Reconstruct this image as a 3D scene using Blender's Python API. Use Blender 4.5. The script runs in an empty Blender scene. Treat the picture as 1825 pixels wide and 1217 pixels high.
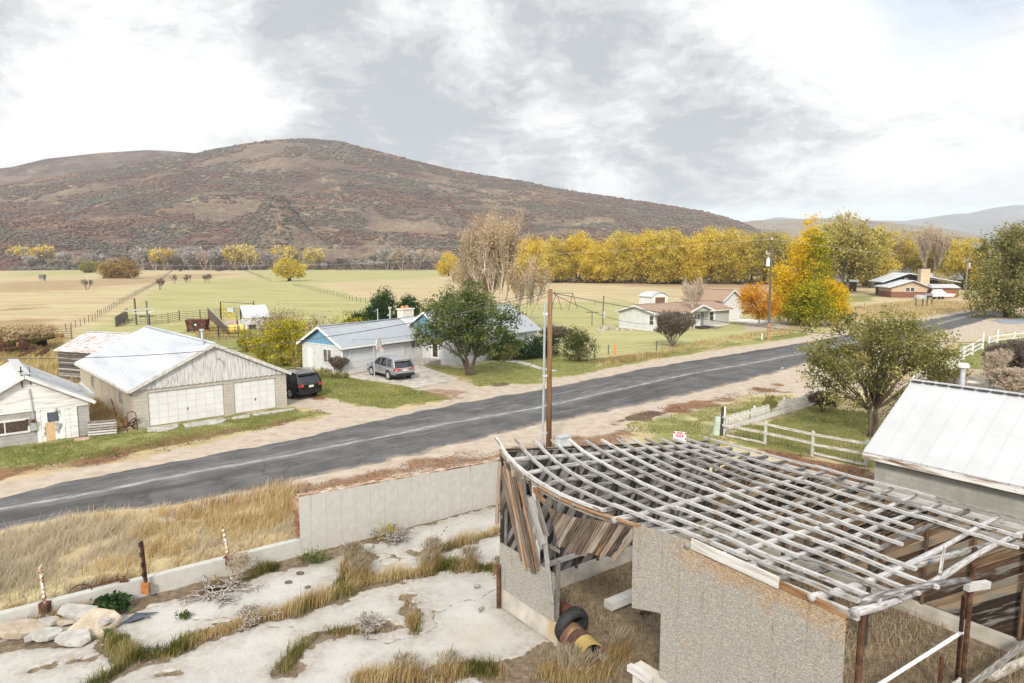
import bpy, math, random
import numpy as np
from mathutils import Vector, Matrix
R = math.radians
random.seed(5); rng = np.random.default_rng(11)
S = bpy.context.scene
COL = S.collection

# ------------------------------------------------------------------ camera, sky, sun, exposure
CAM_H = 10.5; FPX = 1217.0; PITCH = math.atan((608.5-462)/FPX)
cam = bpy.data.objects.new('camera', bpy.data.cameras.new('camera')); COL.objects.link(cam)
cam.location = (0, 0, CAM_H); cam.rotation_euler = (R(90)-PITCH, 0, 0)
cam.data.sensor_width = 36; cam.data.lens = 36*FPX/1825; cam.data.clip_start = .1; cam.data.clip_end = 30000
S.camera = cam
S.view_settings.view_transform = 'Standard'; S.view_settings.look = 'None'
S.view_settings.exposure = 0.62; S.view_settings.gamma = 1
SUN_EL, SUN_AZ = 36.0, 190.0            # degrees; azimuth clockwise from +Y, where the sun stands
S.cycles.max_bounces = 6; S.cycles.diffuse_bounces = 1; S.cycles.transparent_max_bounces = 6; S.cycles.volume_bounces = 0
S.cycles.use_denoising = True

_c, _s = math.cos(PITCH), math.sin(PITCH)
def ray(px, py):
    a = (px-912.5)/FPX; b = -(py-608.5)/FPX
    return np.array([a, _c+b*_s, -_s+b*_c])
def G(px, py, z=0.0):                   # ground point seen at a photo pixel
    d = ray(px, py); t = (z-CAM_H)/d[2]; p = d*t
    return Vector((p[0], p[1], z))
def D(px, py, y):                       # point at depth y seen at a photo pixel
    d = ray(px, py); p = d*(y/d[1]); return Vector((p[0], p[1], p[2]+CAM_H))

class NT:
    def __init__(s, tree): s.t = tree; s.n = tree.nodes; s.l = tree.links
    def N(s, typ, ins=None, **kw):
        n = s.n.new(typ)
        for k, v in kw.items(): setattr(n, k, v)
        for k, v in (ins or {}).items(): s.put(n.inputs[k], v)
        return n
    def put(s, sock, v):
        if isinstance(v, bpy.types.NodeSocket): s.l.new(v, sock)
        elif isinstance(v, bpy.types.Node): s.l.new(v.outputs[0], sock)
        elif isinstance(v, (tuple, list)) and sock.type == 'RGBA' and len(v) == 3: sock.default_value = (*v, 1)
        else: sock.default_value = v
    def math(s, op, a, b=0.0, clamp=False):
        n = s.N('ShaderNodeMath', {0: a, 1: b}, operation=op); n.use_clamp = clamp; return n.outputs[0]
    def noise(s, vec, scale, detail=4, rough=.55, dist=0.0):
        return s.N('ShaderNodeTexNoise', {'Vector': vec, 'Scale': scale, 'Detail': detail, 'Roughness': rough, 'Distortion': dist}).outputs[0]
    def ramp(s, fac, stops, interp='LINEAR'):
        n = s.N('ShaderNodeValToRGB', {0: fac}); e = n.color_ramp; e.interpolation = interp
        while len(e.elements) > 1: e.elements.remove(e.elements[0])
        e.elements[0].position = stops[0][0]; e.elements[0].color = (*stops[0][1], 1)
        for p, c in stops[1:]:
            x = e.elements.new(p); x.color = (*c, 1)
        return n.outputs[0]
    def mix(s, fac, a, b, blend='MIX'):
        n = s.N('ShaderNodeMix', data_type='RGBA', blend_type=blend)
        s.put(n.inputs['Factor'], fac); s.put(n.inputs['A'], a); s.put(n.inputs['B'], b); return n.outputs['Result']
    def mapr(s, v, a, b, c=0.0, d=1.0, smooth=True):
        n = s.N('ShaderNodeMapRange', {0: v, 1: a, 2: b, 3: c, 4: d}); n.interpolation_type = 'SMOOTHSTEP' if smooth else 'LINEAR'; n.clamp = True
        return n.outputs[0]
    def vec(s, op, a, b): return s.N('ShaderNodeVectorMath', {0: a, 1: b}, operation=op)
    def scaled(s, v, sc): return s.N('ShaderNodeMapping', {'Vector': v, 'Scale': sc}).outputs[0]

def make_world():
    w = bpy.data.worlds.new('World'); S.world = w; w.use_nodes = True
    t = NT(w.node_tree); t.n.clear()
    sky = t.N('ShaderNodeTexSky', sky_type='NISHITA', sun_disc=False)
    sky.sun_elevation = R(SUN_EL); sky.sun_rotation = R(SUN_AZ); sky.altitude = 1600
    d = t.N('ShaderNodeTexCoord').outputs['Generated']
    x = t.N('ShaderNodeSeparateXYZ', {0: d}); z = x.outputs['Z']
    zz = t.math('MAXIMUM', z, 0.0)
    den = t.math('ADD', zz, .30)
    p = t.N('ShaderNodeCombineXYZ', {0: t.math('DIVIDE', x.outputs['X'], den), 1: t.math('DIVIDE', x.outputs['Y'], den), 2: 0.0}).outputs[0]
    warp = t.N('ShaderNodeTexNoise', {'Vector': p, 'Scale': 2.0, 'Detail': 3.0})
    pw = t.N('ShaderNodeVectorMath', {0: p, 1: t.N('ShaderNodeVectorMath', {0: warp.outputs['Color'], 1: (.26, .26, 0)}, operation='MULTIPLY').outputs[0]}, operation='ADD').outputs[0]
    n1 = t.noise(t.scaled(pw, (1.25, 1.35, 1)), 1.0, 10, .58)
    n2 = t.noise(pw, 5.6, 9, .64)
    n3 = t.noise(pw, 19, 5, .62)
    v = t.math('ADD', t.math('ADD', t.math('MULTIPLY', n1, .66), t.math('MULTIPLY', n2, .30)), t.math('MULTIPLY', t.math('SUBTRACT', n3, .5), .14)); v = t.math('ADD', t.math('MULTIPLY', t.math('SUBTRACT', v, .5), 2.3), .52)
    for px, py, r, amp in SKY_BLOBS:
        q = ray(px, py); q = q/np.linalg.norm(q)
        dot = t.N('ShaderNodeVectorMath', {0: d, 1: tuple(q)}, operation='DOT_PRODUCT').outputs['Value']
        v = t.math('ADD', v, t.mapr(dot, math.cos(R(r)), 1.0, 0.0, amp))
    cloud = t.ramp(v, [(.26, (3.6, 3.8, 4.05)), (.38, (4.7, 4.8, 4.9)), (.46, (5.65, 5.7, 5.75)), (.53, (6.5, 6.55, 6.6)), (.60, (7.1, 7.12, 7.15)), (.74, (7.75, 7.75, 7.75))])
    cloud.node.color_ramp.interpolation = 'EASE'
    blue = t.mix(.62, sky.outputs[0], (8.6, 9.0, 9.3))
    lowc = t.mix(.25, blue, (8.3, 8.8, 9.1))
    # a clear pale strip above the horizon and a small hole high on one side
    edge = t.math('ADD', z, t.math('MULTIPLY', t.math('SUBTRACT', n2, .5), .07))
    low = t.mapr(edge, .055, .085, 1.0, 0.0)
    q = ray(1700, -40); q = q/np.linalg.norm(q)
    hole = t.mapr(t.math('ADD', t.N('ShaderNodeVectorMath', {0: d, 1: tuple(q)}, operation='DOT_PRODUCT').outputs['Value'], t.math('MULTIPLY', n2, .012)), .999, 1.006, 0, .6)
    c = t.mix(low, cloud, lowc); c = t.mix(hole, c, t.mix(.5, blue, sky.outputs[0]))
    # an overcast sky is brighter overhead than near the horizon
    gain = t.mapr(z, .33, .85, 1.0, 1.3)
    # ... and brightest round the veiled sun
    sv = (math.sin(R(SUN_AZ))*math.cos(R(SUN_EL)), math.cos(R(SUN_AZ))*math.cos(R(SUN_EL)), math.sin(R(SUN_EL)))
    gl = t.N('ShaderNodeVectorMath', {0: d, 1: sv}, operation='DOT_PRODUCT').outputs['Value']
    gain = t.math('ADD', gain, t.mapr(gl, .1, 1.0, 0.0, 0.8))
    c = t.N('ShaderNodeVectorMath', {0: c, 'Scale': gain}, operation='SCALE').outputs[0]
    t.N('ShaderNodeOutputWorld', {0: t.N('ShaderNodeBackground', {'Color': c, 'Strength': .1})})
SKY_BLOBS = [(930, 160, 13, -.12), (-40, 50, 7, -.26), (260, 120, 11, .15), (1420, 50, 10, .14), (1350, 290, 9, -.14), (1180, 200, 9, -.06), (1500, 170, 7, -.05), (620, 90, 9, -.10), (1750, 250, 10, .16), (700, 235, 9, -.10), (60, 260, 9, .10), (1080, 325, 5, .16), (1145, 110, 4, .10), (800, 20, 8, .10)]
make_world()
sun = bpy.data.objects.new('sun', bpy.data.lights.new('sun', 'SUN')); COL.objects.link(sun)
sun.data.energy = 2.5; sun.data.angle = R(9); sun.data.color = (1, .92, .79)
sd = Vector((math.sin(R(SUN_AZ))*math.cos(R(SUN_EL)), math.cos(R(SUN_AZ))*math.cos(R(SUN_EL)), math.sin(R(SUN_EL))))
sun.rotation_euler = sd.to_track_quat('Z', 'Y').to_euler(); sun.location = (0, -30, 60)

# ------------------------------------------------------------------ materials
MATS = {}
def mat(name, cols, scale=3.0, detail=5, coord='Object', stretch=(1, 1, 1), rnd=0.0, rough=.85, bump=.25, bscale=None, bdist=.02, metal=0.0, spec=.3, trans=0.0, over=None, alpha=None, contrast=1.0, off=.35):
    """noise-ramped principled material; rnd mixes in the per-piece random value; over = [(mask_scale, stretch, lo, hi, colour)] lays stains over"""
    if name in MATS: return MATS[name]
    m = bpy.data.materials.new(name); m.use_nodes = True; t = NT(m.node_tree); t.n.clear()
    tc = t.N('ShaderNodeTexCoord'); v = tc.outputs['UV' if coord == 'UV' else 'Object']
    vs = t.scaled(v, stretch)
    f = t.noise(vs, scale, detail)
    if contrast != 1.0: f = t.math('ADD', t.math('MULTIPLY', t.math('SUBTRACT', f, .5), contrast), .5)
    if rnd:
        a = t.N('ShaderNodeAttribute', attribute_name='rnd').outputs['Fac']
        f = t.math('ADD', t.math('MULTIPLY', f, 1-rnd*.5), t.math('MULTIPLY', t.math('SUBTRACT', a, off), rnd))
    c = t.ramp(f, cols) if len(cols) > 1 else None
    if c is None:
        c = t.N('ShaderNodeRGB').outputs[0]; c.default_value = (*cols[0][1], 1)
    for o in (over or []):
        sc, st, lo, hi, oc = o
        c = t.mix(t.mapr(t.noise(t.scaled(v, st), sc, 6, .62), lo, hi), c, oc)
    b = t.N('ShaderNodeBsdfPrincipled', {'Base Color': c, 'Roughness': rough, 'Metallic': metal})
    b.inputs['Specular IOR Level'].default_value = spec
    if bump:
        h = t.noise(vs, bscale or scale*4, 5, .6)
        t.put(b.inputs['Normal'], t.N('ShaderNodeBump', {'Height': h, 'Strength': bump, 'Distance': bdist}))
    out = b.outputs[0]
    if trans:
        tr = t.N('ShaderNodeBsdfTranslucent', {'Color': c}); mx = t.N('ShaderNodeMixShader', {0: trans, 1: b.outputs[0], 2: tr.outputs[0]}); out = mx.outputs[0]
    t.N('ShaderNodeOutputMaterial', {0: out})
    MATS[name] = m; return m

def foliage(name, cols, trans=.25):
    return mat(name, cols, scale=.35, detail=2, rnd=.9, rough=.75, bump=0, trans=min(.5, trans+.2), spec=.15, off=.20)

# ------------------------------------------------------------------ mesh builder
class MB:
    def __init__(s): s.v = []; s.f = []; s.uv = []; s.rn = []
    def poly(s, pts, uvs=None, r=.5):
        i = len(s.v); s.v += [tuple(p) for p in pts]; s.f.append(tuple(range(i, i+len(pts))))
        s.uv += uvs or [(p[0], p[1]) for p in pts]; s.rn.append(r); return s
    def hexa(s, P, r=None, L=None, w=.1, h=.1):
        """8 corners: 0-3 one end ring, 4-7 the other end ring; uv runs along the length"""
        r = random.random() if r is None else r; o = random.random()*50; i = len(s.v); s.v += [tuple(p) for p in P]
        L = L or (Vector(P[4])-Vector(P[0])).length
        for q, (a, b) in zip(((0, 1, 5, 4), (1, 2, 6, 5), (2, 3, 7, 6), (3, 0, 4, 7)), ((0, w), (w, w+h), (w+h, w+w+h), (2*w+h, 2*w+2*h))):
            s.f.append(tuple(i+k for k in q)); s.uv += [(o, a), (o, b), (o+L, b), (o+L, a)]; s.rn.append(r)
        for q in ((3, 2, 1, 0), (4, 5, 6, 7)):
            s.f.append(tuple(i+k for k in q)); s.uv += [(o, 0), (o+w, 0), (o+w, h), (o, h)]; s.rn.append(r)
        return s
    def bx(s, x0, x1, y0, y1, z0, z1, r=None):
        dx, dy, dz = abs(x1-x0), abs(y1-y0), abs(z1-z0)
        if dx >= dy and dx >= dz: P = [(x0, y0, z0), (x0, y1, z0), (x0, y1, z1), (x0, y0, z1), (x1, y0, z0), (x1, y1, z0), (x1, y1, z1), (x1, y0, z1)]; return s.hexa(P, r, dx, dy, dz)
        if dy >= dz: P = [(x1, y0, z0), (x0, y0, z0), (x0, y0, z1), (x1, y0, z1), (x1, y1, z0), (x0, y1, z0), (x0, y1, z1), (x1, y1, z1)]; return s.hexa(P, r, dy, dx, dz)
        P = [(x0, y0, z0), (x1, y0, z0), (x1, y1, z0), (x0, y1, z0), (x0, y0, z1), (x1, y0, z1), (x1, y1, z1), (x0, y1, z1)]; return s.hexa(P, r, dz, dx, dy)
    def beam(s, p, q, w, h, r=None, up=(0, 0, 1), w2=None, h2=None):
        p, q = Vector(p), Vector(q); d = (q-p).normalized(); upv = Vector(up)
        sd_ = d.cross(upv)
        if sd_.length < 1e-4: sd_ = Vector((1, 0, 0))
        sd_.normalize(); n = sd_.cross(d)
        P = []
        for o, ww, hh in ((p, w, h), (q, w2 or w, h2 or h)):
            P += [o-sd_*ww/2-n*hh/2, o+sd_*ww/2-n*hh/2, o+sd_*ww/2+n*hh/2, o-sd_*ww/2+n*hh/2]
        return s.hexa(P, r, None, w, h)
    def path(s, pts, w, h, r=None):
        r = random.random() if r is None else r
        for a, b in zip(pts[:-1], pts[1:]): s.beam(a, b, w, h, r)
        return s
    def tube(s, pts, rad, n=7, r=None, cap=True):
        r = random.random() if r is None else r; pts = [Vector(p) for p in pts]
        if not hasattr(rad, '__len__'): rad = [rad]*len(pts)
        i = len(s.v); u = 0; us = []; o = random.random()*30
        for k, p in enumerate(pts):
            d = (pts[min(k+1, len(pts)-1)]-pts[max(k-1, 0)]).normalized()
            a = d.cross(Vector((0, 0, 1)) if abs(d.z) < .9 else Vector((1, 0, 0))).normalized(); b = d.cross(a)
            if k: u += (p-pts[k-1]).length
            us.append(u)
            for j in range(n):
                t = 2*math.pi*j/n; s.v.append(tuple(p+a*math.cos(t)*rad[k]+b*math.sin(t)*rad[k]))
        for k in range(len(pts)-1):
            for j in range(n):
                a, b = i+k*n+j, i+k*n+(j+1) % n; s.f.append((a, b, b+n, a+n)); s.rn.append(r)
                c0, c1 = 6.28*rad[k]*j/n, 6.28*rad[k]*(j+1)/n; s.uv += [(o+us[k], c0), (o+us[k], c1), (o+us[k+1], c1), (o+us[k+1], c0)]
        if cap:
            for k, rev in ((0, 1), (len(pts)-1, 0)):
                ix = [i+k*n+j for j in range(n)]; s.f.append(tuple(ix[::-1] if rev else ix)); s.rn.append(r); s.uv += [(o, j*.05) for j in range(n)]
        return s
    def prism(s, pts, ext, r=None):
        """planar polygon extruded by vector ext"""
        r = random.random() if r is None else r; pts = [Vector(p) for p in pts]; e = Vector(ext); n = len(pts); i = len(s.v)
        s.v += [tuple(p) for p in pts]+[tuple(p+e) for p in pts]; o = random.random()*20
        ax = (pts[1]-pts[0]).normalized(); nn = e.normalized(); ay = nn.cross(ax)
        uv = [(o+(p-pts[0]).dot(ax), (p-pts[0]).dot(ay)) for p in pts]
        s.f.append(tuple(i+k for k in range(n))[::-1]); s.uv += uv[::-1]; s.rn.append(r)
        s.f.append(tuple(i+n+k for k in range(n))); s.uv += uv; s.rn.append(r)
        for k in range(n):
            m = (k+1) % n; s.f.append((i+k, i+m, i+n+m, i+n+k)); s.rn.append(r); s.uv += [uv[k], uv[m], (uv[m][0], uv[m][1]+.03), (uv[k][0], uv[k][1]+.03)]
        return s
    def disc_lathe(s, prof, c=(0, 0, 0), axis='y', n=20, r=.5):
        """revolve (radius, along-axis) profile"""
        i = len(s.v)
        for (ra, h) in prof:
            for j in range(n):
                t = 2*math.pi*j/n; a, b = ra*math.cos(t), ra*math.sin(t)
                p = (a, h, b) if axis == 'y' else (a, b, h) if axis == 'z' else (h, a, b)
                s.v.append((p[0]+c[0], p[1]+c[1], p[2]+c[2]))
        for k in range(len(prof)-1):
            for j in range(n):
                a, b = i+k*n+j, i+k*n+(j+1) % n; s.f.append((a, b, b+n, a+n)); s.rn.append(r); s.uv += [(j/n, k), ((j+1)/n, k), ((j+1)/n, k+1), (j/n, k+1)]
        for k in (0, len(prof)-1):
            if prof[k][0] > 1e-4: s.f.append(tuple(i+k*n+j for j in range(n))); s.rn.append(r); s.uv += [(0, 0)]*n
        return s
    def build(s, name, m, parent=None, smooth=False, label=None):
        me = bpy.data.meshes.new(name); me.from_pydata(s.v, [], s.f)
        uv = me.uv_layers.new(name='UVMap'); uv.data.foreach_set('uv', np.array(s.uv, dtype=np.float32).ravel())
        a = me.attributes.new('rnd', 'FLOAT', 'FACE'); a.data.foreach_set('value', np.array(s.rn, dtype=np.float32))
        me.materials.append(m); me.update()
        if smooth: me.polygons.foreach_set('use_smooth', [True]*len(me.polygons))
        o = bpy.data.objects.new(name, me); COL.objects.link(o)
        if parent: o.parent = parent
        if label: o['label'] = label
        return o

def np_mesh(name, V, F, m, rnd=None, parent=None, smooth=False, attrs=None):
    """fast mesh from arrays; F is (n,3) or (n,4); rnd per face"""
    V = np.asarray(V, dtype=np.float32); F = np.asarray(F, dtype=np.int32); k = F.shape[1]
    me = bpy.data.meshes.new(name); me.vertices.add(len(V)); me.vertices.foreach_set('co', V.ravel())
    me.loops.add(F.size); me.loops.foreach_set('vertex_index', F.ravel())
    me.polygons.add(len(F)); me.polygons.foreach_set('loop_start', np.arange(0, F.size, k, dtype=np.int32))
    if rnd is not None:
        a = me.attributes.new('rnd', 'FLOAT', 'FACE'); a.data.foreach_set('value', np.asarray(rnd, dtype=np.float32))
    for nm, (typ, dat) in (attrs or {}).items():
        a = me.attributes.new(nm, typ, 'POINT'); a.data.foreach_set('color' if 'COLOR' in typ else 'value', np.asarray(dat, dtype=np.float32).ravel())
    me.materials.append(m); me.update(calc_edges=True); me.validate()
    if smooth: me.polygons.foreach_set('use_smooth', np.ones(len(F), dtype=bool))
    o = bpy.data.objects.new(name, me); COL.objects.link(o)
    if parent: o.parent = parent
    return o

def tag(o, label, cat, group=None, kind=None):
    o['label'] = label
    if cat: o['category'] = cat
    if group: o['group'] = group
    if kind: o['kind'] = kind
    return o
def thing(name, label, cat, loc=(0, 0, 0), rz=0.0, group=None):
    o = bpy.data.objects.new(name, None); COL.objects.link(o); o.location = loc; o.rotation_euler = (0, 0, rz); o.empty_display_size = .3
    return tag(o, label, cat, group)
def struct(o): o['kind'] = 'structure'; return o
def stuff(o, label, cat): return tag(o, label, cat, kind='stuff')
def copy_tree(o, parent=None):
    c = o.copy(); COL.objects.link(c); c.parent = parent
    for ch in list(o.children): copy_tree(ch, c)
    return c
def place(o, loc, rz=0.0, sc=1.0, label=None, group=None):
    o.location = loc; o.rotation_euler = (0, 0, rz); o.scale = (sc, sc, sc) if not hasattr(sc, '__len__') else sc
    if label: o['label'] = label
    if group: o['group'] = group
    return o

# value noise in numpy for zone edges and terrain
_perm = np.random.default_rng(3).random((256, 256))
def vnoise(x, y):
    xi = np.floor(x).astype(int); yi = np.floor(y).astype(int); fx = x-xi; fy = y-yi
    fx = fx*fx*(3-2*fx); fy = fy*fy*(3-2*fy)
    a = _perm[xi & 255, yi & 255]; b = _perm[(xi+1) & 255, yi & 255]; c = _perm[xi & 255, (yi+1) & 255]; d = _perm[(xi+1) & 255, (yi+1) & 255]
    return a*(1-fx)*(1-fy)+b*fx*(1-fy)+c*(1-fx)*fy+d*fx*fy
def fbm(x, y, o=4):
    t = 0; a = .5; n = 0
    for k in range(o): t = t+a*vnoise(x*2**k+17*k, y*2**k+31*k); n += a; a *= .5
    return t/n-.5
def seg_dist(X, Y, pts, closed=False):
    d = np.full(X.shape, 1e9); P = list(pts)+([pts[0]] if closed else [])
    for (ax, ay), (bx, by) in zip(P[:-1], P[1:]):
        vx, vy = bx-ax, by-ay; L = vx*vx+vy*vy+1e-9
        t = np.clip(((X-ax)*vx+(Y-ay)*vy)/L, 0, 1); d = np.minimum(d, np.hypot(X-ax-t*vx, Y-ay-t*vy))
    return d
def inside(X, Y, pts):
    r = np.zeros(X.shape, bool); n = len(pts)
    for i in range(n):
        (x0, y0), (x1, y1) = pts[i], pts[(i+1) % n]
        if y0 == y1: continue
        r ^= ((y0 > Y) != (y1 > Y)) & (X < (x1-x0)*(Y-y0)/(y1-y0)+x0)
    return r
def sdist(X, Y, pts):                    # positive inside
    d = seg_dist(X, Y, pts, True); return np.where(inside(X, Y, pts), d, -d)
def smooth(x, a, b):
    t = np.clip((x-a)/(b-a), 0, 1); return t*t*(3-2*t)
def PG(px, z=0.0): return [tuple(G(x, y, z)[:2]) for x, y in px]

# local frame of the ruined shed, the retaining wall and the white-roofed garage (a along the front, b away from it)
SA = np.array([-0.356, 21.03]); SU = np.array([.6, -.8]); SV = np.array([.8, .6]); PAD = -.70
def W(a, b, z=0.0):
    p = SA+a*SU+b*SV; return Vector((p[0], p[1], z))
def ab(X, Y):
    dx, dy = X-SA[0], Y-SA[1]; return dx*.6-dy*.8, dx*.8+dy*.6
def ground_z(X, Y):
    a, b = ab(X, Y)
    low = smooth(a, -8.7, -8.05)*(1-smooth(b, 10.9, 14.3))
    far = .25*fbm(X*.03, Y*.03)*smooth(Y, 60, 160)
    return -.80*low+far*0.6

# ------------------------------------------------------------------ ground
def ground_material():
    m = bpy.data.materials.new('ground'); m.use_nodes = True; t = NT(m.node_tree); t.n.clear()
    v = t.N('ShaderNodeTexCoord').outputs['Object']
    za = t.N('ShaderNodeAttribute', attribute_name='za').outputs['Color']; sp = t.N('ShaderNodeSeparateColor', {0: za})
    zb = t.N('ShaderNodeAttribute', attribute_name='zb').outputs['Color']; sb = t.N('ShaderNodeSeparateColor', {0: zb})
    fine = t.noise(v, 9, 6, .7); mid = t.noise(v, 1.3, 6, .65); big = t.noise(v, .07, 5, .6); streak = t.noise(t.scaled(v, (.035, .22, 1)), 1.0, 6, .62)
    wide = t.noise(t.scaled(v, (.012, .09, 1)), 1.0, 5, .6)
    s1 = t.math('ADD', t.math('MULTIPLY', streak, .6), t.math('MULTIPLY', fine, .4))
    tuft = t.noise(t.scaled(v, (.5, 1.1, 1)), .55, 7, .72); s1 = t.math('ADD', s1, t.math('MULTIPLY', t.math('SUBTRACT', tuft, .5), .42))
    straw = t.ramp(s1, [(.28, (.24, .165, .085)), (.42, (.37, .28, .16)), (.55, (.46, .37, .235)), (.7, (.54, .46, .32))])
    straw = t.mix(t.mapr(wide, .42, .62, 0, .75), straw, t.ramp(s1, [(.3, (.27, .235, .11)), (.55, (.42, .375, .21)), (.7, (.50, .45, .285))]))
    g1 = t.math('ADD', t.math('MULTIPLY', mid, .5), t.math('MULTIPLY', fine, .5))
    lawn = t.ramp(g1, [(.28, (.06, .08, .02)), (.42, (.14, .155, .048)), (.55, (.25, .245, .095)), (.7, (.38, .34, .175))])
    field = t.ramp(t.math('ADD', t.math('ADD', t.math('MULTIPLY', streak, .5), t.math('MULTIPLY', fine, .5)), t.math('MULTIPLY', t.math('SUBTRACT', tuft, .5), .40)), [(.3, (.17, .175, .065)), (.46, (.315, .305, .135)), (.62, (.42, .385, .205)), (.72, (.50, .445, .275))])
    grav = t.ramp(t.math('ADD', t.math('MULTIPLY', mid, .45), t.math('MULTIPLY', t.noise(v, 26, 4, .7), .55)), [(.3, (.20, .155, .12)), (.45, (.38, .315, .25)), (.58, (.475, .41, .34)), (.72, (.58, .53, .46))])
    lit = t.ramp(t.math('ADD', t.math('MULTIPLY', mid, .4), t.math('MULTIPLY', t.noise(v, 18, 5, .75), .6)), [(.32, (.055, .026, .014)), (.47, (.17, .09, .05)), (.6, (.31, .19, .115)), (.72, (.44, .33, .22))])
    brn = t.ramp(s1, [(.3, (.16, .10, .055)), (.5, (.31, .215, .125)), (.68, (.43, .335, .215))])
    soil = t.ramp(t.math('ADD', t.math('MULTIPLY', mid, .5), t.math('MULTIPLY', t.noise(v, 14, 5, .7), .5)), [(.3, (.035, .024, .018)), (.5, (.12, .085, .06)), (.7, (.26, .2, .14))])
    def edge(ch, n, k=.9):               # noise-broken zone borders
        return t.mapr(t.math('ADD', ch, t.math('MULTIPLY', t.math('SUBTRACT', n, .5), k)), .33, .67)
    nb = t.math('ADD', t.math('MULTIPLY', mid, .6), t.math('MULTIPLY', fine, .4))
    c = t.mix(edge(sb.outputs[0], streak, 1.0), straw, field)
    c = t.mix(edge(sb.outputs[1], streak, 1.3), c, brn)
    c = t.mix(edge(sp.outputs[0], nb, 1.4), c, lawn)
    c = t.mix(edge(sp.outputs[1], nb, .9), c, grav)
    c = t.mix(edge(sp.outputs[2], nb, 1.9), c, lit)
    c = t.mix(edge(sb.outputs[2], nb, 1.0), c, soil)
    h = t.math('ADD', t.math('MULTIPLY', fine, .5), mid)
    b = t.N('ShaderNodeBsdfPrincipled', {'Base Color': c, 'Roughness': .95, 'Normal': t.N('ShaderNodeBump', {'Height': h, 'Strength': .55, 'Distance': .12})})
    b.inputs['Specular IOR Level'].default_value = .1
    t.N('ShaderNodeOutputMaterial', {0: b}); return m

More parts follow.
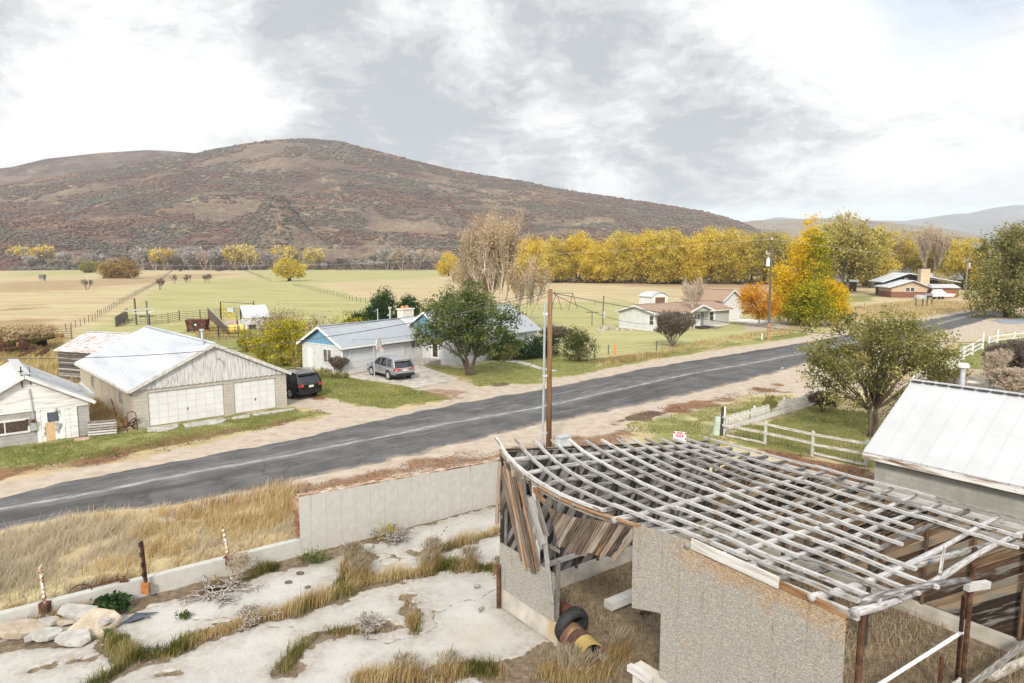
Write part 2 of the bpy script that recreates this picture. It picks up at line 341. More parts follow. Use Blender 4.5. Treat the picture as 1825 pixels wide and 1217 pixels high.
ROAD_FAR = [(-200, 935), (0, 887), (111, 860), (300, 825), (500, 788), (692, 744), (842, 714), (963, 694), (1147, 657), (1306, 631), (1443, 609), (1641, 573), (1701, 561), (1763, 548), (1800, 541)]
ROAD_NEAR = [(-200, 1005), (0, 946), (115, 921), (296, 900), (444, 876), (600, 840), (738, 811), (864, 781), (966, 757), (1183, 713), (1320, 681), (1416, 654), (1560, 615), (1703, 586), (1773, 566), (1815, 556)]
ROAD_LINE = [(-200, 955), (0, 911), (197, 876), (345, 845), (487, 820), (692, 779), (801, 757), (963, 728), (1224, 669), (1361, 645), (1443, 628), (1640, 586), (1701, 570.5), (1769, 553), (1805, 545)]
def zones():
    """material zones as (polygon in world metres, attribute, channel, weight, edge softness, noise scale, noise amount)"""
    Z = []
    def add(px, at, ch, w=1.0, soft=.5, na=.9, ns=.6): Z.append((PG(px), at, ch, w, soft, na, ns))
    # fields: zb.R pale green, zb.G brown
    add([(-100, 640), (60, 620), (170, 585), (300, 503), (420, 494), (560, 508), (690, 545), (760, 580), (760, 640), (540, 660), (480, 680), (180, 690)], 'zb', 0, 1, 3, 3, .15)
    add([(430, 492), (420, 480), (700, 479), (800, 483), (780, 495), (620, 503), (540, 505)], 'zb', 0, .8, 12, 14, .03)
    add([(0, 487), (60, 483), (200, 482), (190, 489), (60, 493), (0, 494)], 'zb', 0, .8, 8, 10, .04)
    add([(760, 560), (900, 540), (1100, 538), (1320, 548), (1480, 575), (1440, 602), (1000, 660), (760, 640)], 'zb', 0, .95, 4, 6, .12)
    add([(-60, 503), (140, 499), (300, 488), (440, 487), (380, 497), (300, 503), (250, 507), (60, 521), (-60, 524)], 'zb', 1, .58, 5, 10, .06)
    add([(8, 556), (40, 541), (70, 538), (66, 548), (30, 558)], 'zb', 1, 1, 1, 2, .2)
    add([(-60, 580), (60, 560), (110, 580), (60, 640), (-60, 660)], 'zb', 1, .75, 4, 6, .15)
    add([(1090, 500), (1320, 507), (1330, 522), (1100, 512)], 'zb', 1, .5, 6, 8, .06)
    add([(960, 499), (1400, 509), (1400, 515), (950, 503)], 'zb', 1, 1, 3, 6, .06)
    # lawns: za.R
    add([(-80, 815), (0, 797), (165, 773), (240, 767), (515, 726), (580, 736), (450, 763), (300, 793), (150, 818), (0, 842), (-80, 860)], 'za', 0, .8, .7, 1.6, .7)
    add([(525, 668), (612, 668), (735, 690), (800, 711), (700, 726), (640, 723), (575, 707), (535, 697)], 'za', 0, .95, .8, 1.2, .6)
    add([(745, 652), (820, 674), (850, 689), (950, 683), (1060, 661), (1150, 642), (1440, 597), (1440, 589), (1330, 607), (1150, 632), (1010, 640), (960, 622), (910, 636), (830, 656)], 'za', 0, .9, 1.2, 2.2, .4)
    add([(480, 690), (540, 660), (560, 600), (420, 580), (330, 590), (330, 640)], 'za', 0, .75, 3, 4, .2)
    add([(1300, 795), (1295, 772), (1450, 722), (1560, 735), (1600, 800), (1545, 833), (1450, 812)], 'za', 0, .85, .8, 1.2, .6)
    add([(1110, 800), (1125, 752), (1280, 722), (1400, 702), (1440, 712), (1290, 772), (1250, 800)], 'za', 0, .62, 1.2, 2.6, .5)
    add([(1640, 705), (1715, 612), (1825, 598), (1950, 600), (1950, 720), (1780, 720)], 'za', 0, .72, 1.5, 2.5, .4)
    add([(1480, 545), (1560, 535), (1560, 525), (1480, 528)], 'za', 0, .8, 4, 5, .1)
    # gravel: za.G
    add([(-250, 970), (-250, 920), (0, 862), (150, 836), (300, 805), (440, 775), (540, 751), (585, 739), (565, 726), (505, 723), (505, 705), (560, 703), (610, 716), (650, 727), (720, 729), (795, 717), (800, 706), (735, 692), (815, 674), (850, 689), (950, 684), (1050, 663), (1150, 645), (1300, 621), (1450, 597), (1600, 574), (1640, 567), (1763, 546), (1765, 552), (1640, 580), (1440, 630), (850, 740), (300, 850)], 'za', 1, 1, .6, 1.0, .8)
    add([(1330, 575), (1480, 572), (1480, 582), (1330, 590)], 'za', 1, 1, .8, 1, .5)
    add([(300, 905), (440, 870), (600, 833), (850, 780), (1000, 745), (1180, 705), (1330, 675), (1450, 645), (1560, 612), (1700, 580), (1773, 562), (1900, 575), (1900, 590), (1790, 592), (1720, 605), (1640, 640), (1540, 690), (1420, 702), (1330, 706), (1200, 742), (1130, 750), (1120, 795), (890, 822), (600, 862), (540, 880), (300, 925)], 'za', 1, 1, .7, 1.2, .7)
    add([(1560, 700), (1640, 672), (1720, 655), (1900, 680), (1900, 705), (1700, 690)], 'za', 1, 1, .8, 1.0, .5)
    # brown leaf litter and bare dirt: za.B
    add([(-200, 905), (-200, 880), (0, 842), (120, 815), (250, 789), (350, 768), (450, 757), (530, 742), (545, 748), (430, 772), (300, 800), (150, 833), (0, 862)], 'za', 2, .72, .8, 2.0, .6)
    add([(430, 886), (600, 852), (700, 830), (890, 800), (1000, 778), (1110, 770), (1110, 800), (890, 826), (600, 872), (540, 888)], 'za', 2, .62, .8, 1.8, .6)
    add([(1090, 752), (1180, 728), (1300, 704), (1390, 684), (1400, 697), (1300, 712), (1200, 742)], 'za', 2, .72, .8, 1.8, .6)
    add([(1030, 640), (1160, 626), (1210, 634), (1080, 650)], 'za', 2, .55, .8, 2.0, .5)
    add([(1360, 800), (1450, 815), (1545, 838), (1600, 860), (1600, 900), (1400, 830)], 'za', 2, 1, .6, 1.0, .8)
    add([(745, 695), (800, 692), (840, 700), (800, 712), (760, 708)], 'za', 2, .55, .6, 1.2, .8)
    add([(550, 700), (575, 704), (580, 712), (560, 712)], 'za', 2, .9, .4, .5, .8)
    add([(760, 725), (830, 705), (800, 725)], 'za', 2, .5, .4, 1.0, .8)
    return Z
def zone_soil():
    return [([tuple(W(a, b)[:2]) for a, b in ((-8.4, -30), (-8.4, 10.5), (-2, 14), (16, 14), (26, 12), (26, -30))], 'zb', 2, 1, .5, .6, .6),
            (PG([(1105, 752), (1125, 738), (1165, 728), (1182, 736), (1150, 750)]), 'zb', 2, 1, .4, .7, 1.0),
            (PG([(876, 684), (905, 679), (907, 686), (880, 689)]), 'zb', 2, .8, .3, .5, 1.0)]
def make_ground():
    def axis(lo, hi, st, far_lo, far_hi, g=1.16):
        mid = list(np.arange(lo, hi, st)); up = []; x = mid[-1]; d = st
        while x < far_hi: d *= g; x += d; up.append(x)
        dn = []; x = lo; d = st
        while x > far_lo: d *= g; x -= d; dn.append(x)
        return np.array(dn[::-1]+mid+up)
    xs = axis(-45, 75, .33, -9000, 11000, 1.1); ys = axis(15, 105, .33, -120, 13000, 1.08)
    X, Y = np.meshgrid(xs, ys); nx, ny = len(xs), len(ys); Xf, Yf = X.ravel(), Y.ravel()
    za = np.zeros((len(Xf), 4), np.float32); zb = np.zeros((len(Xf), 4), np.float32); za[:, 3] = zb[:, 3] = 1
    for pts, at, ch, w, soft, na, ns in zones()+zone_soil():
        P = np.array(pts); pad = 3*soft+na*2+1
        k = (Xf > P[:, 0].min()-pad) & (Xf < P[:, 0].max()+pad) & (Yf > P[:, 1].min()-pad) & (Yf < P[:, 1].max()+pad)
        if not k.any(): continue
        x, y = Xf[k], Yf[k]
        d = sdist(x, y, pts)+na*2*fbm(x*ns+ch*9, y*ns)
        val = w*smooth(d, -soft, soft); A = za if at == 'za' else zb
        A[k, ch] = np.maximum(A[k, ch], val)
    Z = ground_z(Xf, Yf)+.05*fbm(Xf*.8, Yf*.8)
    i = np.arange(nx*ny).reshape(ny, nx); F = np.stack([i[:-1, :-1], i[:-1, 1:], i[1:, 1:], i[1:, :-1]], -1).reshape(-1, 4)
    o = np_mesh('ground', np.stack([Xf, Yf, Z], 1), F, ground_material(), smooth=True, attrs={'za': ('FLOAT_COLOR', za), 'zb': ('FLOAT_COLOR', zb)})
    struct(o)
make_ground()

def resample(pts, n):
    P = np.array(pts); s = np.r_[0, np.cumsum(np.hypot(*np.diff(P, axis=0).T))]; t = np.linspace(0, s[-1], n)
    return np.stack([np.interp(t, s, P[:, 0]), np.interp(t, s, P[:, 1])], 1)
def make_road():
    n = 420
    f = resample(PG(ROAD_FAR), n); r = resample(PG(ROAD_NEAR), n)
    # match both edges by distance along the road direction
    dv = np.array([.70, .714]); tf, tr = f@dv, r@dv; t = np.linspace(max(tf[0], tr[0])+.2, min(tf[-1], tr[-1])-.2, n)
    f = np.stack([np.interp(t, tf, f[:, 0]), np.interp(t, tf, f[:, 1])], 1); r = np.stack([np.interp(t, tr, r[:, 0]), np.interp(t, tr, r[:, 1])], 1)
    l = resample(PG(ROAD_LINE), n); tl = l@dv; l = np.stack([np.interp(t, tl, l[:, 0]), np.interp(t, tl, l[:, 1])], 1)
    jr = lambda k: (fbm(t*.9+k, t*0+k*3.1, 4)*.9)
    nv = np.array([-.714, .70]); f = f+nv*jr(3)[:, None]; r = r+nv*jr(8)[:, None]
    m = 25; V = []; A = []
    for k in range(m+1):
        p = r+(f-r)*k/m
        across = ((p-l)@nv)                # metres from the worn white line
        crown = .05*np.sin(np.pi*k/m)
        V.append(np.stack([p[:, 0], p[:, 1], np.full(n, .012+.045)+crown if k not in (0, m) else np.full(n, .0)], 1))
        A.append(np.stack([across*.05+.5, t*.002, np.full(n, min(k, m-k)/m*2), np.ones(n)], 1))
    V = np.concatenate(V); A = np.concatenate(A); i = np.arange((m+1)*n).reshape(m+1, n)
    F = np.stack([i[:-1, :-1], i[:-1, 1:], i[1:, 1:], i[1:, :-1]], -1).reshape(-1, 4)
    mt = bpy.data.materials.new('asphalt'); mt.use_nodes = True; q = NT(mt.node_tree); q.n.clear()
    sp = q.N('ShaderNodeSeparateColor', {0: q.N('ShaderNodeAttribute', attribute_name='lane').outputs['Color']})
    ac = q.math('MULTIPLY', q.math('SUBTRACT', sp.outputs[0], .5), 20.0); al = q.math('MULTIPLY', sp.outputs[1], 500.0); ed = sp.outputs[2]
    v = q.N('ShaderNodeTexCoord').outputs['Object']
    lv = q.N('ShaderNodeCombineXYZ', {0: al, 1: ac, 2: 0.0}).outputs[0]
    wob = q.math('MULTIPLY', q.math('SUBTRACT', q.noise(q.scaled(lv, (.25, 0, 0)), 1, 3), .5), .5)
    acw = q.math('ADD', ac, wob)
    st = q.noise(q.scaled(lv, (.34, 3.6, 1)), 1.0, 9, .74); st2 = q.noise(q.scaled(lv, (.05, 1.1, 1)), 1.0, 5, .6); grit = q.noise(v, 30, 4, .75); blot = q.noise(v, .55, 5, .6)
    crk = q.N('ShaderNodeTexVoronoi', {'Vector': q.N('ShaderNodeVectorMath', {0: v, 1: q.N('ShaderNodeVectorMath', {0: q.N('ShaderNodeTexNoise', {'Vector': v, 'Scale': .8, 'Detail': 4.0}).outputs['Color'], 1: (2.2, 2.2, 0)}, operation='MULTIPLY').outputs[0]}, operation='ADD').outputs[0], 'Scale': .22}, feature='DISTANCE_TO_EDGE').outputs['Distance']
    base = q.ramp(q.math('ADD', q.math('MULTIPLY', grit, .6), q.math('MULTIPLY', blot, .4)), [(.30, (.036, .036, .037)), (.46, (.085, .084, .086)), (.66, (.165, .162, .158))])
    base = q.mix(q.mapr(crk, .004, .012, .35, 0), base, (.018, .018, .019)); patch = q.mapr(q.noise(q.scaled(lv, (.03, .35, 1)), 1.0, 2), .60, .615, 0, .45); base = q.mix(patch, base, (.045, .045, .047))
    salt = q.math('MULTIPLY', q.mapr(st, .52, .72), q.mapr(st2, .40, .6))
    band = q.mapr(q.math('ABSOLUTE', q.math('SUBTRACT', acw, .9)), 1.1, 3.4, 1.0, .28)
    c = q.mix(q.math('MULTIPLY', q.math('MULTIPLY', salt, band), .9), base, (.36, .36, .365))
    pale = q.mapr(q.math('ABSOLUTE', q.math('SUBTRACT', acw, .25)), .15, 1.3, .42, 0)
    c = q.mix(q.math('MULTIPLY', pale, q.mapr(st, .40, .66, .05, 1)), c, (.30, .30, .31))
    line = q.math('MULTIPLY', q.mapr(q.math('ABSOLUTE', acw), .10, .26, 1, 0), q.mapr(q.noise(q.scaled(lv, (.9, 9, 1)), 1, 8, .78), .42, .62, .0, .85))
    c = q.mix(line, c, (.50, .50, .51))
    line2 = q.math('MULTIPLY', q.mapr(q.math('ABSOLUTE', q.math('SUBTRACT', acw, 2.3)), .06, .3, 1, 0), q.mapr(q.noise(q.scaled(lv, (.16, 4, 1)), 1, 5, .7), .50, .68, 0, .5))
    c = q.mix(line2, c, (.5, .5, .51))
    line3 = q.math('MULTIPLY', q.mapr(q.math('ABSOLUTE', q.math('ADD', acw, 2.0)), .06, .3, 1, 0), q.mapr(q.noise(q.scaled(lv, (.13, 4, 1.7)), 1, 5, .7), .54, .7, 0, .45))
    c = q.mix(line3, c, (.45, .45, .46))
    dirt = q.mapr(q.math('ADD', ed, q.math('MULTIPLY', q.noise(v, 1.2, 5, .7), .28)), .12, .26, .8, 0)
    c = q.mix(dirt, c, (.30, .25, .21))
    b = q.N('ShaderNodeBsdfPrincipled', {'Base Color': c, 'Roughness': .82, 'Normal': q.N('ShaderNodeBump', {'Height': grit, 'Strength': .4, 'Distance': .02})}); b.inputs['Specular IOR Level'].default_value = .12
    q.N('ShaderNodeOutputMaterial', {0: b})
    struct(np_mesh('road', V, F, mt, smooth=True, attrs={'lane': ('FLOAT_COLOR', A)}))
make_road()
struct(MB().prism([G(*p, .062) for p in ((1343, 649.5), (1346, 648.6), (1398, 655.4), (1394, 656.6))], (0, 0, .006)).build('road_marking', mat('white paint worn', [(.3, (.3, .3, .3)), (.6, (.6, .6, .6))], 4)))
side = MB()
P = [G(*p, .02) for p in ((1766, 571), (1800, 568), (1900, 567.5), (1900, 576), (1790, 577))]
struct(side.prism(P, (0, 0, .02)).build('side_road', mat('pale asphalt', [(.3, (.12, .13, .15)), (.6, (.3, .33, .37)), (.75, (.42, .45, .5))], 1.2, stretch=(.3, 1, 1))))

# driveway slab of the white house, garage apron, front path
CONC = [(.30, (.27, .235, .20)), (.5, (.42, .385, .34)), (.68, (.53, .49, .44))]
def slab(name, px, h, m, z=.0):
    return struct(MB().prism([G(*p, z) for p in px], (0, 0, h)).build(name, m))
drive_m = mat('driveway concrete', CONC, 1.4, over=[(.8, (1, 2.2, 1), .60, .70, (.30, .17, .10))])
slab('driveway', [(612, 671.5), (640, 667.5), (668, 661), (745, 643), (752, 653), (818, 676.5), (739, 693.5), (718, 688), (668, 680)], .07, drive_m)
apron_m = mat('apron concrete', [(.3, (.30, .29, .265)), (.55, (.46, .45, .42)), (.7, (.55, .54, .51))], 2.2)
for q in ([(262, 763.5), (318, 757), (318, 762), (300, 769), (262, 770)], [(326, 756.5), (398, 745.5), (405, 748), (396, 754), (330, 763)], [(416, 743), (446, 738.5), (444, 745), (412, 747.5)], [(449, 738), (492, 731.5), (525, 728), (524, 731), (452, 742)]):
    slab('garage_apron', q, .05, apron_m)
for q in ([(893, 640), (925, 643), (917, 646.5), (890, 643.5)], [(926, 643.5), (948, 649), (941, 652), (919, 647)], [(950, 650), (968, 656.5), (961, 658.5), (943, 652.5)], [(970, 656), (993, 661), (986, 662.5), (964, 658.5)]):
    slab('front_path', q, .05, apron_m)

# ------------------------------------------------------------------ cracked concrete pad inside the retaining wall
def make_pad():
    st = .07
    xs = np.arange(-19, 15, st); ys = np.arange(13.5, 33, st); X, Y = np.meshgrid(xs, ys); sh = X.shape; X, Y = X.ravel(), Y.ravel()
    a, b = ab(X, Y)
    soil = np.full(X.shape, -9.0)
    def strip(px, w, amp=.35):
        nonlocal soil
        pts = PG(px, PAD); d = w-seg_dist(X, Y, pts)+amp*2*fbm(X*1.5, Y*1.5)+.45*fbm(X*5, Y*5); soil = np.maximum(soil, d)
    def area(px, amp=.4):
        nonlocal soil
        d = sdist(X, Y, PG(px, PAD))+amp*2*fbm(X*1.3+5, Y*1.3)+.25*fbm(X*6, Y*6); soil = np.maximum(soil, d)
    for s in PAD_STRIPS: strip(*s)
    for s in PAD_AREAS: area(s)
    shed = np.minimum(b+.05, a+.1); soil = np.maximum(soil, shed+0*X)              # dirt floor of the shed
    soil = np.maximum(soil, np.minimum(a-5.0, 30)*np.where(b > -6, 0, 0)-9)
    soil = np.maximum(soil, np.minimum(a-11.1, 4.0)); soil = np.maximum(soil, np.minimum(b-5.2, 3)+.5*fbm(X, Y)*2)
    crack = np.abs(fbm(X*.22+3, Y*.22, 5))*6; soil = np.where(crack < .016, np.maximum(soil, .05), soil)
    f = smooth(soil, -.05, .10)
    Z = PAD+.02*fbm(X*.6, Y*.6)*2-f*.055+f*.07*fbm(X*2.2, Y*2.2)
    i = np.arange(len(X)).reshape(sh); F = np.stack([i[:-1, :-1], i[:-1, 1:], i[1:, 1:], i[1:, :-1]], -1).reshape(-1, 4)
    keep = ((a > -7.95) & (b < 11.6)).reshape(sh); kk = keep[:-1, :-1] & keep[1:, 1:] & keep[:-1, 1:] & keep[1:, :-1]; F = F[kk.ravel()]
    used = np.unique(F); mp = np.zeros(len(X), int); mp[used] = np.arange(len(used)); F = mp[F]
    V = np.stack([X, Y, Z], 1)[used]; A = np.stack([f, smooth(soil, -.9, .0), f*0, f*0+1], 1)[used]
    m = bpy.data.materials.new('broken concrete'); m.use_nodes = True; t = NT(m.node_tree); t.n.clear()
    v = t.N('ShaderNodeTexCoord').outputs['Object']; sp = t.N('ShaderNodeSeparateColor', {0: t.N('ShaderNodeAttribute', attribute_name='soil').outputs['Color']})
    n1 = t.noise(v, .8, 6, .62); n2 = t.noise(v, 22, 5, .75); n3 = t.noise(v, 5, 5, .7)
    con = t.ramp(t.math('ADD', t.math('MULTIPLY', n1, .45), t.math('MULTIPLY', n2, .55)), [(.28, (.22, .205, .18)), (.40, (.36, .345, .32)), (.52, (.445, .43, .405)), (.7, (.52, .505, .48))])
    con = t.mix(t.mapr(t.noise(v, .35, 5, .6), .55, .72, 0, .55), con, (.40, .34, .26))
    con = t.mix(t.mapr(t.noise(v, 2.6, 8, .72), .56, .70, 0, .5), con, (.27, .25, .22)); con = t.mix(t.mapr(t.noise(v, 55, 2, .6), .66, .72, 0, .6), con, (.16, .145, .125))
    con = t.mix(t.math('MULTIPLY', sp.outputs[1], t.mapr(n3, .35, .65, .15, .75)), con, (.27, .235, .19))
    so = t.ramp(t.math('ADD', t.math('MULTIPLY', n3, .5), t.math('MULTIPLY', t.noise(v, 40, 4, .7), .5)), [(.3, (.04, .03, .021)), (.45, (.12, .088, .06)), (.58, (.23, .18, .12)), (.72, (.38, .32, .225))])
    c = t.mix(t.mapr(t.math('ADD', sp.outputs[0], t.math('MULTIPLY', t.math('SUBTRACT', n2, .5), .9)), .35, .65), con, so)
    bb = t.N('ShaderNodeBsdfPrincipled', {'Base Color': c, 'Roughness': .93, 'Normal': t.N('ShaderNodeBump', {'Height': t.math('ADD', n2, t.math('MULTIPLY', n3, .7)), 'Strength': .4, 'Distance': .03})}); bb.inputs['Specular IOR Level'].default_value = .15
    t.N('ShaderNodeOutputMaterial', {0: bb})
    struct(np_mesh('concrete_pad', V, F, m, smooth=True, attrs={'soil': ('FLOAT_COLOR', A)}))
PAD_STRIPS = [([(195, 1140), (235, 1172), (300, 1165), (345, 1140), (400, 1120), (470, 1100), (530, 1088), (600, 1060), (640, 1042), (700, 1030), (760, 1018), (800, 1008), (888, 1014)], .42),
              ([(600, 1052), (630, 1010), (650, 990)], .35),
              ([(505, 1195), (530, 1160), (575, 1132), (640, 1120), (700, 1116)], .34),
              ([(742, 1125), (730, 1095), (728, 1062)], .26),
              ([(742, 985), (800, 975), (860, 955), (891, 945)], .24),
              ([(0, 1118), (60, 1105), (180, 1085), (300, 1062), (420, 1030), (537, 992), (620, 972), (740, 930), (888, 892)], .5),
              ([(430, 1030), (520, 1005), (590, 990), (640, 965)], .35),
              ([(60, 1192), (110, 1180), (165, 1172)], .12, .12), ([(0, 1150), (60, 1146), (130, 1136)], .3),
              ([(665, 1217), (760, 1205), (840, 1190), (880, 1200)], .45), ([(285, 1200), (318, 1196)], .13, .1),
              ([(150, 1230), (220, 1190), (300, 1172)], .25)]
PAD_AREAS = [[(990, 1128), (915, 1166), (850, 1190), (860, 1240), (1090, 1240), (1125, 1190), (1108, 1140), (1140, 1092), (1120, 1060)], [(0, 1140), (190, 1120), (220, 1135), (130, 1150), (0, 1160)]]
make_pad()

# ------------------------------------------------------------------ hills
def hill_material(name, cols, patch, sc=1.0, rock=None):
    m = bpy.data.materials.new(name); m.use_nodes = True; t = NT(m.node_tree); t.n.clear()
    v = t.N('ShaderNodeTexCoord').outputs['Object']; vv = t.scaled(v, (sc, sc, sc))
    n1 = t.noise(t.scaled(vv, (1, .45, 1.6)), .006, 9, .66); n2 = t.noise(t.scaled(vv, (1, .4, 1.5)), .018, 8, .7); n3 = t.noise(vv, .12, 5, .7); n4 = t.noise(t.scaled(vv, (1, .4, 1)), .0035, 6, .6)
    f = t.math('ADD', t.math('MULTIPLY', n1, .4), t.math('ADD', t.math('MULTIPLY', n2, .3), t.math('MULTIPLY', n3, .3)))
    f = t.math('ADD', f, t.math('MULTIPLY', t.math('SUBTRACT', t.noise(vv, .30, 4, .75), .5), .35))
    c = t.ramp(f, cols)
    for k, (lo, hi, col, w) in enumerate(patch):
        nz = t.noise(t.N('ShaderNodeVectorMath', {0: t.scaled(vv, (1, .38, 1.8)), 1: (311.0*k, 97.0*k, 0)}, operation='ADD').outputs[0], .011+.003*k, 9, .72)
        c = t.mix(t.math('MULTIPLY', t.mapr(nz, lo, hi), w), c, t.mix(n3, tuple(x*.6 for x in col), tuple(min(x*1.35, 1) for x in col)))
    big = t.noise(t.scaled(vv, (1, .5, 1.5)), .0042, 7, .62)
    c = t.mix(t.mapr(big, .52, .66, 0, .55), c, (.12, .075, .066)); c = t.mix(t.mapr(big, .46, .34, 0, .25), c, (.30, .245, .165))
    if rock:
        q = t.N('ShaderNodeVectorMath', {0: t.N('ShaderNodeVectorMath', {0: v, 1: rock[0]}, operation='SUBTRACT').outputs[0], 1: rock[1]}, operation='MULTIPLY').outputs[0]
        ln = t.N('ShaderNodeVectorMath', {0: q}, operation='LENGTH').outputs['Value']
        k = t.mapr(t.math('ADD', ln, t.math('MULTIPLY', t.math('SUBTRACT', n2, .5), .9)), 1.0, .8)
        strat = t.noise(t.scaled(v, (.25, .05, .08)), 1.0, 6, .7)
        c = t.mix(k, c, t.ramp(strat, [(.35, (.085, .06, .05)), (.5, (.19, .14, .11)), (.65, (.30, .235, .18))]))
    b = t.N('ShaderNodeBsdfPrincipled', {'Base Color': c, 'Roughness': 1.0, 'Normal': t.N('ShaderNodeBump', {'Height': t.math('ADD', n3, t.math('MULTIPLY', n2, 2.0)), 'Strength': .9, 'Distance': 9.0/sc})}); b.inputs['Specular IOR Level'].default_value = 0
    t.N('ShaderNodeOutputMaterial', {0: b}); return m
HILLS = {}
def terrain(name, prof, r0, r1, r2, m, amp=10.0, nf=.006, p=1.15, cols=(-600, 2400, 260), rows=110, bumps=(), z0=0.0):
    px = np.linspace(*cols); P = np.array(prof, float); py = np.interp(px, P[:, 0], P[:, 1])
    az = (px-912.5)/FPX                       # tan of azimuth (column direction)
    k = np.sqrt(1+az**2)
    zc = np.array([CAM_H+r1*(ray(x, y)[2]/math.hypot(ray(x, y)[0], ray(x, y)[1])) for x, y in zip(px, py)])
    s = np.linspace(0, 1, rows); back = np.linspace(0, 1, 30)[1:]
    V = []
    for q in list(s)+[1+t for t in back]:
        rr = r0+(r1-r0)*q if q <= 1 else r1+(r2-r1)*(q-1)
        X = az/k*rr; Y = rr/k
        sh = q**p if q <= 1 else 1-(q-1)**1.5*.9
        nz = fbm(X*nf, Y*nf*.6+9, 6)*2*amp*(min(1, q*5)*(1.05-min(q, 1))+.06)
        Z = zc*sh+nz
        for bx, bq, wx, wq, h in bumps: Z = Z+h*np.exp(-((px-bx)/wx)**2-((q-bq)/wq)**2)
        V.append(np.stack([X, Y, np.where(zc > 0, Z, np.minimum(Z, 0))+z0-(3 if q == 0 else 0)], 1))
    V = np.array(V); n, c = V.shape[:2]; i = np.arange(n*c).reshape(n, c); F = np.stack([i[:-1, :-1], i[:-1, 1:], i[1:, 1:], i[1:, :-1]], -1).reshape(-1, 4)
    struct(np_mesh(name, V.reshape(-1, 3), F, m, smooth=True)); HILLS[name] = (V[:rows], px)
BRUSH = [(.34, (.070, .044, .038)), (.44, (.140, .100, .082)), (.52, (.215, .162, .125)), (.60, (.31, .24, .17)), (.70, (.42, .33, .225))]
main_m = hill_material('brush hill', BRUSH, [(.53, .60, (.125, .062, .056), .85), (.56, .66, (.175, .165, .142), .75), (.60, .66, (.34, .18, .07), .7), (.57, .66, (.42, .325, .20), .85)], 1.0, ((-290, 868, 55), (1/62, 1/62, 1/70)))
back_m = hill_material('far brush hill', BRUSH, [(.44, .56, (.10, .06, .058), .85), (.55, .64, (.15, .15, .135), .7), (.62, .68, (.27, .16, .08), .6)], .8)
terrain('hill', [(-700, 420), (-300, 372), (-100, 345), (0, 333), (100, 320), (200, 303), (300, 285), (362, 274), (400, 263), (450, 254), (500, 249.5), (560, 248), (610, 253), (680, 270), (750, 288), (830, 306), (900, 318), (960, 328), (1020, 343), (1080, 350), (1150, 358), (1210, 370), (1265, 382), (1310, 395), (1350, 412), (1400, 433), (1450, 452), (1500, 466), (1700, 475), (2400, 480)],
        790, 1700, 2350, main_m, 42, .0065, 1.05, (-500, 1560, 300), 150, bumps=((500, .085, 52, .06, 58), (360, .08, 50, .05, 12), (920, .06, 70, .05, 16), (130, .12, 60, .06, 14), (1050, .2, 80, .08, 10), (700, .16, 60, .06, 12)))
terrain('back_hill', [(-900, 420), (-400, 345), (-100, 309), (0, 303), (40, 299), (100, 284), (200, 273), (280, 268), (340, 272), (420, 278), (600, 330), (800, 420), (900, 470), (2400, 480)], 1500, 2300, 3000, back_m, 24, .004, 1.2, (-600, 900, 160), 60)
tan_m = hill_material('dry hill', [(.34, (.18, .155, .13)), (.5, (.33, .28, .215)), (.66, (.46, .39, .29))], [(.56, .66, (.17, .13, .11), .7), (.6, .68, (.36, .31, .22), .8)], .6)
terrain('dry_hill', [(900, 460), (1200, 415), (1300, 399), (1335, 393), (1400, 391), (1450, 390), (1540, 394), (1600, 400), (1680, 408), (1720, 415), (1770, 432), (1800, 412), (1850, 398), (2000, 380), (2500, 360)], 1500, 3000, 4200, tan_m, 16, .003, 1.0, (1100, 2500, 160), 60)
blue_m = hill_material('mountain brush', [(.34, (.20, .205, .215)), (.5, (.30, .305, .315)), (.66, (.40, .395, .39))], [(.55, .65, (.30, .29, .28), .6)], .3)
terrain('mountain', [(1000, 450), (1250, 410), (1340, 397), (1370, 388), (1385, 387), (1420, 391), (1480, 388), (1540, 393), (1600, 394), (1640, 389), (1690, 381), (1715, 380), (1760, 370), (1795, 365.5), (1830, 366), (1950, 368), (2100, 395), (2500, 410)], 4400, 5600, 6800, blue_m, 50, .0018, 1.0, (1100, 2500, 160), 60)
